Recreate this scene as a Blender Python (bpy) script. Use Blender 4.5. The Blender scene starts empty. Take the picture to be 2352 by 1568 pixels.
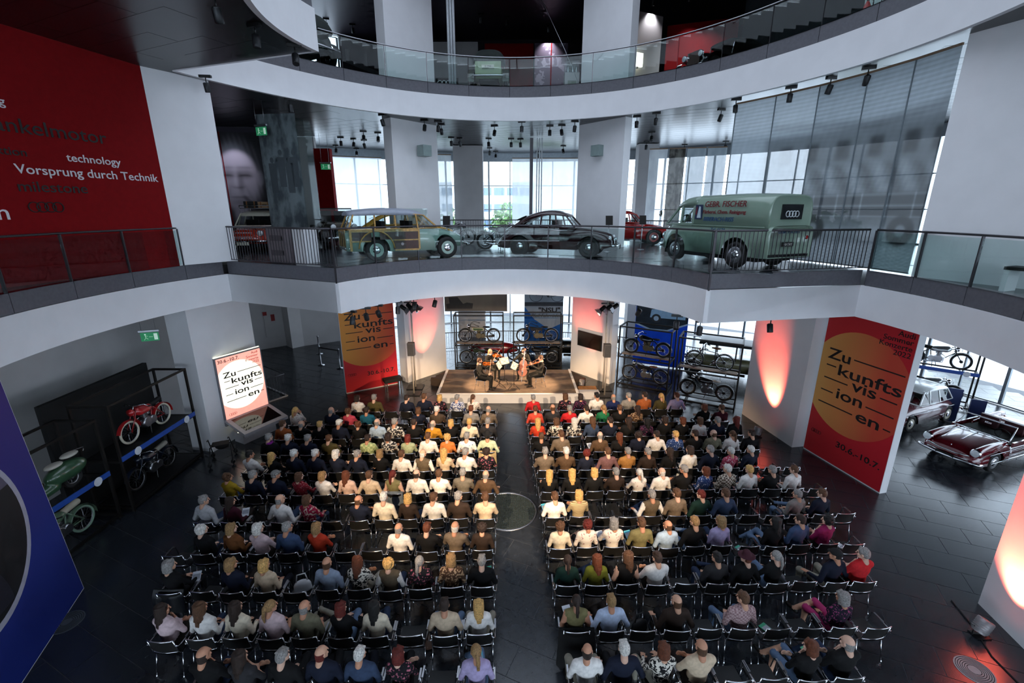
import bpy, math, random
import numpy as np
from mathutils import Matrix, Vector, Euler
random.seed(7)
PI = math.pi
R = math.radians
sc = bpy.context.scene
COL = sc.collection
# ------------------------------------------------------------------ camera
cam = bpy.data.cameras.new('camera'); cam_o = bpy.data.objects.new('camera', cam); COL.objects.link(cam_o)
cam.sensor_fit = 'HORIZONTAL'; cam.sensor_width = 36.0; cam.lens = 36.0*1045.0/2352.0
cam.clip_start = 0.05; cam.clip_end = 400
cam_o.location = (0, 0, 7.6); cam_o.rotation_euler = (R(90-16.1), 0, 0)
sc.camera = cam_o
# ------------------------------------------------------------------ daylight
w = bpy.data.worlds.new('overcast_sky'); sc.world = w; w.use_nodes = True
bg = w.node_tree.nodes['Background']
bg.inputs[0].default_value = (0.73, 0.85, 1.0, 1); bg.inputs[1].default_value = 6.0
sc.view_settings.view_transform = 'Standard'; sc.view_settings.look = 'None'
sc.view_settings.gamma = 1.0; sc.view_settings.exposure = 0.0; sc.view_settings.use_curve_mapping = False
cy = sc.cycles
cy.use_denoising = True; cy.max_bounces = 5; cy.diffuse_bounces = 3; cy.glossy_bounces = 2
cy.use_adaptive_sampling = True; cy.adaptive_threshold = 0.05; cy.adaptive_min_samples = 12
cy.transmission_bounces = 4; cy.transparent_max_bounces = 12; cy.caustics_reflective = False; cy.caustics_refractive = False
cy.sample_clamp_indirect = 4.0
CX, CY = -0.13, 10.28                      # centre of the round atrium
def light(kind, name, loc, energy, color, **kw):
    l = bpy.data.lights.new(name, kind); l.energy = energy; l.color = color
    for k, v in kw.items():
        if k not in ('aim', 'rot'): setattr(l, k, v)
    o = bpy.data.objects.new(name, l); COL.objects.link(o); o.location = loc
    if 'aim' in kw:
        d = Vector(kw['aim'])-Vector(loc); o.rotation_euler = d.to_track_quat('-Z', 'Y').to_euler()
    if 'rot' in kw: o.rotation_euler = kw['rot']
    return o
# daylight openings: portals only steer the sampling of the sky
def portal(loc, aim, sx, sy):
    o = light('AREA', 'sky_portal', loc, 1.0, (1, 1, 1), aim=aim, shape='RECTANGLE', size=sx, size_y=sy)
    o.data.cycles.is_portal = True
portal((CX, CY, 17.3), (CX, CY, 0), 19.5, 19.5)
for th in (-15, 15, 45, 75, 105):
    a = R(th); p = (CX+20.6*math.cos(a), CY+20.6*math.sin(a), 5.6)
    portal(p, (CX, CY, 5.6), 11.0, 11.0)
for th in (249, 273, 297):
    a = R(th); portal((CX+20.6*math.cos(a), CY+20.6*math.sin(a), 5.6), (CX, CY, 5.6), 9.0, 11.2)
for a0 in (120,):
    a = R(a0); portal((CX+20.6*math.cos(a), CY+20.6*math.sin(a), 14.6), (CX, CY, 14.6), 8, 4.4)
# stage spots on the rail beside the photographer, stage lamps on the two columns
WARM = (1.0, 0.74, 0.48)
for sx in (-1, 1):
    light('SPOT', 'follow_spot', (3.4*sx, 0.2, 8.6), 8000, WARM, aim=(0.9*sx, 13.6, 0.8), spot_size=R(37), spot_blend=0.3, shadow_soft_size=0.06)
# ------------------------------------------------------------------ helpers
def lin(c):
    return tuple((v/12.92 if v <= 0.04045 else ((v+0.055)/1.055)**2.4) for v in c)
def hexc(h):
    return lin(tuple(int(h[i:i+2], 16)/255 for i in (0, 2, 4)))
MATS = {}
def _new(name):
    m = bpy.data.materials.new(name); m.use_nodes = True
    return m, m.node_tree, m.node_tree.nodes['Principled BSDF']
def mat(name, col, rough=0.6, metal=0.0, noise=0.06, scale=8.0, coat=0.0, emit=None, spec=0.5, bump=0.0):
    """procedural material: colour with a little noise in it"""
    if name in MATS: return MATS[name]
    m, nt, b = _new(name)
    if isinstance(col, str): col = hexc(col)
    tc = nt.nodes.new('ShaderNodeTexCoord'); nz = nt.nodes.new('ShaderNodeTexNoise')
    nz.inputs['Scale'].default_value = scale; nz.inputs['Detail'].default_value = 3
    nt.links.new(tc.outputs['Object'], nz.inputs['Vector'])
    rp = nt.nodes.new('ShaderNodeValToRGB')
    lo = tuple(max(0, c*(1-noise)) for c in col); hi = tuple(min(1, c*(1+noise)) for c in col)
    rp.color_ramp.elements[0].position = 0.35; rp.color_ramp.elements[1].position = 0.65
    rp.color_ramp.elements[0].color = (*lo, 1); rp.color_ramp.elements[1].color = (*hi, 1)
    nt.links.new(nz.outputs['Fac'], rp.inputs['Fac']); nt.links.new(rp.outputs['Color'], b.inputs['Base Color'])
    b.inputs['Roughness'].default_value = rough; b.inputs['Metallic'].default_value = metal
    b.inputs['Specular IOR Level'].default_value = spec
    b.inputs['Coat Weight'].default_value = coat; b.inputs['Coat Roughness'].default_value = 0.06
    if emit:
        b.inputs['Emission Color'].default_value = (*emit[0], 1); b.inputs['Emission Strength'].default_value = emit[1]
    if bump:
        bp = nt.nodes.new('ShaderNodeBump'); bp.inputs['Strength'].default_value = bump; bp.inputs['Distance'].default_value = 0.02
        n2 = nt.nodes.new('ShaderNodeTexNoise'); n2.inputs['Scale'].default_value = scale*6
        nt.links.new(tc.outputs['Object'], n2.inputs['Vector']); nt.links.new(n2.outputs['Fac'], bp.inputs['Height'])
        nt.links.new(bp.outputs['Normal'], b.inputs['Normal'])
    MATS[name] = m; return m
def glassmat(name, tint, refl=0.06, rough=0.02):
    """thin sheet of glass: mostly see-through, reflecting at a slant"""
    if name in MATS: return MATS[name]
    m, nt, b = _new(name); nt.nodes.remove(b)
    out = nt.nodes['Material Output']
    tr = nt.nodes.new('ShaderNodeBsdfTransparent'); tr.inputs[0].default_value = (*tint, 1)
    gl = nt.nodes.new('ShaderNodeBsdfGlossy'); gl.inputs['Roughness'].default_value = rough
    lw = nt.nodes.new('ShaderNodeLayerWeight'); lw.inputs[0].default_value = 0.5
    pw_ = nt.nodes.new('ShaderNodeMath'); pw_.operation = 'POWER'; pw_.inputs[1].default_value = 4.0
    ma = nt.nodes.new('ShaderNodeMath'); ma.operation = 'MULTIPLY_ADD'; ma.inputs[1].default_value = 0.6; ma.inputs[2].default_value = refl
    nt.links.new(lw.outputs['Facing'], pw_.inputs[0])
    mx = nt.nodes.new('ShaderNodeMixShader')
    nt.links.new(pw_.outputs[0], ma.inputs[0]); nt.links.new(ma.outputs[0], mx.inputs[0])
    nt.links.new(tr.outputs[0], mx.inputs[1]); nt.links.new(gl.outputs[0], mx.inputs[2]); nt.links.new(mx.outputs[0], out.inputs[0])
    MATS[name] = m; return m
def patmat(name, kind, c1, c2, scale=30.0, c3=None, rough=0.85, thr=0.45):
    """cloth and print patterns: floral blotches, checks, stripes, dots"""
    if name in MATS: return MATS[name]
    m, nt, b = _new(name)
    c1, c2 = [hexc(c) if isinstance(c, str) else c for c in (c1, c2)]
    tc = nt.nodes.new('ShaderNodeTexCoord'); mix = nt.nodes.new('ShaderNodeMixRGB')
    mix.inputs[1].default_value = (*c1, 1); mix.inputs[2].default_value = (*c2, 1)
    if kind == 'floral':
        t = nt.nodes.new('ShaderNodeTexNoise'); t.inputs['Scale'].default_value = scale; t.inputs['Detail'].default_value = 2
        r = nt.nodes.new('ShaderNodeMath'); r.operation = 'GREATER_THAN'; r.inputs[1].default_value = 1-thr
        nt.links.new(tc.outputs['Object'], t.inputs['Vector']); nt.links.new(t.outputs['Fac'], r.inputs[0]); nt.links.new(r.outputs[0], mix.inputs[0])
    elif kind == 'dots':
        t = nt.nodes.new('ShaderNodeTexVoronoi'); t.inputs['Scale'].default_value = scale
        r = nt.nodes.new('ShaderNodeMath'); r.operation = 'LESS_THAN'; r.inputs[1].default_value = thr
        nt.links.new(tc.outputs['Object'], t.inputs['Vector']); nt.links.new(t.outputs['Distance'], r.inputs[0]); nt.links.new(r.outputs[0], mix.inputs[0])
    elif kind == 'check':
        t = nt.nodes.new('ShaderNodeTexChecker'); t.inputs['Scale'].default_value = scale
        nt.links.new(tc.outputs['Object'], t.inputs['Vector']); nt.links.new(t.outputs['Fac'], mix.inputs[0])
    else:
        t = nt.nodes.new('ShaderNodeTexWave'); t.inputs['Scale'].default_value = scale; t.bands_direction = 'X' if kind == 'stripex' else 'Z'
        r = nt.nodes.new('ShaderNodeMath'); r.operation = 'GREATER_THAN'; r.inputs[1].default_value = 0.5
        nt.links.new(tc.outputs['Object'], t.inputs['Vector']); nt.links.new(t.outputs['Fac'], r.inputs[0]); nt.links.new(r.outputs[0], mix.inputs[0])
    nt.links.new(mix.outputs[0], b.inputs['Base Color']); b.inputs['Roughness'].default_value = rough
    b.inputs['Specular IOR Level'].default_value = 0.25
    MATS[name] = m; return m
def link(o, parent=None):
    COL.objects.link(o)
    if parent is not None: o.parent = parent
    return o
def tag(o, label=None, cat=None, group=None, kind=None):
    if label: o['label'] = label
    if cat: o['category'] = cat
    if group: o['group'] = group
    if kind: o['kind'] = kind
    return o
def thing(name, label, cat, loc=(0, 0, 0), rz=0.0, group=None, kind=None):
    o = bpy.data.objects.new(name, None); COL.objects.link(o); o.empty_display_size = 0.1
    o.location = loc; o.rotation_euler = (0, 0, rz)
    return tag(o, label, cat, group, kind)
def inst(name, mesh, parent=None, loc=(0, 0, 0), rot=(0, 0, 0), scale=None):
    o = bpy.data.objects.new(name, mesh); o.location = loc; o.rotation_euler = rot
    if scale: o.scale = scale if not isinstance(scale, (int, float)) else (scale,)*3
    return link(o, parent)
def copy_tree(o, parent=None):
    c = o.copy(); COL.objects.link(c); c.parent = parent
    for ch in o.children: copy_tree(ch, c)
    return c
class MB:
    """collects shapes into one mesh"""
    def __init__(s): s.v = []; s.f = []; s.m = []; s.sm = []
    def add(s, vs, fs, mi=0, smooth=False):
        n = len(s.v); s.v += [tuple(p) for p in vs]
        for f in fs: s.f.append(tuple(i+n for i in f)); s.m.append(mi); s.sm.append(smooth)
        return s
    def box(s, c, d, rz=0.0, mi=0, M=None):
        x, y, z = d[0]/2, d[1]/2, d[2]/2; ca, sa = math.cos(rz), math.sin(rz)
        vs = []
        for X, Y, Z in ((-x,-y,-z),(x,-y,-z),(x,y,-z),(-x,y,-z),(-x,-y,z),(x,-y,z),(x,y,z),(-x,y,z)):
            p = Vector((X*ca-Y*sa, X*sa+Y*ca, Z))
            if M is not None: p = M @ p
            vs.append((p.x+c[0], p.y+c[1], p.z+c[2]))
        return s.add(vs, [(3,2,1,0),(4,5,6,7),(0,1,5,4),(1,2,6,5),(2,3,7,6),(3,0,4,7)], mi)
    def bar(s, a, b, wd, ht=None, mi=0, up=(0, 0, 1)):
        a, b = Vector(a), Vector(b); d = (b-a); L = d.length; d.normalize(); u = Vector(up)
        if abs(d.dot(u)) > 0.99: u = Vector((0, 1, 0))
        x = d.cross(u).normalized(); y = x.cross(d).normalized(); ht = ht or wd
        vs = [p + x*sx*wd/2 + y*sy*ht/2 for p in (a, b) for sx, sy in ((-1,-1),(1,-1),(1,1),(-1,1))]
        return s.add(vs, [(0,1,2,3),(7,6,5,4),(0,4,5,1),(1,5,6,2),(2,6,7,3),(3,7,4,0)], mi)
    def tube(s, pts, r, n=8, mi=0, closed=False, caps=True):
        pts = [Vector(p) for p in pts]; N = len(pts); rs = r if isinstance(r, (list, tuple)) else [r]*N
        vs = []; prev = None
        for i, p in enumerate(pts):
            a = pts[i-1] if (i > 0 or closed) else pts[i]; b = pts[(i+1) % N] if (i < N-1 or closed) else pts[i]
            d = (b-a).normalized()
            if prev is None: x = d.orthogonal().normalized()
            else: x = (prev - d*prev.dot(d)); x = x.normalized() if x.length > 1e-6 else d.orthogonal().normalized()
            prev = x; y = d.cross(x)
            vs += [p + (x*math.cos(2*PI*k/n) + y*math.sin(2*PI*k/n))*rs[i] for k in range(n)]
        fs = []
        for i in range(N if closed else N-1):
            j = (i+1) % N
            for k in range(n): fs.append((i*n+k, i*n+(k+1) % n, j*n+(k+1) % n, j*n+k))
        s.add(vs, fs, mi, True)
        if caps and not closed:
            n0 = len(s.v)-N*n
            s.f += [tuple(n0+k for k in reversed(range(n))), tuple(n0+(N-1)*n+k for k in range(n))]; s.m += [mi]*2; s.sm += [False]*2
        return s
    def lathe(s, prof, n=20, c=(0, 0, 0), axis='Z', mi=0, smooth=True, caps=True):
        vs = []; fs = []; N = len(prof)
        for r, h in prof:
            for k in range(n):
                a = 2*PI*k/n; u, v = r*math.cos(a), r*math.sin(a)
                vs.append({'Z': (u, v, h), 'Y': (u, h, v), 'X': (h, u, v)}[axis])
        vs = [(x+c[0], y+c[1], z+c[2]) for x, y, z in vs]
        for i in range(N-1):
            for k in range(n): fs.append((i*n+k, i*n+(k+1) % n, (i+1)*n+(k+1) % n, (i+1)*n+k))
        s.add(vs, fs, mi, smooth)
        n0 = len(s.v)-N*n
        for i in ((0, N-1) if caps else ()):
            if prof[i][0] > 1e-4: s.f.append(tuple(n0+i*n+k for k in range(n))); s.m.append(mi); s.sm.append(False)
        return s
    def ell(s, c, d, n=14, m=8, mi=0, M=None):
        vs = []; fs = []
        for i in range(m+1):
            t = PI*i/m
            for k in range(n):
                a = 2*PI*k/n; p = Vector((d[0]*math.sin(t)*math.cos(a), d[1]*math.sin(t)*math.sin(a), d[2]*math.cos(t)))
                if M is not None: p = M @ p
                vs.append((p.x+c[0], p.y+c[1], p.z+c[2]))
        for i in range(m):
            for k in range(n): fs.append((i*n+k, (i+1)*n+k, (i+1)*n+(k+1) % n, i*n+(k+1) % n))
        return s.add(vs, fs, mi, True)
    def prism(s, poly, z0, z1, mi=0, plane='XY', smooth=False):
        n = len(poly); tr = {'XY': lambda a, b, h: (a, b, h), 'XZ': lambda a, b, h: (a, h, b), 'YZ': lambda a, b, h: (h, a, b)}[plane]
        vs = [tr(a, b, z0) for a, b in poly]+[tr(a, b, z1) for a, b in poly]
        return s.add(vs, [tuple(reversed(range(n))), tuple(range(n, 2*n))]+[(i, (i+1) % n, n+(i+1) % n, n+i) for i in range(n)], mi, smooth)
    def grid(s, P, mi=0, smooth=True, closed_u=False):
        """P[i][j] points"""
        N, K = len(P), len(P[0]); vs = [p for r in P for p in r]; fs = []
        for i in range(N if closed_u else N-1):
            for j in range(K-1): fs.append((i*K+j, i*K+j+1, ((i+1) % N)*K+j+1, ((i+1) % N)*K+j))
        return s.add(vs, fs, mi, smooth)
    def mesh(s, name, mats):
        me = bpy.data.meshes.new(name); me.from_pydata(s.v, [], s.f)
        for m in (mats if isinstance(mats, (list, tuple)) else [mats]): me.materials.append(m)
        me.polygons.foreach_set('material_index', s.m); me.polygons.foreach_set('use_smooth', s.sm); me.update()
        return me
    def build(s, name, mats, parent=None, loc=(0, 0, 0), rot=(0, 0, 0)):
        return inst(name, s.mesh(name, mats), parent, loc, rot)
def placed(o, xd, up, org):
    """orient a flat object: local x along xd, local y along up, at org"""
    x = Vector(xd).normalized(); y = Vector(up); y = (y-x*y.dot(x)).normalized(); z = x.cross(y)
    o.matrix_basis = Matrix(((x.x, y.x, z.x, org[0]), (x.y, y.y, z.y, org[1]), (x.z, y.z, z.z, org[2]), (0, 0, 0, 1)))
    return o
def text(body, size, m, parent, xd, up, org, name='lettering', align='LEFT', ext=0.002, width=1.0, shear=0.0, bold=0.0):
    c = bpy.data.curves.new(name, 'FONT'); c.body = body; c.size = size; c.align_x = align; c.extrude = ext
    c.shear = shear; c.offset = bold; c.resolution_u = 3
    c.materials.append(m); q = bpy.data.objects.new('tmp_text', c); me = bpy.data.meshes.new_from_object(q); bpy.data.objects.remove(q)
    me.name = name; o = inst(name, me, parent); placed(o, xd, up, org)
    if width != 1.0: o.matrix_basis = o.matrix_basis @ Matrix.Diagonal((width, 1, 1, 1))
    return o
def polar(r, deg, z=None):
    a = R(deg); p = (CX+r*math.cos(a), CY+r*math.sin(a))
    return p if z is None else (p[0], p[1], z)
# ---- smooth solids from distance fields (bodies, hair, seats, tanks)
def sdf_mesh(prims, vox, k=0.02, pad=0.05):
    """prims: ('c',a,b,ra,rb,slot) capsules or ('e',centre,radii,slot) ellipsoids -> verts, quads, slots (surface nets)"""
    lo = np.full(3, 1e9); hi = -lo
    for p in prims:
        if p[0] == 'c':
            for q, r in ((p[1], p[3]), (p[2], p[4])): lo = np.minimum(lo, np.array(q)-r); hi = np.maximum(hi, np.array(q)+r)
        else: m = max(p[2]); lo = np.minimum(lo, np.array(p[1])-m); hi = np.maximum(hi, np.array(p[1])+m)
    lo -= pad; hi += pad
    n = np.ceil((hi-lo)/vox).astype(int)+1
    g = np.stack(np.meshgrid(*[lo[i]+vox*np.arange(n[i]) for i in range(3)], indexing='ij'), -1)
    def dist(p, X):
        if p[0] == 'c':
            a, b = np.array(p[1], float), np.array(p[2], float); ab = b-a
            t = np.clip(((X-a)@ab)/max(ab@ab, 1e-9), 0, 1)
            return np.linalg.norm(X-a-t[..., None]*ab, axis=-1)-(p[3]+t*(p[4]-p[3]))
        q = (X-np.array(p[1]))/np.array(p[2]); l = np.linalg.norm(q, axis=-1); l2 = np.linalg.norm(q/np.array(p[2]), axis=-1)
        return l*(l-1)/np.maximum(l2, 1e-6)
    D = None
    for p in prims:
        d = dist(p, g)
        if D is None: D = d
        else:
            h = np.maximum(k-np.abs(D-d), 0)/k; D = np.minimum(D, d)-h*h*k*0.25
    ins = D < 0
    # surface nets
    corner = np.array([(i, j, l) for i in (0, 1) for j in (0, 1) for l in (0, 1)])
    N = np.array(D.shape)-1
    cnt = sum(ins[c[0]:c[0]+N[0], c[1]:c[1]+N[1], c[2]:c[2]+N[2]].astype(int) for c in corner)
    act = (cnt > 0) & (cnt < 8); idx = -np.ones(act.shape, int); cells = np.argwhere(act); idx[act] = np.arange(len(cells))
    acc = np.zeros((len(cells), 3)); num = np.zeros(len(cells))
    for a in range(8):
        for b in range(a+1, 8):
            if np.abs(corner[a]-corner[b]).sum() != 1: continue
            ca, cb = cells+corner[a], cells+corner[b]
            da = D[ca[:, 0], ca[:, 1], ca[:, 2]]; db = D[cb[:, 0], cb[:, 1], cb[:, 2]]
            s = (da < 0) != (db < 0); t = np.where(s, da/np.where(s, da-db, 1), 0)
            acc += np.where(s[:, None], corner[a]+t[:, None]*(corner[b]-corner[a]), 0); num += s
    V = lo+vox*(cells+acc/num[:, None])
    F = []
    for ax in range(3):
        u, w_ = (ax+1) % 3, (ax+2) % 3
        sl0 = [slice(None)]*3; sl1 = [slice(None)]*3; sl0[ax] = slice(0, -1); sl1[ax] = slice(1, None)
        e = np.argwhere(ins[tuple(sl0)] != ins[tuple(sl1)])
        e = e[(e[:, u] > 0) & (e[:, w_] > 0)]
        if not len(e): continue
        du = np.zeros(3, int); du[u] = 1; dw = np.zeros(3, int); dw[w_] = 1
        q = [e-du-dw, e-dw, e, e-du]
        ids = np.stack([idx[c[:, 0], c[:, 1], c[:, 2]] for c in q], 1)
        fl = ins[e[:, 0], e[:, 1], e[:, 2]]
        ids = np.where(fl[:, None], ids, ids[:, ::-1]); F.append(ids)
    F = np.concatenate(F); F = F[(F >= 0).all(1)]
    fc = V[F].mean(1); best = np.full(len(F), 1e9); slot = np.zeros(len(F), int)
    for p in prims:
        d = dist(p, fc); mk = d < best; best[mk] = d[mk]; slot[mk] = p[-1]
    return V, F, slot
def np_mesh(name, parts, mats):
    """parts: list of (V, F, slots)"""
    me = bpy.data.meshes.new(name); vs = []; fs = []; ms = []; n = 0
    for V, F, S in parts:
        vs.append(V); fs.append(F+n); ms.append(S); n += len(V)
    V = np.concatenate(vs); F = np.concatenate(fs); S = np.concatenate(ms)
    me.from_pydata(V.tolist(), [], F.tolist())
    for m in mats: me.materials.append(m)
    me.polygons.foreach_set('material_index', S.astype(np.int32)); me.polygons.foreach_set('use_smooth', np.ones(len(F), bool)); me.update()
    return me
# ------------------------------------------------------------------ common materials
WHITE = mat('white_plaster', 'e6e4e6', 0.75, noise=0.02, scale=2)
WALLG = mat('grey_plaster', 'b9b6b6', 0.8, noise=0.04, scale=1.5)
KICK = mat('grey_stone_panel', '5d5c62', 0.55, noise=0.08, scale=14)
SOFFIT = mat('dark_metal_ceiling', '202127', 0.30, metal=0.0, noise=0.05, scale=3, spec=0.5)
TILE = mat('dark_slate_tile', '262a30', 0.24, noise=0.18, scale=6, bump=0.03, spec=0.75)
GROUT = mat('grout', '4a4d52', 0.7)
STEEL = mat('brushed_steel', 'a8a8ac', 0.32, metal=1.0)
DSTEEL = mat('dark_steel', '4a474b', 0.4, metal=0.6)
CHROME = mat('chrome', 'd8d8dc', 0.12, metal=1.0, noise=0.01)
BLACK = mat('black_metal', '121214', 0.45, metal=0.2)
BLACKM = mat('matt_black', '0b0b0c', 0.8)
RUBBER = mat('rubber', '111112', 0.75)
GLASS = glassmat('railing_glass', (0.86, 0.93, 0.92), 0.05)
WGLASS = glassmat('window_glass', (0.97, 0.99, 1.0), 0.04)
LENS = mat('lamp_lens', 'dfe8ff', 0.2, emit=((0.85, 0.9, 1.0), 6.0))
# ------------------------------------------------------------------ the building
Z1, Z2, Z3 = 6.10, 12.30, 16.90          # upper floors
FB, FK = 1.25, 0.40                       # slab edge depth, dark kick band
def r1(t): return 5.02 if 10.2 < t < 156.1 else 9.5
def r2(t):
    if 161 < t < 250: return 4.5
    d = abs(t-86)*1.35
    return 9.05+(0.75*math.cos(R(d))**2 if d < 90 else 0)
def path(fn, t0, t1, jumps, step=2.0):
    ts = []; t = t0
    while t < t1-1e-6: ts.append(t); t += step
    ts.append(t1); out = [(t, fn(t)) for t in ts if all(abs(t-j) > 0.3 for j in jumps)]
    for j in jumps:
        a, b = fn(j-0.05), fn(j+0.05)
        k = next((i for i, q in enumerate(out) if q[0] > j), len(out)); out[k:k] = [(j, a), (j, b)]
    return out
def ring(pts, rout, z, flip=False, dr=0.0):
    b = MB()
    for (t0, a0), (t1, a1) in zip(pts, pts[1:]):
        if abs(t1-t0) < 1e-6: continue
        o0, o1 = rout(t0), rout(t1)
        q = [polar(a0+dr, t0, z), polar(o0, t0, z), polar(o1, t1, z), polar(a1+dr, t1, z)]
        b.add(q, [(3, 2, 1, 0)] if flip else [(0, 1, 2, 3)])
    return b
def strip(b, pts, z0, z1, dr=0.0, th=0.12, mi=0):
    """upright band along an edge path, th thick away from the atrium"""
    P = []
    for i, (t, r) in enumerate(pts):
        a = polar(r+dr, t); c = polar(r+dr+th, t)
        P.append([(a[0], a[1], z0), (a[0], a[1], z1), (c[0], c[1], z1), (c[0], c[1], z0), (a[0], a[1], z0)])
    for p, q in zip(P, P[1:]):
        b.add(p[:4]+q[:4], [(0, 1, 5, 4), (1, 2, 6, 5), (2, 3, 7, 6), (3, 0, 4, 7)], mi)
    b.add(P[0][:4], [(0, 1, 2, 3)], mi); b.add(P[-1][:4], [(3, 2, 1, 0)], mi)
    return b
def wallbox(name, p0, p1, th, z0, z1, m, label, kind='structure', cat='wall', parent=None, group=None):
    """wall from p0 to p1 in plan, th thick to the left of p0->p1"""
    d = Vector((p1[0]-p0[0], p1[1]-p0[1])); n = Vector((-d.y, d.x)).normalized()*th
    poly = [p0, p1, (p1[0]+n.x, p1[1]+n.y), (p0[0]+n.x, p0[1]+n.y)]
    if th < 0: poly = poly[::-1]
    o = MB().prism(poly, z0, z1).build(name, m, parent)
    return tag(o, label, cat, group, kind) if parent is None else o
# ground floor with slate tiles
fl = MB(); fl.prism([polar(24, t) for t in range(0, 360, 5)], -0.30, -0.006)
floor = tag(fl.build('floor', GROUT), 'dark slate tiled ground floor of the round hall', 'floor', kind='structure')
TA = R(-24.5); te = Vector((math.cos(TA), math.sin(TA))); tn = Vector((-te.y, te.x)); TW, TH = 1.24, 0.62
tile_me = MB().box((0, 0, -0.01), (TW-0.012, TH-0.012, 0.02), TA).mesh('tile', TILE)
cells = []
for j in range(-60, 61):
    for i in range(-32, 33):
        c = te*((i+0.5*(j % 2))*TW)+tn*(j*TH)+Vector((CX, CY))
        if (c-Vector((CX, CY))).length < 23.2 and c.y > 3.2: cells.append(c)
cells.sort(key=lambda c: c.length)
for c in cells[:300]: inst('tile', tile_me, floor, (c.x, c.y, 0))
rest = MB()
for c in cells[300:]: rest.box((c.x, c.y, -0.01), (TW-0.012, TH-0.012, 0.02), TA)
tag(rest.build('tile_field', TILE, floor), kind='stuff')
# first upper floor (gallery) and its edge
P1 = path(r1, -34, 214, (10.2, 156.1)); P1a = path(r1, -90, 270, (10.2, 156.1))
def ro1(t): return 14.6 if 38 <= t <= 121 else 21.0
g1 = tag(ring(path(r1, -90, 270, (10.2, 156.1)), ro1, Z1).build('floor_gallery', TILE), 'dark tiled floor of the middle gallery carrying old cars', 'floor', kind='structure')
ring(P1a, ro1, Z1-FB+0.02, True, 0.12).build('soffit', SOFFIT, g1)
strip(MB(), P1a, Z1-FB, Z1-FK).build('fascia', WHITE, g1)
b = MB(); ts = list(range(38, 122, 4))
strip(b, [(t, 14.6) for t in ts], Z1-FB, Z1, 0, -0.15); b.build('back_edge', WHITE, g1)
tl = MB()
for j in range(-36, 37):
    for i in range(-18, 19):
        c = te*((i+0.5*(j % 2))*TW)+tn*(j*TH)+Vector((CX, CY)); d = c-Vector((CX, CY)); t = math.degrees(math.atan2(d.y, d.x))
        if 12 < t < 154 and 5.9 < d.length < 13.8: tl.box((c.x, c.y, Z1+0.002), (TW-0.015, TH-0.015, 0.012), TA)
tag(tl.build('tile_field', TILE, g1), kind='stuff')
def kicks(pts, parent, z, bays):
    for a, c in zip(bays, bays[1:]):
        seg = [(a+0.06, None)]+[(t, None) for t in np.arange(math.ceil(a)+0.5, c-0.3, 2.0)]+[(c-0.06, None)]
        yield seg
def curved_panel(name, m, parent, t0, t1, rr, z0, z1, th, n=4, gap=0.05):
    pts = [(t0+gap+(t1-t0-2*gap)*i/n, rr(t0+gap+(t1-t0-2*gap)*i/n)) for i in range(n+1)]
    return strip(MB(), pts, z0, z1, 0.0, th).build(name, m, parent)
def railing_curved(label, bays, rf, zf, posts=True, tilt=0.0):
    t = thing('railing', label, 'railing', polar(rf((bays[0]+bays[-1])/2)+0.1, (bays[0]+bays[-1])/2, zf)); t.location = (0, 0, 0)
    ts = np.linspace(bays[0], bays[-1], 6*(len(bays)-1)+1)
    MB().tube([polar(rf(q)+0.08, q, zf+1.02) for q in ts], 0.024, 8).build('handrail', STEEL if not posts else DSTEEL, t)
    for a, c in zip(bays, bays[1:]):
        curved_panel('kick_panel', KICK, t, a, c, lambda q: rf(q)+0.02, zf-FK+0.012, zf-0.005, 0.06)
        curved_panel('glass_panel', GLASS, t, a, c, lambda q: rf(q)+0.06, zf+0.02, zf+0.96, 0.012, gap=0.12)
    for a in bays:
        p = polar(rf(a)+0.06, a)
        if posts:
            n = Vector((p[0]-CX, p[1]-CY, 0)).normalized()
            MB().bar((p[0], p[1], zf-FK-0.02), (p[0], p[1], zf+1.0), 0.028, 0.05, up=n).build('post', DSTEEL, t)
        else: MB().bar((p[0], p[1], zf-FK), (p[0], p[1], zf+1.0), 0.012, 0.012).build('joint', DSTEEL, t)
    return t
def railing_bars(label, t0, ra, rb, zf, n=40):
    t = thing('railing', label, 'railing')
    a, c = Vector(polar(ra, t0)), Vector(polar(rb, t0)); side = 1 if t0 < 90 else -1
    nn = Vector((-(c-a).y, (c-a).x)).normalized()*0.05*side
    if (Vector((CX, CY))-a).dot(nn) > 0: pass
    off = Vector((math.cos(R(t0+90*side)), math.sin(R(t0+90*side))))*0.06
    a += off; c += off
    MB().tube([(a.x, a.y, zf+1.02), (c.x, c.y, zf+1.02)], 0.026, 8).build('handrail', DSTEEL, t)
    MB().bar((a.x, a.y, zf-FK/2), (c.x, c.y, zf-FK/2), 0.05, FK-0.02).build('kick_panel', KICK, t)
    MB().bar((a.x, a.y, zf+0.05), (c.x, c.y, zf+0.05), 0.03, 0.02).build('bottom_rail', DSTEEL, t)
    me = MB().box((0, 0, 0), (0.014, 0.014, 0.96), R(t0)).mesh('baluster', DSTEEL)
    for i in range(n+1):
        p = a.lerp(c, i/n); inst('baluster', me, t, (p.x, p.y, zf+0.53))
    return t
railing_curved('grey glass railing along the recess of the middle gallery above the stage', [156.1-16.21*i for i in range(9, -1, -1)], lambda t: 5.02, Z1)
railing_curved('grey glass railing of the middle gallery below the red wall', [156.7, 163.6, 172.7, 181.8, 190.9, 200, 209], lambda t: 9.5, Z1)
railing_curved('grey glass railing of the middle gallery in front of the white bench', [-31, -22.7, -14.4, -6.1, 2.1, 9.8], lambda t: 9.5, Z1)
railing_bars('grey bar railing between the white gallery pillar and the wood-sided wagon', 156.1, 9.5, 5.05, Z1)
railing_bars('grey bar railing in front of the green van and hanging prints', 10.2, 5.05, 9.5, Z1)
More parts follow.
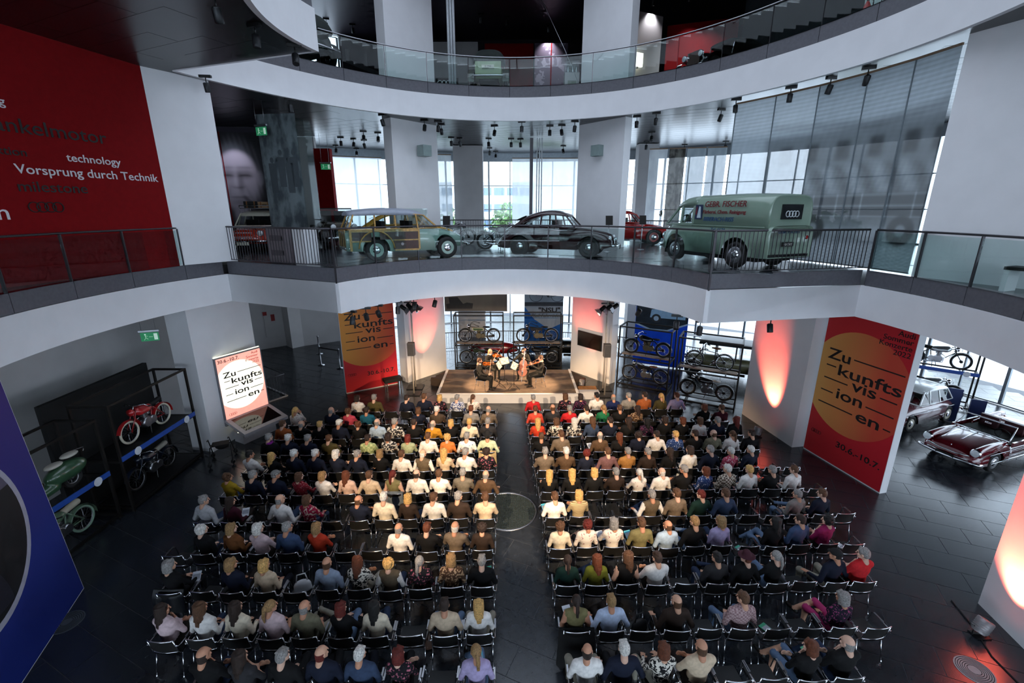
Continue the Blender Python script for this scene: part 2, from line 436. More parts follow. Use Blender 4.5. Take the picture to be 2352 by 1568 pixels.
# top gallery
P2a = path(r2, -90, 270, (161, 250))
g2 = tag(ring(P2a, lambda t: 20.8, Z2).build('floor_top_gallery', TILE), 'dark floor of the top gallery', 'floor', kind='structure')
strip(MB(), P2a, Z2-FB, Z2-FK).build('fascia', WHITE, g2)
c2 = tag(ring(P2a, lambda t: 20.8, Z2-FB+0.03, True, 0.12).build('ceiling', SOFFIT), 'dark metal panelled ceiling under the top gallery', 'ceiling', kind='structure')
pan = MB().box((0, 0, 0), (2.386, 0.586, 0.02), TA).mesh('panel', SOFFIT)
cells = []
for j in range(-36, 37):
    for i in range(-9, 10):
        c = te*((i+(0.33*j) % 1.0)*2.4)+tn*(j*0.6); t = math.degrees(math.atan2(c.y, c.x)); t = t if t > -90 else t+360
        ok = True
        for q in (-1.2, 0, 1.2):
            e = c+te*q; tq = math.degrees(math.atan2(e.y, e.x)); tq = tq if tq > -90 else tq+360
            if not (r2(tq)+0.75 < e.length < 20.0) or 158.5 < tq < 163: ok = False
        if ok and -5 < t < 215: cells.append(c+Vector((CX, CY)))
cells.sort(key=lambda c: c.length)
for c in cells[:300]: inst('panel', pan, c2, (c.x, c.y, Z2-FB+0.037))
rest = MB()
for c in cells[300:]: rest.box((c.x, c.y, Z2-FB+0.037), (2.386, 0.586, 0.02), TA)
if cells[300:]: tag(rest.build('panel_field', SOFFIT, c2), kind='stuff')
railing_curved('steel and glass railing of the top gallery', [14.2-9.45*3+9.45*i for i in range(18)], r2, Z2, posts=False)
railing_curved('steel and glass railing on the forward corner of the top gallery', [161.5, 180, 200, 220], lambda t: 4.5, Z2, posts=False)
PLUM = mat('dark_plum_ceiling', '2c2630', 0.45, metal=0.3)
c3 = tag(ring([(t, 9.6) for t in range(-90, 271, 5)], lambda t: 21.2, Z3, True).build('ceiling_top', PLUM), 'dark plum ceiling over the top gallery', 'ceiling', kind='structure')
strip(MB(), [(t, 9.6) for t in range(-90, 271, 5)], Z3, Z3+1.2).build('fascia', WHITE, c3)
ring([(t, 9.6) for t in range(-90, 271, 5)], lambda t: 21.2, Z3+0.3).build('roof_deck', WALLG, c3)
# glazed roof over the atrium
rf = tag(MB().prism([polar(9.7, t) for t in range(0, 360, 6)], Z3+1.25, Z3+1.27).build('window_roof', glassmat('tinted_roof_glass', (0.58, 0.58, 0.59), 0.04)), 'tinted glass roof over the atrium', 'window', kind='structure')
b = MB(); [b.bar(polar(0.2, t, Z3+1.2), polar(9.7, t, Z3+1.2), 0.08, 0.14) for t in range(0, 360, 30)]; b.build('roof_bars', STEEL, rf)
# big wall-like pillars
wallbox('pillar', (-3.23, 21.25), (-4.75, 19.5), -0.55, 0, Z3, WHITE, 'tall white pillar at the audience side of the left stage lamp stand', cat='pillar')
wallbox('pillar', (4.40, 19.33), (2.87, 21.2), -0.42, 0, Z3, WHITE, 'tall white pillar carrying the black wall screen', cat='pillar')
wallbox('pillar', (9.33, 13.6), (8.93, 16.2), -0.85, 0, Z1-FB+0.05, WHITE, 'white pillar washed with red light beside the motorcycle racks', cat='pillar')
wallbox('pillar', (-9.27, 15.75), (-9.76, 13.3), -0.8, 0, Z1-FB+0.05, WHITE, 'white pillar behind the glowing concert light box', cat='pillar')
wallbox('pillar', (9.05, 5.2), (9.38, 7.34), -1.0, 0, Z1-FB+0.05, WHITE, 'white pillar lit red at the lower right of the hall', cat='pillar')
wallbox('pillar', (-8.5, 14.25), (-9.35, 12.9), -0.5, Z1, Z2-FB+0.05, WHITE, 'white gallery pillar between the red wall and the bar railing', cat='pillar')
RED = mat('deep_red_paint', '7c0c10', 0.8, noise=0.05, spec=0.12)
wallbox('wall_red', (-9.35, 12.9), (-10.35, 8.3), -0.3, Z1, Z2-FB+0.05, RED, 'dark red wall with words printed in white and black')
wallbox('wall_right_gallery', (10.5, 7.9), (9.42, 10.75), -0.6, Z1, Z2-FB+0.05, WHITE, 'white gallery wall at the far right of the bar railing')
# ground floor left: grey walls, dark recess behind the racks
wallbox('wall_left', (-12.6, 5.5), (-12.6, 16.6), 0.3, 0, Z1-FB+0.05, WALLG, 'grey plaster wall behind the dark motorcycle racks')
wallbox('wall_stair', (-12.6, 16.6), (-17.2, 21.0), 0.3, 0, Z1-FB+0.05, WALLG, 'grey wall behind the stair railing')
wallbox('wall_back_left', (-17.0, 22.4), (-12.55, 26.0), 0.3, 0, Z1-FB+0.05, WALLG, 'grey wall with a service door behind the stair railing')
wallbox('wall_corner', (-12.55, 24.9), (-12.1, 25.4), 0.8, 0, Z1-FB+0.05, WALLG, 'grey wall corner beside the rope barrier posts')
wallbox('wall_barrier', (-12.1, 25.4), (-8.6, 27.6), 0.3, 0, Z1-FB+0.05, WALLG, 'grey wall behind the rope barrier posts')
# gallery level left: wall carrying the portrait, white and red partitions
wallbox('wall_gallery_left', (-16.0, 13.0), (-13.6, 21.2), 0.3, Z1, Z2-FB, WALLG, 'dim gallery wall at the far left behind the red car')
wallbox('wall_portrait', (-13.6, 21.2), (-10.2, 21.6), 0.3, Z1, Z2-FB, mat('plum_wall', '3a3340', 0.7), 'dark wall behind the large portrait print')
wallbox('wall_white_partition', (-10.9, 24.2), (-9.75, 24.2), 0.25, Z1, Z2-FB, WALLG, 'pale partition beside the red partition on the gallery')
wallbox('wall_red_partition', (-9.75, 24.0), (-8.95, 24.0), 0.35, Z1, 10.5, RED, 'narrow dark red partition beside the gallery windows')
for x0, x1, y in ((-3.3, -1.65, 27.3), (6.9, 8.0, 26.6)):
    wallbox('pillar', (x0, y), (x1, y), 0.7, 0, Z2-FB, WALLG, 'pale grey pillar in front of the windows behind the %s' % ('motorcycles' if x0 < 0 else 'red car'), cat='pillar')
# top gallery rooms
wallbox('wall_top_red', (-1.45, 27.6), (1.15, 27.6), 0.3, Z2, 16.1, RED, 'dark red wall at the back of the top gallery')
wallbox('wall_top_right_red', (7.3, 24.6), (10.2, 23.6), 0.3, Z2, 15.9, RED, 'red wall behind the black vintage car on the top gallery')
wallbox('wall_top_pale', (5.35, 23.6), (7.0, 24.4), 0.5, Z2, 16.2, WALLG, 'pale wall box on the top gallery beside the white pillar')
wallbox('wall_top_grey', (-4.9, 28.0), (-1.85, 28.0), 0.3, Z2, 16.3, WALLG, 'grey wall at the back of the top gallery')
wallbox('wall_top_dark', (10.4, 23.6), (15.5, 17.5), 0.3, Z2, Z3, mat('dark_teal_wall', '27323a', 0.6), 'dark wall of the top gallery beyond the black car')
wallbox('wall_top_end', (9.9, 14.9), (10.9, 12.6), 0.3, Z2, Z3, mat('pale_green_wall', 'b5c4c0', 0.8), 'pale green wall beside the fire extinguisher on the top gallery')
pw = wallbox('wall_top_back', (-9, 29.6), (12, 29.6), 0.2, Z2, Z3, PLUM, 'dark back wall of the top gallery')
# outer window front
MULL = mat('window_mullion', '8f979d', 0.4, metal=0.5)
RO = 21.0
def window_mesh(wd, ht, rows, cols):
    f = MB(); 
    for i in range(cols+1): f.box((-wd/2+wd*i/cols, 0, ht/2), (0.06 if 0 < i < cols else 0.10, 0.12, ht))
    for j in range(rows+1): f.box((0, 0, ht*j/rows), (wd, 0.08, 0.05))
    p = MB().box((0, 0, 0), (wd/cols-0.05, 0.01, ht/rows-0.05)).mesh('pane', WGLASS)
    return f.mesh('window_frame', MULL), p
STEP = 7.5; WD = 2*RO*math.sin(R(STEP/2)); nw = 0
def bay(t, z0, ht, rows, cols, label):
    global nw; nw += 1
    x, y = polar(RO, t); key = (round(ht, 2), rows, cols)
    if key not in bay.c: bay.c[key] = window_mesh(WD, ht, rows, cols)
    fr, pn = bay.c[key]
    o = inst('window_%d' % nw, fr, None, (x, y, z0), (0, 0, R(t-90))); tag(o, label, 'window', 'windows of the round glass front', 'structure')
    for i in range(cols):
        for j in range(rows): inst('pane', pn, o, (-WD/2+WD*(i+0.5)/cols, 0, ht*(j+0.5)/rows))
bay.c = {}
def seg_wall(name, t0, t1, z0, z1, m, label, r=RO):
    o = strip(MB(), [(t, r) for t in np.arange(t0, t1+0.01, (t1-t0)/max(1, round((t1-t0)/5)))], z0, z1, 0, 0.3).build(name, m)
    return tag(o, label, 'wall', kind='structure')
k = 0
t = -37.5
while t < 121:
    bay(t, 0.05, 5.0, 2, 2, 'tall ground floor window bay of the round glass front')
    bay(t, Z1+0.05, 4.45, 3, 2, 'gallery level window bay of the round glass front')
    t += STEP
t = 117.5
for q in range(3): bay(121+7.5*q, Z2+0.1, 4.4, 2, 2, 'top gallery window bay behind the left pillar')
seg_wall('wall_spandrel', -42, 125, 5.05, Z1+0.05, MULL, 'grey band between ground and gallery windows')
seg_wall('wall_spandrel_top', -42, 125, 10.6, Z2+0.1, MULL, 'grey band above the gallery windows')
seg_wall('wall_outer_left', 125, 225, 0, Z2, WALLG, 'solid outer wall on the left of the hall')
for q in range(1, 11):
    bay(228.75+STEP*q, 0.05, 5.0, 2, 2, 'ground floor window bay behind the photographer'); bay(228.75+STEP*q, Z1+0.05, 4.9, 2, 2, 'gallery window bay behind the photographer')
seg_wall('wall_near_a', 225, 232.5, 0, 11.0, WALLG, 'solid wall behind the photographer on one side'); seg_wall('wall_near_b', 307.5, 318, 0, 11.0, WALLG, 'solid wall behind the photographer on the other side')
for z0, z1 in ((5.05, Z1+0.05), (11.0, Z3+0.3)): seg_wall('wall_spandrel_near', 225, 318, z0, z1, MULL, 'grey band between the windows behind the photographer')
seg_wall('wall_outer_top', -42, 117, Z2+0.1, Z3+0.3, PLUM, 'dark outer wall of the top gallery')
seg_wall('wall_outer_top_left', 140, 225, Z2, Z3+0.3, PLUM, 'dark outer wall of the top gallery on the left')
# outside: paving, pale building, trees
COB = mat('cobble_paving', 'c6cacd', 0.8, noise=0.10, scale=3.0)
tag(MB().prism([polar(90, t) for t in range(0, 360, 6)], -0.6, -0.35).build('ground', COB), 'pale cobbled square outside the windows', 'ground', kind='structure')
bl = thing('apartment_block', 'long white building with window strips outside the gallery windows', 'building', (-7, 92, 0))
PALE = mat('pale_facade', 'd6d9dc', 0.8); STRIPW = mat('facade_window', '5d7286', 0.3)
MB().box((0, 0, 6.2), (22, 12, 12.4)).build('facade', PALE, bl)
for f in range(4):
    for i in range(9): MB().box((-9.4+2.35*i, -6.05, 2.4+2.8*f), (1.9, 0.12, 1.3)).build('window', STRIPW, bl)
# ------------------------------------------------------------------ front of house lamps beside the photographer (barn doors keep light off the gallery edge)
def foh_lamp(sx):
    t = thing('stage_lamp', 'black stage lamp with barn doors on the %s of the photographer' % ('left' if sx < 0 else 'right'), 'lamp', (3.4*sx, 0.2, 8.6))
    MB().lathe([(0.14, 0.0), (0.16, -0.1), (0.16, -0.4), (0.08, -0.5)], 16, (0, 0, 0.0), 'Y').build('housing', BLACK, t, (0, -0.15, 0.02))
    MB().box((0, 0.45, 0.005), (0.9, 0.02, 0.26)).build('barn_door', BLACKM, t)
    MB().tube([(0, -0.3, -0.15), (0, -0.3, -2.48)], 0.03).build('stand', BLACK, t)
foh_lamp(-1); foh_lamp(1)
# ------------------------------------------------------------------ people
HAND = {}
def hand_np(curl):
    """right hand, wrist at origin, fingers along +Y, palm facing -Z, thumb on -X"""
    if curl in HAND: return HAND[curl]
    pr = [('e', (0, 0.05, 0), (0.042, 0.052, 0.016), 0), ('c', (0, -0.02, 0), (0, 0.03, 0), 0.026, 0.026, 0)]
    for i, (x, L) in enumerate(((-0.032, 0.068), (-0.011, 0.078), (0.011, 0.073), (0.031, 0.056))):
        a = Vector((x, 0.092, 0)); d = Vector((x*0.9, 1, -0.15)).normalized()
        for s, (f, rr) in enumerate(((0.45, 0.0088), (0.32, 0.008), (0.23, 0.0072))):
            c = a+d*L*f; pr.append(('c', tuple(a), tuple(c), rr, rr*0.93, 0)); a = c
            d = (Matrix.Rotation(-curl*(0.7+0.25*s), 3, 'X') @ d).normalized()
    a = Vector((-0.034, 0.025, -0.004))
    for q, rr in (((-0.058, 0.055, -0.014), 0.0105), ((-0.062, 0.085, -0.024), 0.0092)):
        pr.append(('c', tuple(a), q, rr+0.001, rr, 0)); a = q
    HAND[curl] = sdf_mesh(pr, 0.0062, 0.006, 0.02)
    return HAND[curl]
def xf(part, M):
    V, F, S = part; A = np.array(M.to_3x3()); t = np.array(M.translation)
    if M.to_3x3().determinant() < 0: F = F[:, ::-1]
    return V@A.T+t, F, S
def hand_at(wrist, d, palm, left, curl=0.35):
    """hand at the wrist pointing along d with the palm facing palm"""
    y = Vector(d).normalized(); z = -Vector(palm); z = (z-y*z.dot(y)).normalized(); x = y.cross(z)
    if left: x = -x
    M = Matrix(((x.x, y.x, z.x, wrist[0]), (x.y, y.y, z.y, wrist[1]), (x.z, y.z, z.z, wrist[2]), (0, 0, 0, 1)))
    return xf(hand_np(curl), M)
_head = {}
def head_np(beard=False):
    """head centred between the ears, face along +Y; slots 0 skin 7 eye 8 lip"""
    if beard in _head: return _head[beard]
    p = [('e', (0, -0.012, 0.022), (0.077, 0.094, 0.094), 0), ('e', (0, 0.022, -0.045), (0.06, 0.068, 0.07), 9 if beard else 0),
         ('c', (-0.035, 0.05, -0.075), (0.035, 0.05, -0.075), 0.026, 0.026, 9 if beard else 0), ('e', (0, 0.068, -0.098), (0.026, 0.02, 0.018), 9 if beard else 0),
         ('c', (-0.03, 0.082, 0.026), (0.03, 0.082, 0.026), 0.012, 0.012, 0), ('c', (0, 0.088, 0.018), (0, 0.112, -0.03), 0.009, 0.014, 0),
         ('e', (-0.045, 0.066, -0.025), (0.022, 0.018, 0.02), 0), ('e', (0.045, 0.066, -0.025), (0.022, 0.018, 0.02), 0),
         ('c', (-0.018, 0.086, -0.064), (0.018, 0.086, -0.064), 0.0085, 0.0085, 8),
         ('e', (-0.08, -0.008, -0.004), (0.011, 0.021, 0.033), 0), ('e', (0.08, -0.008, -0.004), (0.011, 0.021, 0.033), 0),
         ('c', (0, -0.03, -0.06), (0, -0.05, -0.17), 0.054, 0.058, 0)]
    parts = [sdf_mesh(p, 0.0085, 0.012, 0.03)]
    for s in (-1, 1): parts.append(sdf_mesh([('e', (0.031*s, 0.084, 0.004), (0.013, 0.009, 0.008), 7)], 0.005, 0.01, 0.01))
    V, F, S = [], [], []; n = 0
    for a, b, c in parts: V.append(a); F.append(b+n); S.append(c); n += len(a)
    _head[beard] = (np.concatenate(V), np.concatenate(F), np.concatenate(S)); return _head[beard]
def sit(arms='lap', legs='straight', sex='m', lean=0.0, neck=None):
    """seated body facing +Y above the seat centre: prims and hand placements"""
    w = 1.0 if sex == 'm' else 0.88; P = []; H = []
    P += [('e', (0, -0.05, 0.56), (0.175*w+0.01, 0.15, 0.12), 4), ('e', (0, -0.08, 0.71), (0.15*w, 0.125, 0.18), 1), ('e', (0, -0.10, 0.90), (0.19*w, 0.12, 0.19), 1),
          ('c', (-0.15*w, -0.11, 0.995), (0.15*w, -0.11, 0.995), 0.07, 0.07, 1), ('c', (0, -0.11, 1.0), (0, -0.10, 1.075), 0.085, 0.056, 1)]
    if sex == 'f': P += [('e', (0.075, -0.005, 0.87), (0.07, 0.06, 0.07), 1), ('e', (-0.075, -0.005, 0.87), (0.07, 0.06, 0.07), 1)]
    A = {'lap': [((0.26, -0.10, 0.74), (0.10, 0.16, 0.65))]*2, 'cross': [((0.25, 0.0, 0.75), (-0.07, 0.13, 0.80))]*2,
         'knees': [((0.27, 0.02, 0.74), (0.13, 0.28, 0.64))]*2, 'rest': [((0.30, -0.14, 0.74), (0.30, 0.12, 0.69))]*2,
         'chin': [((0.17, 0.12, 0.80), (0.06, 0.07, 1.05)), ((0.24, -0.02, 0.73), (-0.02, 0.15, 0.70))],
         'read': [((0.25, -0.03, 0.74), (0.13, 0.21, 0.76))]*2}[arms]
    for s, (el, wr) in ((1, A[0]), (-1, A[1])):
        sh = (0.185*w*s, -0.11, 0.985); e = (el[0]*w*s, el[1], el[2]); q = (wr[0]*s, wr[1], wr[2])
        P += [('c', sh, e, 0.056*w+0.004, 0.046*w, 2), ('c', e, q, 0.045*w, 0.031, 3)]
        d = Vector(q)-Vector(e); pal = {'chin': (0, -1, 0) if s == 1 else (0, 0, -1), 'cross': (0, -1, 0), 'read': (-s, 0, 0.2)}.get(arms, (0, 0, -1))
        H.append((q, d, pal, s < 0))
    kn = {'straight': [((0.11, 0.40, 0.50), (0.11, 0.38, 0.10), (0.13, 0.55, 0.05))]*2, 'spread': [((0.22, 0.37, 0.52), (0.20, 0.36, 0.10), (0.25, 0.52, 0.05))]*2,
          'crossed': [((0.03, 0.40, 0.63), (-0.20, 0.56, 0.36), (-0.24, 0.72, 0.32)), ((0.12, 0.41, 0.50), (0.12, 0.42, 0.10), (0.14, 0.58, 0.05))],
          'figure4': [((0.33, 0.33, 0.58), (-0.04, 0.42, 0.64), (-0.08, 0.57, 0.66)), ((0.12, 0.41, 0.50), (0.12, 0.40, 0.10), (0.14, 0.56, 0.05))]}[legs]
    for s, (k, a, t) in ((1, kn[0]), (-1, kn[1])):
        k, a, t = [(v[0]*s, v[1], v[2]) for v in (k, a, t)]
        P += [('c', (0.09*s, 0.0, 0.55), k, 0.088*w+0.004, 0.062, 4), ('c', k, a, 0.06, 0.042, 5), ('c', (a[0], a[1]-0.03, a[2]-0.045), t, 0.042, 0.036, 6)]
    return P, H
HEADC = Vector((0, -0.085, 1.225))
BODY = {}
SLOTS = [mat('slot%d' % i, 'aaaaaa') for i in range(10)]
def figure(arms, legs, sex, yaw, pitch=0.0):
    key = (arms, legs, sex, yaw)
    if key in BODY: return BODY[key]
    base = ('b', arms, legs, sex)
    if base not in BODY:
        P, H = sit(arms, legs, sex)
        parts = [sdf_mesh(P, 0.024, 0.03)]+[hand_at(*h) for h in H]
        BODY[base] = parts
    s = 0.97 if sex == 'm' else 0.92
    M = Matrix.Translation(HEADC) @ Matrix.Rotation(R(yaw), 4, 'Z') @ Matrix.Rotation(R(-4), 4, 'X') @ Matrix.Scale(s, 4)
    BODY[key] = np_mesh('seated_body', BODY[base]+[xf(head_np(), M)], SLOTS)
    return BODY[key]
HAIR = {}
def hair_mesh(style):
    """hair around the head centre; several strands and clumps smoothed together"""
    if style in HAIR: return HAIR[style]
    rnd = random.Random(len(HAIR)*13+5); P = []; k = 0.012; vox = 0.0115
    cap = ('e', (0, -0.02, 0.030), (0.086, 0.098, 0.098), 0)
    def strands(n, a0, a1, z1, r, rad=(0.083, 0.094), flare=1.0, wob=0.006):
        for i in range(n):
            a = R(a0+(a1-a0)*i/(n-1)); c, s = math.cos(a), math.sin(a); pts = []
            for q in range(4):
                f = q/3; rr = 1-0.10*(1-f)+(flare-1)*f
                pts.append((rad[0]*c*rr+rnd.uniform(-wob, wob), -0.02+rad[1]*s*rr+rnd.uniform(-wob, wob), 0.085*(1-f)+z1*f+rnd.uniform(-0.01, 0.01)*(f > 0.9)))
            for u, v in zip(pts, pts[1:]): P.append(('c', u, v, r, r*0.95, 0))
    if style == 's':
        P = [cap, ('e', (0, -0.05, -0.01), (0.078, 0.066, 0.07), 0), ('c', (-0.05, 0.055, 0.085), (0.05, 0.06, 0.09), 0.022, 0.02, 0)]
        for i in range(26): P.append(('e', (rnd.uniform(-0.06, 0.06), rnd.uniform(-0.09, 0.05), 0.115-abs(rnd.gauss(0, 0.02))), (0.016, 0.026, 0.013), 0))
    elif style == 'b':
        for i in range(15):
            a = R(178+184*i/14); P.append(('c', (0.068*math.cos(a), -0.014+0.083*math.sin(a), 0.025), (0.064*math.cos(a), -0.018+0.070*math.sin(a), -0.085), 0.0145, 0.010, 0))
    elif style == 'm':
        P = [cap]; strands(15, 170, 370, -0.105, 0.021); strands(9, 200, 340, -0.09, 0.022, (0.07, 0.085)); P.append(('c', (-0.05, 0.06, 0.08), (0.05, 0.05, 0.088), 0.024, 0.022, 0))
    elif style == 'l':
        P = [cap]; strands(15, 165, 375, -0.10, 0.021, flare=1.0); strands(8, 205, 335, -0.20, 0.021, (0.084, 0.096), 0.95, 0.014); strands(6, 232, 308, -0.30, 0.019, (0.082, 0.10), 0.85, 0.016)
    elif style == 'p':
        P = [cap, ('e', (0, -0.04, 0.0), (0.076, 0.076, 0.08), 0), ('e', (0, -0.12, 0.035), (0.034, 0.03, 0.034), 0)]
        for i in range(5): P.append(('c', (rnd.uniform(-0.01, 0.01), -0.125, 0.02), (rnd.uniform(-0.02, 0.02), -0.145, -0.12), 0.024, 0.02, 0)); P.append(('c', (0, -0.145, -0.12), (rnd.uniform(-0.02, 0.02), -0.135, -0.23), 0.022, 0.01, 0))
    elif style == 'c':
        P = [cap, ('e', (0, -0.05, -0.02), (0.086, 0.07, 0.07), 0)]; k = 0.006
        for i in range(95):
            a = rnd.uniform(R(165), R(375)); z = rnd.uniform(-0.085, 0.12); c = math.sqrt(max(0.05, 1-((z-0.02)/0.125)**2))
            P.append(('e', (0.098*c*math.cos(a), -0.022+0.108*c*math.sin(a), z), (0.021,)*3, 0))
    elif style == 'h':
        P = [('e', (0, -0.012, 0.05), (0.155, 0.165, 0.014), 1), ('c', (0, -0.012, 0.07), (0, -0.012, 0.105), 0.09, 0.075, 1), ('e', (0, -0.05, -0.02), (0.082, 0.068, 0.08), 0)]
    elif style == 'k':
        P = [('e', (0, -0.015, 0.055), (0.092, 0.11, 0.075), 1), ('e', (0, 0.08, 0.05), (0.06, 0.055, 0.012), 1), ('e', (0, -0.05, -0.01), (0.08, 0.066, 0.06), 0)]
    V, F, S = sdf_mesh(P, vox, k, 0.03)
    HAIR[style] = np_mesh('hair', [(V, F, S)], [SLOTS[0], SLOTS[1]]); return HAIR[style]
HC = dict(bl='d2a562', db='96744a', br='5a3b24', dk='2c1c14', bk='100d0d', gr='8f8b88', wh='d8d3cc', au='653218', rd='64190f')
def hairmat(c):
    return mat('hair_'+c, HC[c], 0.55, noise=0.35, scale=45, bump=0.5)
TOP = dict(white='e4e0dc', olive='4c4426', navy='141a2c', pink='c2475a', teal='1c5a72', grey='86827e', taupe='6e6052', rust='a4592e', black='0f0f11', ltblue='a9bfd6',
    mustard='c48a2a', dkgrey='2c2b2e', sage='9aa384', orange='c9783c', ltgreen='c3cfae', beige='c9b49a', yellow='a88a22', pinkbeige='cfae9e', khaki='77704c', brown='54402f',
    ltgrey='b9b8ba', maroon='401222', cream='dfd2bb', dkbrown='30241e', leather='6e4323', palepink='ccb4b8', denim='3c4f70', redorange='bf3a22', greyblue='8e9bb0', olivegrey='6f6b58',
    slate='33415a', lavender='a89bc0', red='c0242a', coral='cc4a38', green='1d6a45', royal='1a2550', mauve='6b4c4e', camel='a5753f', dkgreen='14302a', green2='5e6420', paleblue='b4c2dc',
    magenta='8e1c52', vest='5c5040', scarf='131116', straps='0e0d0e', sparkle='6e675c')
PAT = dict(floraldark=('floral', '15141a', 'b8677a', 26, 0.4), floralblue=('floral', 'd6d9e2', '2c3f78', 24, 0.5), whitefl=('floral', 'e6ddd4', 'a8707a', 22, 0.38), floralbw=('floral', 'c9c6c0', '232227', 18, 0.5),
    brownstr=('stripex', '5a4a3c', '2c241f', 9, 0), plaidgreen=('check', 'c3cc96', '97a874', 14, 0), whitebl=('floral', 'e6e8ea', '6a83a8', 16, 0.36), redprint=('dots', '8e1f2c', 'd8c8c4', 30, 0.22), redfloral=('floral', 'd9c4b4', '97183c', 20, 0.55),
    bwprint=('floral', '1a191b', 'd9d2c6', 22, 0.5), brownprint=('floral', '4a3527', 'b79a7c', 24, 0.45), floralpurple=('floral', '1a1424', '93406e', 30, 0.42), bluefl=('floral', '223a6e', 'a9b9d6', 24, 0.4),
    floralwhite=('floral', 'e2dcd6', 'b0848c', 20, 0.36), pinkfloral=('floral', 'b0425a', 'e0bcc0', 26, 0.42), check=('check', 'cfc4b4', '5b4c40', 22, 0), beigestr=('stripez', 'cdb890', '8a7654', 10, 0), plaidpink=('check', 'b59a9a', '8c6e72', 30, 0))
WORD = dict(floraldark='dark floral top', floralblue='blue and white floral top', whitefl='white flowered top', floralbw='black and white patterned top', brownstr='brown striped jacket', plaidgreen='pale green plaid shirt', whitebl='white top with blue print',
    redprint='red dotted dress', redfloral='red and white floral blouse', bwprint='black and white printed dress', brownprint='brown printed blouse', floralpurple='dark purple floral top', bluefl='blue patterned top', floralwhite='white floral blouse', pinkfloral='pink floral blouse',
    check='brown checked shirt', beigestr='beige striped top', plaidpink='pink plaid shirt', ltblue='light blue shirt', dkgrey='dark grey top', ltgreen='light green top', pinkbeige='pinkish beige top', ltgrey='light grey shirt', dkbrown='dark brown top', leather='brown leather jacket',
    palepink='pale pink top', redorange='red orange top', greyblue='grey blue shirt', olivegrey='olive grey shirt', dkgreen='dark green top', green2='moss green top', paleblue='pale blue shirt', vest='brown vest over white shirt', scarf='dark top and purple scarf', straps='black strap top', sparkle='glittering grey top', royal='navy jacket')
HWORD = dict(s='short', b='balding', m='chin-length', l='long', p='tied-back', c='curly')
HCW = dict(bl='blond', db='dark blond', br='brown', dk='dark brown', bk='black', gr='grey', wh='white', au='auburn', rd='red')
def topmat(n):
    if n in PAT:
        k, a, b_, s, t = PAT[n]; return patmat('cloth_'+n, k, a, b_, s, thr=t or 0.45)
    return mat('cloth_'+n, TOP[n], 0.85, noise=0.12, scale=18, spec=0.25, bump=0.15)
SKINS = [mat('skin_%d' % i, c, 0.55, noise=0.06, scale=20, spec=0.35) for i, c in enumerate(('d3a287', 'c58f73', 'dbb09a', 'a06c4c'))]
EYE = mat('eye', '241a16', 0.2); LIP = mat('lip', 'a8605a', 0.5)
LEGM = [mat('trousers_'+c, c, 0.85, noise=0.1, scale=16, spec=0.2) for c in ('14161f', '1a1a1c', '2c3850', '5e7390', '8a8578', '241d1a')]
SHOE = mat('shoe', '17130f', 0.45)
def set_slots(o, mats):
    for i, m in enumerate(mats):
        if m is None or i >= len(o.material_slots): continue
        o.material_slots[i].link = 'OBJECT'; o.material_slots[i].material = m
def add_person(label, loc, rz, sex, arms, legs, hair, hc, top, yaw, skin, sleeve, legm, shin=None, group=None, scale=1.0):
    o = inst('person', figure(arms, legs, sex, yaw), None, loc, (0, 0, rz), scale); tag(o, label, 'person', group)
    tm = topmat(top); arm = topmat('white') if top == 'vest' else tm
    up = skin if sleeve == 0 else arm; fo = skin if sleeve <= 1 else arm
    set_slots(o, [skin, tm, up, fo, legm, shin or legm, SHOE, EYE, LIP, hairmat(hc)])
    M = Matrix.Translation(HEADC) @ Matrix.Rotation(R(yaw), 4, 'Z') @ Matrix.Rotation(R(-4), 4, 'X') @ Matrix.Scale(0.97 if sex == 'm' else 0.94, 4)
    h = inst('hat' if hair in 'hk' else 'hair', hair_mesh(hair), o); h.matrix_basis = M
    hat = {'au': mat('hat_burgundy', '3c1020', 0.9), 'wh': mat('cap_white', 'd8d4cc', 0.9), 'gr': patmat('cap_striped', 'stripex', '8d8a86', '5c5a58', 14)}.get(hc, mat('hat_black', '131214', 0.9))
    set_slots(h, [hairmat(hc), hat])
    if top == 'scarf':
        MB().lathe([(0.075, -0.03), (0.105, -0.01), (0.10, 0.03), (0.07, 0.045)], 14).build('scarf', mat('purple_scarf', '8a1f8e', 0.9, noise=0.3, scale=30), o, (0, -0.1, 1.06))
    return o
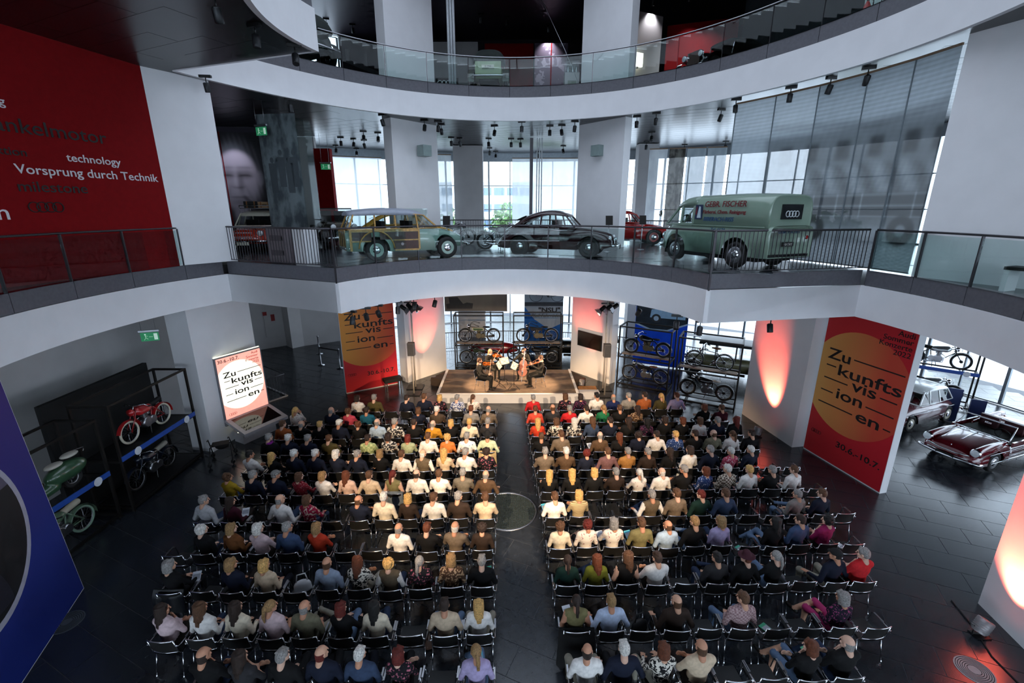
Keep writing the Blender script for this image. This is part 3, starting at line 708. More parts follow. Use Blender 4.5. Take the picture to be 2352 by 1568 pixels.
# ------------------------------------------------------------------ chairs
CHB = mat('chair_black', '141312', 0.62, noise=0.15, scale=10); CHS = mat('chair_seat', '121416', 0.6)
def chair_meshes():
    d = {}
    b = MB(); P = []
    for i in range(9):
        x = -0.205+0.41*i/8; y = -0.235-0.035*math.cos(PI*(i-4)/8.6); P.append([(x, y+0.02, 0.53), (x, y-0.005, 0.65), (x, y-0.035, 0.79)])
    b.grid(P); b.grid([[(x, y+0.014, z) for x, y, z in r] for r in P][::-1])
    d['backrest'] = b.mesh('backrest', CHB)
    b = MB(); P = []
    for i in range(7):
        x = -0.21+0.42*i/6; P.append([(x, y, 0.455+0.012*abs(i-3)/3-0.03*((y-0.05)/0.25)**2*(y > 0.05)) for y in (-0.21, -0.1, 0.0, 0.1, 0.18, 0.225)])
    b.grid(P[::-1]); b.grid([[(x, y, z-0.022) for x, y, z in r] for r in P])
    d['seat'] = b.mesh('seat', CHS)
    b = MB()
    for z, yy, r in ((0.80, -0.038, 0.011), (0.515, 0.02, 0.009)):
        b.tube([(-0.215+0.43*i/8, -0.235-0.035*math.cos(PI*(i-4)/8.6)+yy, z) for i in range(9)], r, 6)
    for s in (-1, 1):
        b.tube([(0.215*s, -0.27, 0.80), (0.22*s, -0.22, 0.52), (0.225*s, -0.17, 0.44), (0.225*s, 0.20, 0.44)], 0.010, 6)
    b.tube([(-0.225, 0.19, 0.435), (0.225, 0.19, 0.435)], 0.009, 6); b.tube([(-0.225, -0.16, 0.435), (0.225, -0.16, 0.435)], 0.009, 6)
    d['frame'] = b.mesh('frame', CHROME)
    for s, n in ((-1, 'armrest_a'), (1, 'armrest_b')):
        b = MB().tube([(0.22*s, -0.262, 0.70), (0.265*s, -0.25, 0.67), (0.272*s, -0.20, 0.662), (0.272*s, 0.10, 0.668), (0.268*s, 0.155, 0.64), (0.245*s, 0.17, 0.45)], 0.0105, 6)
        b.box((0.272*s, 0.02, 0.683), (0.028, 0.19, 0.012), mi=1)
        d[n] = b.mesh('armrest', [CHROME, STEEL])
    for s, n in ((-1, 'l'), (1, 'r')):
        d['leg_f'+n] = MB().tube([(0.225*s, 0.18, 0.44), (0.232*s, 0.205, 0.02)], 0.010, 6).lathe([(0.014, 0), (0.014, 0.02), (0.008, 0.03)], 8, (0.232*s, 0.205, 0.0)).mesh('leg', CHROME)
        d['leg_b'+n] = MB().tube([(0.225*s, -0.15, 0.44), (0.235*s, -0.25, 0.02)], 0.010, 6).lathe([(0.014, 0), (0.014, 0.02), (0.008, 0.03)], 8, (0.235*s, -0.25, 0.0)).mesh('leg', CHROME)
    return d
CH = chair_meshes()
def chair(loc, rz, label, group, name='chair'):
    t = thing(name, label, 'chair', loc, rz, group)
    for k, me in CH.items(): inst(k.split('_')[0], me, t)
    return t
ORD = ['zeroth', 'first', 'second', 'third', 'fourth', 'fifth', 'sixth', 'seventh', 'eighth', 'ninth', 'tenth', 'eleventh', 'twelfth', 'thirteenth', 'fourteenth', 'fifteenth', 'sixteenth', 'seventeenth', 'eighteenth', 'nineteenth', 'twentieth']
ORD += ['twenty-'+b for b in ORD[1:10]]+['thirtieth']+['thirty-'+b for b in ORD[1:10]]+['fortieth', 'forty-first', 'forty-second', 'forty-third']
NUM = 'zero one two three four five six seven eight nine ten eleven twelve thirteen'.split()
ROWY = [14.79, 13.79, 12.82, 11.89, 10.94, 9.93, 8.93, 7.93, 6.94, 5.97, 5.1]
def seat_xy(r, side, k):
    x = (-0.80+0.027*(r-1))-0.58*(k-1) if side == 'L' else (0.75+0.038*(r-1))+0.57*(k-1)
    return x, ROWY[r-1]+0.27+0.022*x
NSEAT = {'L': [10, 12, 12, 12, 12, 12, 12, 12, 11, 10, 8], 'R': [10, 12, 12, 12, 13, 13, 13, 12, 11, 10, 8]}
AUD = {
 'L': [
  '9 m dk white;8 s gr olive;6 s dk navy;5 s br navy;4 m bl floraldark;3 s gr floralblue;2 p br whitefl',
  '12 p bl whitefl chin;10 b gr navy;9 c br pink;8 s dk teal;5 m br navy;4 s wh brownstr;2 s au grey;1 b gr taupe',
  '12 s br rust;11 b gr black;10 s bl black;9 k wh navy;8 c au black;7 b gr ltblue;6 s gr floralbw;5 s dk black;4 b gr mustard;3 m bl black;2 s bl cream;1 s gr dkgrey',
  '12 s gr scarf;11 s wh navy;10 s gr navy;9 s br olive;7 s dk plaidgreen;6 m dk floralbw;5 m rd sage;4 s br white;3 c bl orange;2 s gr whitebl;1 h bk ltgreen',
  '12 s bk white;11 l bl black;10 s wh navy;9 s wh navy;8 m wh navy;7 s gr navy;6 m db black;5 s br white;4 b wh vest;3 l bl beige;2 s gr white;1 c dk floraldark',
  '12 c br yellow;11 s gr navy;10 k gr navy;9 m br redprint;8 m db white;7 l au pinkbeige;6 s br beige;5 p rd khaki;4 b dk white;3 s br white;2 s gr sparkle;1 b gr brown',
  '12 s gr ltgrey;11 l dk maroon;9 b gr white;8 m br redfloral;6 b br navy;5 s wh cream;4 m bl dkbrown;3 s br white;2 s gr dkbrown;1 s br beige',
  '11 c wh black;10 m db leather;9 m wh palepink;8 s gr denim;7 m db redorange;4 b gr white;3 s au black;2 b wh taupe;1 c dk dkbrown',
  '11 m gr black;9 m db navy;8 m bl beige;6 b br greyblue;5 l au bwprint spread;4 c bl vest;3 p gr floraldark;2 m db brownprint;1 s gr black',
  '10 l dk palepink;9 l br white;8 l dk cream;7 p db palepink;6 b gr olivegrey cross;5 m rd black cross;4 l bk cream;2 s dk beige spread;1 l bl white spread',
  '8 b dk black;7 l dk dkgrey;6 s gr black;5 b rd navy;4 s wh slate;3 m rd floraldark;1 p db lavender cross',
 ],
 'R': [
  '1 s gr red;3 m br floraldark;4 m dk floralpurple;5 s bk white;6 b gr royal;7 s gr grey;8 s dk rust;9 p bl olive;10 s au lavender',
  '1 s au coral;2 b br dkgrey;3 s gr red;4 s dk white;5 p db green;6 s br black;7 l dk brownprint;11 m au black;12 s br maroon',
  '1 l bl redorange;2 m br bwprint;3 l wh floralbw;4 l br slate;5 s dk navy chin;6 l dk black;7 l bk floralpurple;8 m dk black;9 m au black;10 m br white;11 s gr navy;12 l rd black',
  '1 s br black;2 s br taupe;4 b gr brown;5 l au black;6 c dk navy;7 s dk white;8 s bl bluefl;9 s dk black;10 b br olivegrey;11 p br floralwhite;12 s dk black',
  '1 s gr taupe;2 s wh brown;3 c rd navy;4 s br mauve;5 s gr camel;6 s gr dkbrown;7 l dk black;8 m dk white;9 s gr navy;10 s wh pinkfloral;11 s wh navy',
  '1 l bl black;2 l bl black;3 m bl black;4 s gr dkbrown;5 p wh floralwhite;6 b wh white;7 s gr black;8 m au bluefl;9 s wh check;10 s bl white;11 s gr black;12 s br white',
  '1 s br white;2 m bl beigestr;5 s gr vest;6 s br taupe;7 s rd dkgreen;8 s br slate;11 s gr grey cross;12 s br navy',
  '1 c br cream;2 c rd whitefl;3 m gr whitefl;4 s br khaki;5 b br ltblue;6 s db black cross;7 m db lavender;9 l bk black cross;10 s dk denim;11 c bk magenta',
  '1 p dk dkgreen;2 l au green2;3 l br straps;4 s dk white;6 s bk dkgrey cross;7 h au black;8 p gr black cross;10 k bk navy spread;11 s gr red',
  '1 p dk khaki;2 s db paleblue;4 b br dkbrown;6 s br plaidpink spread;9 m gr floralpurple cross',
  '1 b dk white spread;2 s wh navy;3 m au bwprint spread;4 b br beige;7 m au black cross;8 b gr black',
 ],
}
FEM = set('mlpc')
rnd = random.Random(3)
for side in 'LR':
    blk = 'left' if side == 'L' else 'right'
    for r in range(1, 12):
        people = {int(e.split()[0]): e.split()[1:] for e in AUD[side][r-1].split(';')}
        n = max(NSEAT[side][r-1], max(people))
        for k in range(1, n+1):
            x, y = seat_xy(r, side, k); dx = rnd.uniform(-0.02, 0.02); dy = rnd.uniform(-0.03, 0.03)
            rz = R(1.3)+rnd.uniform(-0.05, 0.05)
            where = '%s row from the stage, %s seat %s of the aisle' % (ORD[r], ORD[k], blk)
            chair((x+dx, y+dy, 0), rz, 'black chair with chrome frame, '+where, 'audience chairs')
            if k not in people: continue
            e = people[k]; hs, hc, top = e[0], e[1], e[2]; opt = e[3] if len(e) > 3 else ''
            sex = 'f' if hs in FEM or top in ('redprint', 'floraldark', 'floralpurple', 'whitefl') else 'm'
            tx = math.degrees(math.atan2(0.2-x, 18.6-y)); yaw = max(-30, min(30, -15*round(tx/15)))+rnd.choice((0, 0, 0, -15, 15)); yaw = max(-30, min(30, yaw))
            arms = 'chin' if opt == 'chin' else rnd.choice(('lap', 'lap', 'cross', 'rest') if sex == 'm' else ('lap', 'lap', 'knees', 'cross'))
            legs = {'spread': 'spread', 'cross': 'figure4' if sex == 'm' else 'crossed'}.get(opt) or ('straight' if r < 7 else rnd.choice(('straight', 'crossed')))
            if hs in 'hk': desc = {'au': 'burgundy hat', 'wh': 'white cap', 'gr': 'striped cap', 'bk': 'black hat'}[hc]
            else: desc = ('balding' if hs == 'b' else HWORD[hs]+' '+HCW[hc]+' hair')
            lab = 'person, %s, %s, row %s seat %s %s' % (desc, WORD.get(top, top+' top'), NUM[r], NUM[k], blk)
            sl = 0 if top in ('straps', 'khaki') and sex == 'f' else (2 if top in ('navy', 'black', 'taupe', 'brown', 'dkbrown', 'leather', 'maroon', 'camel', 'slate', 'grey', 'vest', 'royal', 'olive', 'denim') else rnd.choice((1, 2, 2)))
            legm = LEGM[rnd.choice((0, 1, 1, 2, 5))]; shin = None
            if opt in ('spread', 'cross'): legm = LEGM[{'beige': 3, 'white': 4, 'plaidpink': 3, 'olivegrey': 4, 'grey': 3, 'navy': 4, 'dkgrey': 2, 'bwprint': 4}.get(top, 3)]
            if top == 'floralpurple' and r == 10: legm = mat('trousers_pink', 'a82a64', 0.85)
            if sex == 'f' and rnd.random() < 0.25: shin = SKINS[0]
            add_person(lab, (x+dx, y+dy+0.02, 0.0), rz+R(max(-16, min(16, -tx*0.35)) if r > 4 else 0), sex, arms, legs, hs, hc, top, yaw, rnd.choice(SKINS[:3]), sl, legm, shin, 'concert audience', rnd.uniform(0.97, 1.03))
# ------------------------------------------------------------------ vehicles
def paint(n, c, rough=0.22): return mat('paint_'+n, c, rough, noise=0.02, scale=2, coat=0.8)
CARGLASS = glassmat('car_glass', (0.80, 0.86, 0.86), 0.08)
DARKIN = mat('dark_interior', '1a1614', 0.8); WELL = mat('wheel_well', '050505', 0.95)
def cat_rom(st, sub=4):
    out = []; n = len(st)
    for i in range(n-1):
        p0, p1, p2, p3 = st[max(i-1, 0)], st[i], st[i+1], st[min(i+2, n-1)]
        for s in range(sub):
            t = s/sub
            out.append(tuple(0.5*((2*b)+(-a+c)*t+(2*a-5*b+4*c-d)*t*t+(-a+3*b-3*c+d)*t**3) for a, b, c, d in zip(p0, p1, p2, p3)))
    out.append(st[-1]); return out
def loft(st, K=12, yo=0.0, sub=4, mi=0):
    """closed hull from stations (x, z0, z1, half width, squareness)"""
    b = MB(); rings = []
    for x, z0, z1, w_, n in cat_rom(st, sub):
        ring_ = []
        for j in range(K+1):
            a = PI*j/K; c, s = math.cos(a), math.sin(a)
            ring_.append((x, yo+max(w_, 0.004)*math.copysign(abs(c)**(2/n), c), z0+max(z1-z0, 0.004)*abs(s)**(2/n)))
        rings.append(ring_)
    m = K+1; vs = [p for r in rings for p in r]; fs = []
    for i in range(len(rings)-1):
        for j in range(m): fs.append((i*m+j, (i+1)*m+j, (i+1)*m+(j+1) % m, i*m+(j+1) % m))
    fs += [tuple(range(m)), tuple((len(rings)-1)*m+j for j in reversed(range(m)))]
    b.add(vs, fs, mi, True); return b
def cut(me, cyls):
    """cut wheel openings: cylinders (x, y0, y1, z, r)"""
    o = bpy.data.objects.new('tmp', me); COL.objects.link(o); ops = [o]
    for x, y0, y1, z, r in cyls:
        b = MB().lathe([(r, y0), (r, y1)], 24, (x, 0, z), 'Y', mi=1, smooth=False); cm = b.mesh('cut', [me.materials[0], WELL])
        c = bpy.data.objects.new('tmp', cm); COL.objects.link(c); ops.append(c)
        md = o.modifiers.new('b', 'BOOLEAN'); md.operation = 'DIFFERENCE'; md.object = c; md.solver = 'EXACT'
    if len(me.materials) < 2: me.materials.append(WELL)
    dg = bpy.context.evaluated_depsgraph_get(); dg.update()
    out = bpy.data.meshes.new_from_object(o.evaluated_get(dg))
    for q in ops: bpy.data.objects.remove(q)
    return out
WHEEL = {}
def wheel_meshes(r, wd, hub, rim):
    k = (r, wd, hub.name, rim.name)
    if k not in WHEEL:
        a = wd/2
        t = MB().lathe([(r*0.62, -a*0.8), (r*0.80, -a), (r*0.95, -a*0.9), (r, -a*0.5), (r, a*0.5), (r*0.95, a*0.9), (r*0.80, a), (r*0.62, a*0.8)], 26, axis='Y', caps=False).mesh('tyre', RUBBER)
        h = MB().lathe([(r*0.64, -a*0.75), (r*0.60, -a*0.95), (r*0.5, -a*0.72), (r*0.36, -a*0.8), (0.0, -a*0.8)], 22, axis='Y').lathe([(r*0.64, a*0.75), (r*0.60, a*0.95), (r*0.36, a*0.8), (0.0, a*0.8)], 22, axis='Y').mesh('rim', rim)
        c = MB().lathe([(r*0.36, -a*0.75), (r*0.34, -a*1.0), (r*0.2, -a*1.2), (0.0, -a*1.25)], 18, axis='Y').lathe([(r*0.36, a*0.75), (r*0.34, a*1.0), (r*0.2, a*1.2), (0.0, a*1.25)], 18, axis='Y').mesh('hubcap', hub)
        WHEEL[k] = (t, h, c)
    return WHEEL[k]
def car_wheels(t, xs, y, r, wd=0.15, hub=None, rim=None):
    tm, hm, cm = wheel_meshes(r, wd, hub or CHROME, rim or STEEL)
    for x in xs:
        for s in (-1, 1):
            w_ = inst('wheel', tm, t, (x, y*s, r)); inst('rim', hm, w_); inst('hubcap', cm, w_)
def greenhouse(t, B, T, m, glass=CARGLASS, split=False, pil=0.035, front=True, rear=True):
    """window band: B and T run from the rear corner to the front corner of the car's left side"""
    f = MB(); fl = lambda p: (p[0], -p[1], p[2])
    for i, (a, c) in enumerate(zip(B, T)):
        for g in (lambda p: p, fl): f.bar(g(a), g(c), pil, pil*1.2, up=(1, 0, 0))
    for g in (lambda p: p, fl):
        f.tube([g(p) for p in B], pil*0.45, 5); f.tube([g(p) for p in T], pil*0.45, 5)
    for e in ([0] if rear else [])+([-1] if front else []):
        f.bar(B[e], fl(B[e]), pil, pil); f.bar(T[e], fl(T[e]), pil, pil)
        if split: f.bar(((B[e][0]), 0, B[e][2]), (T[e][0], 0, T[e][2]), pil*0.7, pil*0.7, up=(1, 0, 0))
    f.build('window_frame', m, t)
    for i in range(len(B)-1):
        for g in (lambda p: p, fl): MB().add([g(B[i]), g(B[i+1]), g(T[i+1]), g(T[i])], [(0, 1, 2, 3)]).build('window_pane', glass, t)
    if front: MB().add([B[-1], fl(B[-1]), fl(T[-1]), T[-1]], [(0, 1, 2, 3)]).build('windscreen', glass, t)
    if rear: MB().add([B[0], fl(B[0]), fl(T[0]), T[0]], [(0, 1, 2, 3)]).build('rear_window', glass, t)
def lamp_round(t, x, y, z, r=0.085, name='headlight', d=1):
    for s in (-1, 1):
        h = MB().lathe([(r*1.12, -0.06), (r*1.12, 0.0), (r, 0.02)], 16, axis='X').build(name, CHROME, t, (x, y*s, z), (0, 0, 0 if d > 0 else PI))
        MB().lathe([(r, 0.018), (r*0.7, 0.04), (0, 0.05)], 16, axis='X').build('lens', mat('clear_lens', 'd9dde0', 0.08, spec=0.8) if name == 'headlight' else mat('red_lens', '8c0d0d', 0.2), h)
def bumper(t, x, w_, z, sag=0.08, d=1, r=0.035):
    MB().tube([(x-d*(sag+0.10), -w_, z), (x-d*sag, -w_*0.92, z)]+[(x-d*sag*(abs(i)/4)**2, w_*0.9*i/4, z) for i in range(-3, 4)]+[(x-d*sag, w_*0.92, z), (x-d*(sag+0.10), w_, z)], r, 8).build('bumper', CHROME, t)
def plate(t, x, z, s, d=-1, y=0, w_=0.42, dark=True):
    p = MB().box((0, 0, 0), (0.015, w_, 0.11)).build('licence_plate', BLACKM if dark else mat('plate_white', 'd9d6c4', 0.6), t, (x, y, z))
    text(s, 0.085, mat('plate_ink_w', 'e6e6e0', 0.6) if dark else BLACKM, p, (0, -d*-1, 0) if d < 0 else (0, 1, 0), (0, 0, 1), (0.009*d, 0, -0.03), align='CENTER')
def seats(t, xs, z, m):
    for x in xs:
        for s in (-1, 1):
            b = MB(); b.box((x, 0.30*s, z), (0.45, 0.46, 0.14)); b.box((x-0.24, 0.30*s, z+0.26), (0.12, 0.46, 0.5)); b.build('seat', m, t)
def steering(t, x, y, z):
    pts = [(x+0.06*math.cos(2*PI*i/16), y+0.19*math.sin(2*PI*i/16), z+0.17*math.cos(2*PI*i/16)) for i in range(16)]
    MB().tube(pts, 0.011, 5, closed=True).tube([(x, y, z), (x+0.3, y, z-0.2)], 0.012, 5).build('steering_wheel', BLACKM, t)
def split_hull(t, st, m, wells, yo=0.0, name='body', K=14):
    me = loft(st, K, yo).mesh(name, [m, WELL])
    return inst(name, cut(me, wells), t)
# --- wood-sided wagon
def wagon():
    t = thing('estate_car', 'pale green wood-sided estate car with grey roof on the gallery', 'car', (-3.41, 15.06, Z1+0.008), R(28))
    P = paint('seagreen', '8fa79b'); WOOD = mat('varnished_ash', 'b48a4c', 0.35, noise=0.25, scale=20); DW = mat('dark_wood', '3e1a12', 0.3, noise=0.2, scale=12)
    RG = mat('grey_roof', '9297a4', 0.4)
    rw, fw, r = -1.12, 1.13, 0.335
    wells = [(x, -1.0, -0.42, r, 0.40) for x in (rw, fw)]+[(x, 0.42, 1.0, r, 0.40) for x in (rw, fw)]
    split_hull(t, [(-1.95, 0.36, 0.80, 0.62, 5), (-1.85, 0.32, 0.92, 0.70, 6), (-0.5, 0.28, 0.95, 0.74, 6), (0.45, 0.28, 0.95, 0.74, 5), (0.9, 0.30, 0.93, 0.62, 3.2), (1.35, 0.32, 0.86, 0.48, 2.8), (1.75, 0.36, 0.72, 0.34, 2.4), (1.86, 0.42, 0.60, 0.24, 2.2)], P, wells)
    for s in (-1, 1):
        split_hull(t, [(0.15, 0.30, 0.62, 0.03, 2.5), (0.5, 0.28, 0.72, 0.16, 2.4), (1.1, 0.28, 0.80, 0.24, 2.3), (1.55, 0.30, 0.72, 0.22, 2.3), (1.80, 0.38, 0.56, 0.12, 2.2)], P, wells, 0.56*s, 'fender')
        split_hull(t, [(-1.70, 0.30, 0.42, 0.06, 2.5), (-1.55, 0.28, 0.62, 0.20, 2.5), (-1.12, 0.28, 0.84, 0.25, 2.5), (-0.70, 0.28, 0.62, 0.20, 2.5), (-0.55, 0.30, 0.42, 0.06, 2.5)], P, wells, 0.60*s, 'fender')
        y = 0.752*s
        for x0, x1, z0, z1 in ((-1.82, -1.25, 0.62, 0.86), (-1.0, 0.16, 0.64, 0.86), (-0.62, 0.16, 0.34, 0.60)): MB().box(((x0+x1)/2, y, (z0+z1)/2), (x1-x0, 0.012, z1-z0)).build('wood_panel', DW, t)
        w_ = MB(); w_.box((-0.83, y*1.008, 0.905), (2.08, 0.03, 0.075)); w_.box((-1.85, y*1.003, 0.62), (0.07, 0.03, 0.58)); w_.box((0.19, y*1.003, 0.64), (0.05, 0.03, 0.62)); w_.box((-0.2, y*1.006, 0.62), (0.80, 0.024, 0.035)); w_.box((-1.55, y*1.006, 0.60), (0.55, 0.024, 0.035)); w_.box((-0.2, y*1.006, 0.325), (0.75, 0.03, 0.05))
        w_.tube([(-1.12+0.53*math.cos(a), 0.80*s, 0.335+0.56*math.sin(a)) for a in np.linspace(0.1, PI-0.1, 12)], 0.022, 6); w_.build('wood_trim', WOOD, t)
        MB().lathe([(0.045, 0), (0.04, 0.02), (0, 0.03)], 14, (-0.35, 0, 0.50), 'Y').build('fuel_cap', CHROME, t, (0, 0.765*s if s > 0 else -0.795, 0))
    B = [(-1.88, 0.70, 0.94), (-1.12, 0.72, 0.95), (-0.5, 0.72, 0.95), (0.18, 0.72, 0.95), (0.85, 0.66, 0.95)]
    T = [(-1.70, 0.60, 1.36), (-1.10, 0.62, 1.38), (-0.5, 0.62, 1.38), (0.16, 0.60, 1.37), (0.42, 0.54, 1.34)]
    greenhouse(t, B, T, WOOD, split=True)
    loft([(-1.86, 1.33, 1.38, 0.45, 2.6), (-1.72, 1.33, 1.48, 0.62, 3), (-0.8, 1.35, 1.56, 0.66, 3), (0.1, 1.34, 1.52, 0.62, 2.8), (0.50, 1.31, 1.37, 0.50, 2.5)]).build('roof', RG, t)
    MB().box((-1.955, 0, 0.62), (0.03, 1.1, 0.5)).build('tailgate', DW, t)
    tg = MB(); [tg.box((-1.972, y, 0.62), (0.03, 0.05, 0.56)) for y in (-0.55, -0.2, 0.2, 0.55)]; tg.box((-1.972, 0, 0.90), (0.03, 1.2, 0.06)); tg.build('tailgate_frame', WOOD, t)
    seats(t, (0.25, -0.6), 0.66, DARKIN); steering(t, 0.6, 0.3, 1.02)
    car_wheels(t, (rw, fw), 0.66, r, 0.16, rim=P); bumper(t, 1.98, 0.70, 0.42); bumper(t, -2.02, 0.68, 0.40, d=-1, r=0.045); lamp_round(t, 1.74, 0.52, 0.62)
    lamp_round(t, -1.93, 0.58, 0.46, 0.05, 'tail_light', -1)
    return t
wagon()
def coupe(label, loc, rz, P, name='coupe_car', roofm=None, skirt=True, rimm=None, hub=None):
    t = thing(name, label, 'car', loc, rz)
    rw, fw, r = -1.15, 1.17, 0.335
    wells = [(x, -1.0, -0.42, r-0.02, 0.385) for x in (rw, fw)]+[(x, 0.42, 1.0, r-0.02, 0.385) for x in (rw, fw)]
    split_hull(t, [(-2.05, 0.34, 0.44, 0.30, 2.2), (-1.95, 0.30, 0.62, 0.46, 2.4), (-1.5, 0.27, 0.90, 0.62, 2.8), (-0.9, 0.26, 0.98, 0.72, 4), (0.3, 0.26, 0.96, 0.73, 5), (0.75, 0.27, 0.94, 0.60, 3), (1.35, 0.30, 0.86, 0.42, 2.6), (1.78, 0.34, 0.74, 0.30, 2.3), (1.92, 0.40, 0.58, 0.18, 2.2)], P, wells)
    for s in (-1, 1):
        split_hull(t, [(-0.10, 0.28, 0.52, 0.02, 2.4), (0.4, 0.26, 0.72, 0.15, 2.3), (1.15, 0.26, 0.82, 0.25, 2.3), (1.6, 0.30, 0.74, 0.24, 2.3), (1.88, 0.38, 0.56, 0.14, 2.2)], P, wells, 0.56*s, 'fender')
        split_hull(t, [(-1.95, 0.30, 0.42, 0.05, 2.4), (-1.7, 0.27, 0.62, 0.18, 2.4), (-1.1, 0.26, 0.82, 0.25, 2.4), (-0.65, 0.26, 0.66, 0.21, 2.4), (-0.42, 0.28, 0.44, 0.08, 2.4)], P, wells, 0.58*s, 'fender')
    B = [(-1.35, 0.58, 0.92), (-0.45, 0.68, 0.97), (0.10, 0.68, 0.97), (0.68, 0.62, 0.95)]
    T = [(-0.95, 0.50, 1.22), (-0.42, 0.56, 1.36), (0.02, 0.55, 1.37), (0.36, 0.50, 1.31)]
    greenhouse(t, B, T, P, split=True, pil=0.04, rear=False)
    loft([(-1.72, 0.80, 0.88, 0.46, 2.4), (-1.35, 0.86, 1.12, 0.54, 2.4), (-0.95, 1.16, 1.34, 0.55, 2.5), (-0.4, 1.32, 1.48, 0.58, 2.6), (0.1, 1.32, 1.47, 0.56, 2.6), (0.42, 1.28, 1.34, 0.48, 2.4)]).build('roof', roofm or P, t)
    MB().add([(-1.42, 0.34, 1.16), (-1.42, -0.34, 1.16), (-1.06, -0.32, 1.31), (-1.06, 0.32, 1.31)], [(0, 1, 2, 3)]).build('rear_window', BLACKM, t)
    g = MB()
    for i in range(7): g.tube([(1.97-0.05*abs(i-3)/3, -0.15+0.05*i, 0.36), (1.95-0.06*abs(i-3)/3, -0.14+0.047*i, 0.62), (1.84, -0.10+0.034*i, 0.74)], 0.012, 5)
    g.build('grille', CHROME, t); lamp_round(t, 1.80, 0.52, 0.62)
    seats(t, (0.2,), 0.66, DARKIN); steering(t, 0.46, 0.32, 1.0)
    car_wheels(t, (rw, fw), 0.665, r, 0.16, hub, rimm or BLACK); bumper(t, 2.06, 0.70, 0.40); bumper(t, -2.10, 0.66, 0.38, d=-1)
    MB().tube([(0.72, -0.735, 0.86), (-0.4, -0.745, 0.87)], 0.008, 4).tube([(0.72, 0.735, 0.86), (-0.4, 0.745, 0.87)], 0.008, 4).build('side_trim', CHROME, t)
    plate(t, 2.09, 0.33, '', 1, 0, 0.4); return t
coupe('dark maroon streamlined two-door car behind the gallery railing', (1.56, 15.85, Z1+0.008), R(-18), paint('maroon', '2a1013'))
coupe('bright red streamlined car half hidden by the white pillar', (5.15, 21.45, Z1+0.008), R(-2), paint('red', '9c1a17'), rimm=paint('redrim', '8a1a1a'))
coupe('ochre yellow car seen through the windows of the wood-sided wagon', (-4.15, 18.5, Z1+0.008), R(12), paint('ochre', 'b88a34'))
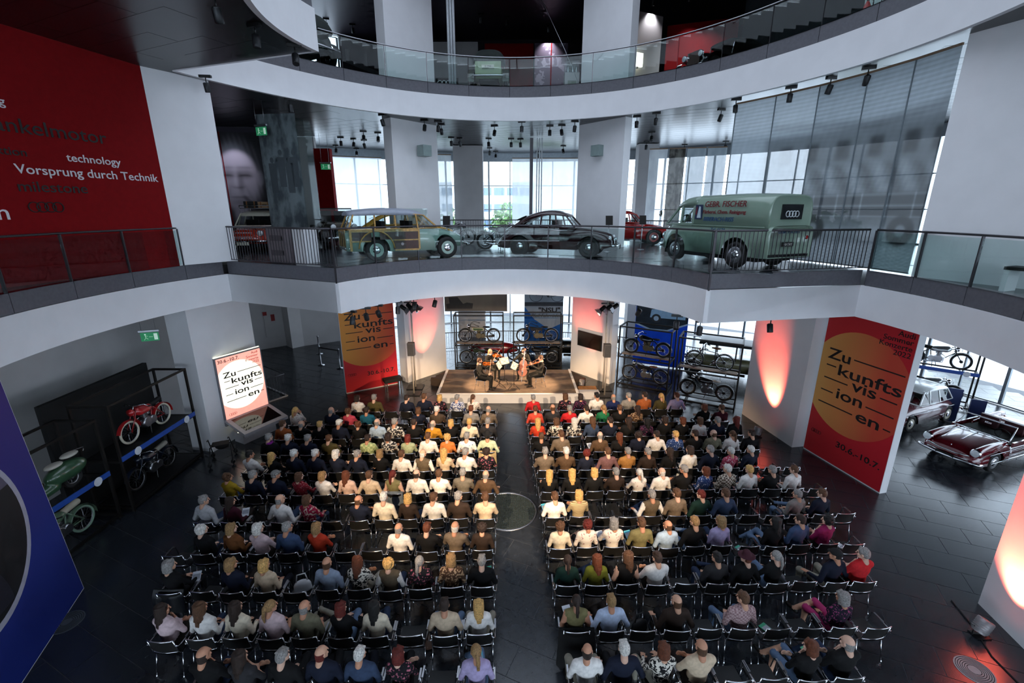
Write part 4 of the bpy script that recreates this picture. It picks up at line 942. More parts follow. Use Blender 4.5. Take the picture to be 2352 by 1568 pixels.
# --- green delivery van
def van():
    t = thing('delivery_van', 'sage green delivery van with painted lettering on the gallery', 'van', (6.2, 13.65, Z1+0.008), R(113))
    P = paint('sage', '7e9383', 0.3); rw, fw, r = -1.13, 1.12, 0.345
    wells = [(x, -1.2, -0.40, r+0.02, 0.44) for x in (rw, fw)]+[(x, 0.40, 1.2, r+0.02, 0.44) for x in (rw, fw)]
    split_hull(t, [(-2.0, 0.36, 1.12, 0.74, 9), (-1.9, 0.32, 1.12, 0.80, 9), (0.8, 0.32, 1.12, 0.80, 9), (1.45, 0.33, 1.10, 0.76, 6), (1.78, 0.34, 1.02, 0.66, 4), (1.98, 0.38, 0.86, 0.50, 3)], P, wells, K=18)
    loft([(-2.0, 1.05, 1.80, 0.70, 6), (-1.93, 1.05, 1.88, 0.78, 5), (-1.0, 1.05, 1.92, 0.79, 5), (0.40, 1.05, 1.90, 0.78, 5), (0.46, 1.05, 1.89, 0.775, 5)], 18).build('cargo_body', P, t)
    loft([(0.40, 1.62, 1.90, 0.77, 5), (0.9, 1.60, 1.86, 0.74, 4), (1.25, 1.58, 1.72, 0.64, 3.5)], 16).build('cab_roof', P, t)
    greenhouse(t, [(0.46, 0.78, 1.12), (0.95, 0.77, 1.11), (1.72, 0.64, 1.06)], [(0.46, 0.74, 1.62), (0.98, 0.70, 1.61), (1.24, 0.60, 1.58)], P, split=True, pil=0.045, rear=False)
    MB().box((0, 0, 0.28), (3.4, 1.3, 0.16)).build('chassis', BLACKM, t)
    b = MB(); [b.box((-0.3, 0.803*s, 1.08), (3.3, 0.015, 0.03)) for s in (-1, 1)]; b.box((-2.01, 0, 1.08), (0.02, 1.45, 0.03)); b.build('belt_trim', P, t)
    MB().box((-2.0, 0, 1.45), (0.06, 0.74, 0.36)).build('rear_window', mat('dark_glass', '14171a', 0.12), t)
    fr = MB()
    for i in range(4): fr.tube([(-2.035, -0.165+0.11*i+0.07*math.cos(a), 1.40+0.07*math.sin(a)) for a in np.linspace(0, 2*PI, 18)[:-1]], 0.011, 5, closed=True)
    fr.build('ring_emblem', mat('emblem_white', 'c9cfd2', 0.5), t)
    MB().box((-2.02, 0, 0.36), (0.12, 1.5, 0.10)).build('rear_bumper', BLACK, t); bumper(t, 2.08, 0.76, 0.40)
    plate(t, -2.03, 0.66, '0U-5512', -1); lamp_round(t, -2.0, 0.70, 0.82, 0.05, 'tail_light', -1); lamp_round(t, 1.86, 0.55, 0.74)
    MB().tube([(1.5, 0.75, 1.10), (1.62, 0.98, 1.34)], 0.01, 5).ell((1.62, 1.0, 1.40), (0.02, 0.07, 0.10)).build('mirror', CHROME, t)
    seats(t, (0.7,), 0.86, DARKIN); steering(t, 1.15, 0.35, 1.18)
    RW, BW = mat('sign_red', '6e1620', 0.6), mat('sign_blue', '27496e', 0.6)
    for s_, sz, m, x, z, sh in (('GEBR. FISCHER', 0.21, RW, 0.05, 1.60, 0.15), ('Färberei. Chem. Reinigung', 0.135, RW, 0.10, 1.42, 0.15), ('BIBERACH-RISS', 0.155, BW, 0.05, 1.22, 0.15), ('Tel. 6674', 0.13, BW, -0.25, 0.95, 0.1)):
        text(s_, sz, m, t, (-1, 0, 0), (0, 0, 1), (x, 0.812, z-0.02), ext=0.004, shear=sh, bold=0.002)
    text('GEBR. FISCHER', 0.12, BW, t, (0, -1, 0), (0, 0, 1), (-2.03, 0, 0.93), align='CENTER', ext=0.004)
    pb = MB().box((0.25, 0.805, 1.44), (0.26, 0.015, 0.40)).build('picture_panel', mat('sign_navy', '1c2c4a', 0.5), t)
    MB().prism([(0.16, 1.28), (0.30, 1.28), (0.27, 1.45), (0.24, 1.60), (0.19, 1.58)], 0.813, 0.818, plane='XZ').build('figure', mat('sign_pale', 'b9cbd2', 0.6), pb)
    MB().prism([(0.31, 1.36), (0.36, 1.38), (0.34, 1.56), (0.31, 1.60)], 0.813, 0.818, plane='XZ').build('red_cloth', RW, pb)
    car_wheels(t, (rw, fw), 0.70, r, 0.17, rim=STEEL); return t
van()
# --- small red two-tone car with roof luggage, seen from the front
def small_car(label, loc, rz, P, roofm, luggage=False, whitewall=False, name='saloon_car'):
    t = thing(name, label, 'car', loc, rz); rw, fw, r = -1.1, 1.15, 0.31
    wells = [(x, -1.0, -0.45, r, 0.36) for x in (rw, fw)]+[(x, 0.45, 1.0, r, 0.36) for x in (rw, fw)]
    split_hull(t, [(-2.0, 0.34, 0.74, 0.62, 3), (-1.7, 0.28, 0.88, 0.74, 3.2), (-0.6, 0.26, 0.92, 0.77, 3.5), (0.5, 0.26, 0.92, 0.77, 3.5), (1.2, 0.27, 0.88, 0.76, 3), (1.75, 0.30, 0.80, 0.70, 2.8), (1.98, 0.38, 0.66, 0.56, 2.6)], P, wells, K=18)
    B = [(-1.25, 0.66, 0.90), (-0.35, 0.72, 0.92), (0.25, 0.72, 0.92), (0.75, 0.66, 0.91)]; T = [(-0.95, 0.56, 1.32), (-0.35, 0.58, 1.38), (0.18, 0.58, 1.38), (0.38, 0.54, 1.34)]
    greenhouse(t, B, T, roofm); loft([(-1.15, 1.24, 1.30, 0.50, 2.6), (-0.9, 1.29, 1.42, 0.60, 2.8), (-0.2, 1.34, 1.48, 0.62, 2.8), (0.3, 1.31, 1.42, 0.58, 2.8), (0.48, 1.27, 1.31, 0.50, 2.5)]).build('roof', roofm, t)
    lamp_round(t, 1.90, 0.56, 0.68, 0.10); lamp_round(t, -1.98, 0.56, 0.62, 0.05, 'tail_light', -1)
    g = MB(); [g.box((1.98-0.01*i, 0, 0.50+0.05*i), (0.03, 0.62, 0.018)) for i in range(5)]; g.build('grille', CHROME, t)
    bumper(t, 2.08, 0.78, 0.40); bumper(t, -2.08, 0.76, 0.40, d=-1); plate(t, 2.1, 0.32, '', 1, 0, 0.4, False); seats(t, (0.15, -0.75), 0.62, DARKIN); steering(t, 0.5, 0.33, 0.98)
    b = MB(); [b.box((0, 0.775*s, 0.70), (3.1, 0.012, 0.02)) for s in (-1, 1)]; b.build('side_trim', CHROME, t)
    car_wheels(t, (rw, fw), 0.66, r, 0.15, rim=mat('cream_rim', 'd9d2bf', 0.4))
    if luggage:
        k = MB()
        for z in (1.56, 1.66): k.tube([(0.30, -0.58, z), (0.30, 0.58, z), (-0.85, 0.60, z), (-0.85, -0.60, z)], 0.013, 5, closed=True)
        for x in (0.30, -0.25, -0.85):
            for s in (-1, 1): k.tube([(x, 0.58*s, 1.40), (x, 0.58*s, 1.66)], 0.012, 5)
        for y in (-0.4, -0.15, 0.15, 0.4): k.tube([(0.3, y, 1.56), (-0.85, y, 1.56)], 0.010, 5)
        k.build('roof_rack', STEEL, t)
    return t
rc = small_car('red car with cream roof and luggage rack facing the gallery railing', (-10.1, 18.85, Z1+0.008), R(-80), paint('vermilion', 'b03422'), mat('cream_paint', 'd9d2c0', 0.3, coat=0.6), True)
def suitcase(label, loc, rz, d, m):
    t = thing('suitcase', label, 'suitcase', loc, rz); MB().box((0, 0, d[2]/2), d).build('shell', m, t)
    b = MB(); [b.box((x, 0, d[2]/2), (0.05, d[1]+0.01, d[2]+0.01)) for x in (-d[0]*0.28, d[0]*0.28)]; b.build('strap', mat('tan_leather', '8a5a30', 0.6), t)
    MB().tube([(-0.08, -d[1]/2, d[2]/2), (-0.07, -d[1]/2-0.05, d[2]/2), (0.07, -d[1]/2-0.05, d[2]/2), (0.08, -d[1]/2, d[2]/2)], 0.012, 5).build('handle', DARKIN, t)
suitcase('black suitcase on the roof rack of the red car', (-10.32, 19.0, Z1+1.59), R(10), (0.5, 0.75, 0.24), mat('black_leather', '19171a', 0.6))
suitcase('tan suitcase with strap on the roof rack of the red car', (-9.78, 19.0, Z1+1.59), R(10), (0.48, 0.72, 0.22), mat('tan_case', 'a78460', 0.7))
small_car('maroon saloon car with white roof beside the red banner wall', (14.9, 15.75, 0.012), R(202), paint('wine', '5a1320'), mat('white_roof', 'dfe2e2', 0.25, coat=0.6))
small_car('dark car whose chrome bumper shows at the right edge below the convertible', (17.35, 11.6, 0.012), R(196), paint('nightblue', '15161c'), paint('nightblue', '15161c'))
# --- maroon convertible
def convertible():
    t = thing('convertible_car', 'maroon open convertible with chrome trim on the sunlit floor', 'car', (15.35, 13.2, 0.012), R(200)); P = paint('burgundy', '5c0d18', 0.15); rw, fw, r = -1.15, 1.22, 0.315
    wells = [(x, -1.0, -0.45, r, 0.37) for x in (rw, fw)]+[(x, 0.45, 1.0, r, 0.37) for x in (rw, fw)]
    split_hull(t, [(-2.15, 0.36, 0.70, 0.60, 3), (-1.8, 0.29, 0.84, 0.72, 3.4), (-1.05, 0.26, 0.87, 0.77, 4.5), (-0.95, 0.26, 0.72, 0.77, 7), (0.50, 0.26, 0.72, 0.77, 7), (0.62, 0.26, 0.88, 0.77, 4), (1.3, 0.27, 0.84, 0.76, 3.2), (1.9, 0.30, 0.76, 0.72, 3), (2.12, 0.38, 0.64, 0.62, 2.8)], P, wells, K=20)
    for s in (-1, 1):
        loft([(0.5, 0.60, 0.84, 0.04, 2.2), (1.2, 0.60, 0.90, 0.12, 2.2), (1.9, 0.60, 0.86, 0.13, 2.2), (2.10, 0.62, 0.78, 0.11, 2.2)], 10, 0.60*s).build('fender', P, t)
        loft([(-2.2, 0.66, 0.84, 0.05, 2.2), (-1.8, 0.60, 0.92, 0.10, 2.2), (-0.9, 0.60, 0.86, 0.08, 2.2), (-0.3, 0.6, 0.80, 0.03, 2.2)], 10, 0.66*s).build('tail_fin', P, t)
        MB().box((-0.20, 0.745*s, 0.78), (1.5, 0.05, 0.14)).build('door', P, t)
        MB().tube([(1.7, 0.775*s, 0.66), (-0.9, 0.785*s, 0.62), (-1.9, 0.76*s, 0.64)], 0.012, 5).tube([(1.55, 0.785*s, 0.36), (-0.8, 0.785*s, 0.33)], 0.016, 5).build('side_trim', CHROME, t)
        MB().tube([(-0.55, 0.785*s, 0.74), (-0.38, 0.80*s, 0.745)], 0.012, 5).build('door_handle', CHROME, t)
    MB().box((-0.22, 0, 0.735), (1.42, 1.36, 0.02)).build('cockpit_floor', DARKIN, t)
    f = MB(); f.tube([(0.60, 0.68, 0.86), (0.22, 0.62, 1.22), (0.22, -0.62, 1.22), (0.60, -0.68, 0.86)], 0.022, 6); f.tube([(0.60, 0.68, 0.86), (0.68, 0, 0.89), (0.60, -0.68, 0.86)], 0.016, 6); f.build('windscreen_frame', CHROME, t)
    MB().add([(0.60, 0.66, 0.87), (0.60, -0.66, 0.87), (0.23, -0.61, 1.21), (0.23, 0.61, 1.21)], [(0, 1, 2, 3)]).build('windscreen', CARGLASS, t)
    IN = mat('maroon_leather', '3c1218', 0.5); seats(t, (-0.25,), 0.62, IN); MB().box((-0.80, 0, 0.82), (0.16, 1.2, 0.22)).build('rear_bench', IN, t); steering(t, 0.2, 0.33, 0.90)
    loft([(-1.45, 0.82, 0.92, 0.60, 3), (-1.15, 0.82, 0.97, 0.64, 3), (-0.9, 0.82, 0.92, 0.62, 3)], 12).build('folded_top', P, t)
    MB().tube([(2.05, 0, 0.70), (1.3, 0, 0.86), (0.75, 0, 0.90)], 0.016, 6).build('bonnet_trim', CHROME, t)
    g = MB(); g.tube([(2.13, 0.52, 0.60), (2.17, 0.2, 0.56), (2.17, -0.2, 0.56), (2.13, -0.52, 0.60)], 0.016, 6); g.tube([(2.13, 0.52, 0.46), (2.18, 0, 0.44), (2.13, -0.52, 0.46)], 0.012, 6); g.build('grille', CHROME, t)
    lamp_round(t, 2.08, 0.60, 0.72, 0.11); bumper(t, 2.24, 0.80, 0.40, 0.14, r=0.045); bumper(t, -2.28, 0.76, 0.42, d=-1); plate(t, 2.26, 0.44, '', 1, 0, 0.46); lamp_round(t, -2.16, 0.62, 0.70, 0.05, 'tail_light', -1)
    MB().tube([(0.42, 0, 1.20), (0.36, 0, 1.16)], 0.01, 5).box((0.34, 0, 1.15), (0.02, 0.16, 0.05)).build('rear_view_mirror', CHROME, t)
    car_wheels(t, (rw, fw), 0.67, r, 0.15, rim=STEEL); return t
convertible()
# --- open vintage cars with separate wings (top gallery, ground floor)
def vintage(label, loc, rz, P, body='tourer', name='vintage_car', wing=None, wheelm=None):
    t = thing(name, label, 'car', loc, rz); rw, fw, r = -1.4, 1.35, 0.38; W = wing or BLACK
    loft([(-1.85, 0.45, 0.95, 0.50, 4), (-1.3, 0.42, 1.02, 0.62, 5), (0.25, 0.42, 1.02, 0.62, 5), (0.40, 0.42, 1.04, 0.56, 4), (1.62, 0.45, 0.98, 0.36, 3)], 14).build('body', P, t)
    MB().box((1.68, 0, 0.74), (0.06, 0.62, 0.56)).build('radiator', CHROME, t); MB().box((0, 0, 0.40), (3.5, 0.8, 0.10)).build('chassis', BLACKM, t)
    for s in (-1, 1):
        for x0, up in ((fw, 1), (rw, 1)):
            P_ = [[(x0+0.50*math.cos(a), (0.58+0.26*q)*s, r+0.49*math.sin(a)) for q in (0, 0.5, 1)] for a in np.linspace(-0.1, PI+0.1, 12)]
            b = MB(); b.grid(P_); b.grid([[(x, y, z-0.02) for x, y, z in rr] for rr in P_][::-1]); b.build('wing', W, t)
        MB().box((0, 0.72*s, 0.36), (1.75, 0.26, 0.04)).build('running_board', W, t)
    if body == 'tourer':
        loft([(-1.95, 1.0, 1.25, 0.50, 2.6), (-1.6, 1.0, 1.55, 0.62, 3), (-0.6, 1.30, 1.68, 0.64, 3), (0.28, 1.44, 1.56, 0.60, 3)], 12).build('folding_top', mat('dark_canvas', '1d2422', 0.9), t)
        f = MB().tube([(0.36, 0.56, 1.0), (0.26, 0.56, 1.48), (0.26, -0.56, 1.48), (0.36, -0.56, 1.0)], 0.02, 6); f.build('windscreen_frame', CHROME, t); MB().add([(0.36, 0.55, 1.02), (0.36, -0.55, 1.02), (0.27, -0.55, 1.47), (0.27, 0.55, 1.47)], [(0, 1, 2, 3)]).build('windscreen', CARGLASS, t)
    elif body == 'open':
        f = MB().tube([(0.36, 0.62, 0.98), (0.30, 0.62, 1.55), (0.30, -0.62, 1.55), (0.36, -0.62, 0.98)], 0.025, 6); f.build('windscreen_frame', BLACK, t); MB().add([(0.36, 0.6, 1.0), (0.36, -0.6, 1.0), (0.31, -0.6, 1.54), (0.31, 0.6, 1.54)], [(0, 1, 2, 3)]).build('windscreen', CARGLASS, t)
        steering(t, 0.05, 0.3, 1.15); seats(t, (-0.35,), 0.95, DARKIN)
    elif body == 'truck':
        loft([(-2.1, 1.62, 1.72, 0.66, 5), (0.9, 1.62, 1.78, 0.68, 5), (1.1, 1.60, 1.66, 0.66, 4)], 10).build('roof', BLACK, t)
        f = MB()
        for x in (-2.0, -1.2, -0.4, 0.45, 1.0):
            for s in (-1, 1): f.bar((x, 0.62*s, 0.95), (x, 0.62*s, 1.64), 0.05)
        f.build('roof_post', BLACK, t); MB().box((-1.9, 0, 1.3), (0.3, 1.2, 0.7)).build('rear_panel', BLACK, t)
    lamp_round(t, 1.78, 0.40, 0.86, 0.10); bumper(t, 2.0, 0.72, 0.45, 0.03); bumper(t, -2.08, 0.70, 0.50, 0.03, d=-1, r=0.03)
    car_wheels(t, (rw, fw), 0.70, r, 0.13, rim=wheelm or BLACK, hub=CHROME)
    return t
v = vintage('light green open tourer with dark folded hood, seen from behind on the top gallery', (-0.9, 22.6, Z2+0.008), R(88), paint('palegreen', '8fa277'), wing=paint('darkgreen', '2b3524'))
MB().box((-1.92, 0, 0.80), (0.08, 1.05, 0.46)).build('boot', paint('palegreen', '8fa277'), v); plate(v, -2.0, 0.84, 'IZ-2065', -1, 0, 0.5, False)
vintage('black vintage car with round headlights on the top gallery', (8.4, 20.2, Z2+0.008), R(205), paint('black', '0e1114'), 'tourer', wing=paint('black', '0e1114'))
vintage('dark covered vintage car at the left end of the top gallery', (-8.0, 18.2, Z2+0.008), R(150), paint('blackgreen', '141a18'), 'tourer')
vintage('olive black open field car behind the display cabinet', (-7.5, 20.0, Z1+0.008), R(-60), paint('fieldolive', '2a2a1e', 0.5), 'open')
vintage('black vintage car partly hidden by the pillar with the wall screen', (3.6, 23.2, 0.012), R(176), paint('black', '0e1114'), 'tourer', wing=paint('black', '0e1114'))
vintage('olive vintage bus with black roof behind the bicycle rack', (10.1, 20.4, 0.012), R(152), paint('khakigreen', '6d6b4c', 0.5), 'truck')
def cyclecar():
    t = thing('cycle_car', 'small red racing car with thin wheels behind the stage racks', 'car', (-0.95, 23.2, 0.012), R(0)); P = paint('racingred', '8c1620')
    loft([(-1.35, 0.42, 0.56, 0.05, 2.2), (-0.9, 0.36, 0.84, 0.26, 2.4), (0.0, 0.32, 0.92, 0.34, 2.6), (0.7, 0.34, 0.86, 0.32, 2.6), (1.25, 0.42, 0.72, 0.20, 2.4)], 12).build('body', P, t)
    MB().box((-0.1, 0, 0.90), (0.5, 0.4, 0.06)).build('seat', DARKIN, t); steering(t, 0.2, 0.0, 0.98)
    for x in (-1.0, 1.05):
        for s in (-1, 1): bike_wheel(t, x, 0.36, 0.36, y=0.50*s, tyre=0.035)
        MB().tube([(x, -0.5, 0.36), (x, 0.5, 0.36)], 0.02, 6).build('axle', BLACK, t)
    lamp_round(t, 1.18, 0.22, 0.80, 0.07)
# ------------------------------------------------------------------ motorcycles and bicycles
BW = {}
def bike_wheel(t, x, z, r, y=0.0, tyre=0.04, rimm=None, wall=None, n=18):
    k = (r, tyre, rimm and rimm.name, wall and wall.name)
    if k not in BW:
        c = lambda rr: [(rr*math.cos(2*PI*i/28), 0, rr*math.sin(2*PI*i/28)) for i in range(28)]
        sp = MB()
        for i in range(n):
            a = 2*PI*i/n; s = 0.03*(1 if i % 2 else -1); sp.bar((0.03*math.cos(a+0.6), s, 0.03*math.sin(a+0.6)), ((r-tyre*1.6)*math.cos(a), 0, (r-tyre*1.6)*math.sin(a)), 0.0045)
        BW[k] = (MB().tube(c(r-tyre*0.9), tyre*0.9, 8, closed=True).mesh('tyre', wall or RUBBER), MB().tube(c(r-tyre*1.9), tyre*0.35, 6, closed=True).mesh('rim', rimm or STEEL), sp.mesh('spokes', STEEL),
                 MB().lathe([(0.02, -0.06), (0.055, -0.05), (0.055, 0.05), (0.02, 0.06)], 14, axis='Y').mesh('hub', BLACK))
    a, b, c_, d = BW[k]; w_ = inst('wheel', a, t, (x, y, z)); inst('rim', b, w_); inst('spokes', c_, w_); inst('hub', d, w_); return w_
def guard(t, x, z, r, a0, a1, m, wd=0.055):
    P = [[(x+r*math.cos(a), wd*q, z+r*math.sin(a)-0.012*abs(q)) for q in (-1, -0.5, 0, 0.5, 1)] for a in np.linspace(R(a0), R(a1), 10)]
    b = MB(); b.grid(P); b.grid([[(p[0], p[1], p[2]-0.008) for p in rr] for rr in P][::-1]); b.build('mudguard', m, t)
def motorcycle(label, loc, rz, tank, kind='classic', group=None, rx=0.0, seatm=None, engine=None, frame=None, wheelm=None, wall=None, guardm=None, name='motorcycle'):
    """x forward; kinds: veteran, classic, moped, racer, bicycle"""
    t = thing(name, label, 'bicycle' if kind == 'bicycle' else 'motorcycle', loc, rz, group); fm = frame or BLACK; gm = guardm or fm
    r = {'veteran': 0.35, 'classic': 0.34, 'moped': 0.32, 'racer': 0.34, 'bicycle': 0.35}[kind]; wb = {'veteran': 0.70, 'classic': 0.70, 'moped': 0.60, 'racer': 0.71, 'bicycle': 0.56}[kind]
    ty = {'veteran': 0.034, 'classic': 0.05, 'moped': 0.032, 'racer': 0.042, 'bicycle': 0.024}[kind]
    bike_wheel(t, wb, r, r, 0, ty, wheelm, wall); bike_wheel(t, -wb, r, r, 0, ty, wheelm, wall)
    hx, hz = wb-0.26, 0.82; f = MB(); rt = 0.014 if kind == 'bicycle' else 0.018
    f.tube([(hx, 0, hz), (hx+0.03, 0, hz-0.16), (0.12, 0, 0.32), (-0.22, 0, 0.30), (-wb, 0.05, r)], rt, 6); f.tube([(-0.22, 0, 0.30), (-wb, -0.05, r)], rt, 6)
    f.tube([(hx, 0, hz-0.02), (-0.12, 0, 0.72), (-0.26, 0, 0.70)], rt, 6); f.tube([(-0.26, 0, 0.70), (-0.18, 0, 0.30)], rt, 6)
    for s in (-1, 1): f.tube([(-0.28, 0.03*s, 0.70), (-wb, 0.05*s, r)], rt*0.8, 6)
    f.build('frame', fm, t)
    fk = MB()
    for s in (-1, 1): fk.tube([(hx-0.03, 0.06*s, hz+0.08), (hx+0.08, 0.065*s, 0.62), (wb, 0.06*s, r)], rt, 6)
    if kind == 'veteran': fk.tube([(hx, 0, hz+0.06), (hx+0.10, 0, 0.60)], 0.02, 6)
    fk.build('fork', fm, t)
    hb = MB(); back = {'veteran': -0.34, 'classic': -0.16, 'moped': -0.10, 'racer': 0.06, 'bicycle': -0.12}[kind]; hh = hz+(0.14 if kind != 'racer' else 0.03)
    hb.tube([(hx-0.03+back, 0.33, hh-0.04), (hx-0.05+back*0.4, 0.26, hh+0.04), (hx-0.03, 0.06, hh), (hx-0.03, -0.06, hh), (hx-0.05+back*0.4, -0.26, hh+0.04), (hx-0.03+back, -0.33, hh-0.04)], 0.013, 6)
    hb.tube([(hx-0.03, 0, hh), (hx, 0, hz)], 0.016, 6); h = hb.build('handlebar', CHROME if kind != 'veteran' else fm, t)
    for s in (-1, 1): MB().tube([(hx-0.03+back, 0.33*s, hh-0.04), (hx-0.13+back, 0.345*s, hh-0.06)], 0.018, 6).build('grip', RUBBER, h)
    sm = seatm or BLACKM; sx, sz = (-0.36, 0.78) if kind != 'bicycle' else (-0.22, 0.90)
    V, F, S = sdf_mesh([('e', (sx-0.06, 0, sz), (0.12, 0.12, 0.035), 0), ('c', (sx, 0, sz), (sx+0.16, 0, sz+0.005), 0.05, 0.028, 0)] if kind not in ('racer', 'moped') else [('c', (sx-0.22, 0, sz+0.02), (sx+0.12, 0, sz-0.02), 0.075, 0.07, 0)], 0.022, 0.03)
    inst('seat', np_mesh('seat', [(V, F, S)], [sm]), t)
    if kind == 'bicycle':
        p = MB().lathe([(0.09, -0.012), (0.095, 0), (0.09, 0.012)], 18, (-0.18, 0.03, 0.30), 'Y'); p.bar((-0.18, 0.06, 0.30), (-0.05, 0.07, 0.20), 0.018); p.bar((-0.18, -0.06, 0.30), (-0.31, -0.07, 0.40), 0.018); p.build('crank', CHROME, t)
        MB().lathe([(0.06, -0.05), (0.065, 0), (0.0, 0.03)], 12, (hx+0.10, 0, 0.78), 'X').build('headlight', CHROME, t)
        guard(t, wb, r, r+0.03, 20, 165, gm, 0.03); guard(t, -wb, r, r+0.03, 10, 190, gm, 0.03); return t
    if kind == 'veteran':
        MB().prism([(-0.22, 0.60), (0.30, 0.60), (0.36, 0.76), (-0.22, 0.74)], -0.06, 0.06, plane='XZ').build('tank', tank, t)
        if tank.name == 'tank_green':
            tb = MB(); [tb.prism([(-0.19, 0.62), (0.27, 0.62), (0.31, 0.735), (-0.19, 0.72)], 0.0605*s, 0.064*s, plane='XZ') for s in (-1, 1)]; tb.build('tank_panel', mat('panel_green', '2e4a1e', 0.4), t)
    else:
        V, F, S = sdf_mesh([('c', (-0.16, 0, 0.73), (0.24, 0, 0.78), 0.095 if kind != 'racer' else 0.11, 0.125, 0), ('c', (-0.05, 0.06, 0.71), (0.2, 0.07, 0.74), 0.07, 0.09, 0), ('c', (-0.05, -0.06, 0.71), (0.2, -0.07, 0.74), 0.07, 0.09, 0)], 0.026, 0.04)
        inst('tank', np_mesh('tank', [(V, F, S)], [tank]), t)
    em = engine or STEEL
    e = MB().lathe([(0.13, -0.09), (0.155, -0.06), (0.155, 0.06), (0.13, 0.09)], 18, (0.02, 0, 0.36), 'Y'); e.lathe([(0.10, -0.09), (0.12, 0), (0.10, 0.09)], 14, (-0.19, 0, 0.36), 'Y'); e.box((-0.08, 0, 0.30), (0.36, 0.13, 0.12)); e.lathe([(0.03, -0.08), (0.045, 0), (0.03, 0.08)], 10, (-0.06, 0.0, 0.60), 'Y'); e.build('crankcase', em, t)
    for tilt in ((-0.35, 0.35) if kind == 'classic' else (0.12,)):
        c = MB(); d = Vector((math.sin(tilt), 0, math.cos(tilt)))
        for i in range(7): p = Vector((0.0, 0, 0.36))+d*(0.12+0.028*i); c.lathe([(0.085, -0.007), (0.085, 0.007)], 14, tuple(p), 'Z', smooth=False)
        p = Vector((0, 0, 0.36)); c.tube([tuple(p+d*0.1), tuple(p+d*0.32)], 0.048, 10); c.build('cylinder', em, t)
    ex = MB(); ex.tube([(0.06, -0.07, 0.58), (0.20, -0.10, 0.50), (0.16, -0.12, 0.24), (-0.3, -0.13, 0.22), (-wb-0.05, -0.13, 0.27)], [0.018, 0.018, 0.018, 0.03, 0.032], 8); ex.build('exhaust', CHROME, t)
    guard(t, wb, r, r+0.035, 15, 170, gm); guard(t, -wb, r, r+0.035, 5, 185, gm)
    MB().lathe([(0.02, -0.12), (0.09, -0.05), (0.10, 0.02), (0.0, 0.05)], 14, (hx+0.10, 0, 0.82), 'X').build('headlight', CHROME if kind != 'moped' else gm, t)
    if kind == 'racer':
        n = MB().lathe([(0.10, -0.006), (0.10, 0.006)], 18, (hx+0.20, 0, 0.84), 'X').build('number_plate', tank, t)
    MB().bar((0.02, 0.10, 0.02), (-0.05, 0.06, 0.30), 0.018).bar((-0.12, -0.16, 0.02), (-0.14, -0.05, 0.28), 0.018).build('stand', BLACK, t)
    return t
cyclecar()
# ------------------------------------------------------------------ motorcycle racks
RACKM = mat('rack_steel', '1c1917', 0.5, metal=0.4); PLANK = mat('rack_plank', '8a7460', 0.8, noise=0.2, scale=12)
def rack(label, loc, rz, wd, dp, ht, zs, plank=True, strip_z=None):
    t = thing('display_rack', label, 'rack', loc, rz); k = 0.055
    for x in (-wd/2, wd/2):
        for y in (-dp/2, dp/2): MB().box((x, y, ht/2), (k, k, ht)).build('post', RACKM, t)
    for z in [q for q in zs]+[ht-k/2]:
        for y in (-dp/2, dp/2): MB().box((0, y, z), (wd-k, k, k)).build('beam', RACKM, t)
        for x in (-wd/2, wd/2): MB().box((x, 0, z), (k, dp-k, k)).build('cross_beam', RACKM, t)
    for z in zs:
        if plank: MB().box((0, 0, z+0.045), (wd-0.12, 0.34, 0.03)).build('plank', PLANK if z > 0.5 else RACKM, t)
        for x in (-wd*0.3, wd*0.3): MB().box((x, 0, z+0.02), (0.05, dp-k, 0.03)).build('bearer', RACKM, t)
    if strip_z is not None:
        s = MB().box((0, -dp/2-0.035, strip_z), (wd, 0.02, 0.13)).build('info_strip', mat('strip_blue', '1c4aa0', 0.5), t)
        for x in (-wd*0.32, wd*0.36): MB().lathe([(0.11, 0), (0.11, 0.006)], 18, (x, -dp/2-0.053, strip_z-0.02), 'Y', smooth=False).build('round_label', mat('label_white', 'cfd3da', 0.6), s)
    return t
TK = lambda n, c, **k: mat('tank_'+n, c, 0.3, noise=0.02, coat=0.6, **k)
BK = TK('black', '121316'); BROWNSEAT = mat('brown_seat', '7a4a26', 0.6); GOLD = mat('brassy_engine', '6a604c', 0.4, metal=0.8)
rack('black steel rack behind the stage holding the green-tank motorcycle', (-1.62, 21.75, 0), 0, 2.36, 0.75, 2.75, (0.10, 1.22))
rack('black steel rack behind the stage in front of the bicycle poster', (1.26, 21.75, 0), 0, 2.36, 0.75, 2.75, (0.10, 1.22))
motorcycle('veteran motorcycle with cream and green tank on the upper rack behind the stage', (-1.62, 21.75, 1.285), PI, TK('green', 'c9bf9c'), 'veteran', frame=mat('cream_frame', '3a3428', 0.5), engine=GOLD)
motorcycle('black veteran motorcycle low in the rack behind the violinists', (-1.60, 21.75, 0.16), PI, TK('dkgreen', '1a2a1c'), 'veteran', engine=STEEL)
motorcycle('black twin motorcycle on the upper rack before the bicycle poster', (1.25, 21.75, 1.285), PI, BK, 'veteran', engine=GOLD)
motorcycle('black motorcycle with chrome low in the rack behind the cellist', (1.3, 21.75, 0.16), PI, BK, 'classic')
A1, A2 = R(-30.6), R(-28.5)
rack('black steel rack with two motorcycles right of the wall screen pillar', (5.95, 19.2, 0), A1, 2.2, 1.0, 2.75, (0.10, 1.35))
rack('black steel rack holding a bicycle above a black motorcycle', (7.95, 17.42, 0), A2, 2.28, 1.05, 2.75, (0.10, 1.35))
motorcycle('black motorcycle with leather box on the upper right-hand rack', (5.95, 19.2, 1.415), PI+A1, BK, 'classic', engine=GOLD)
motorcycle('motorcycle with brown saddle low in the rack right of the stage', (5.95, 19.2, 0.16), PI+A1, BK, 'veteran', seatm=BROWNSEAT, engine=STEEL)
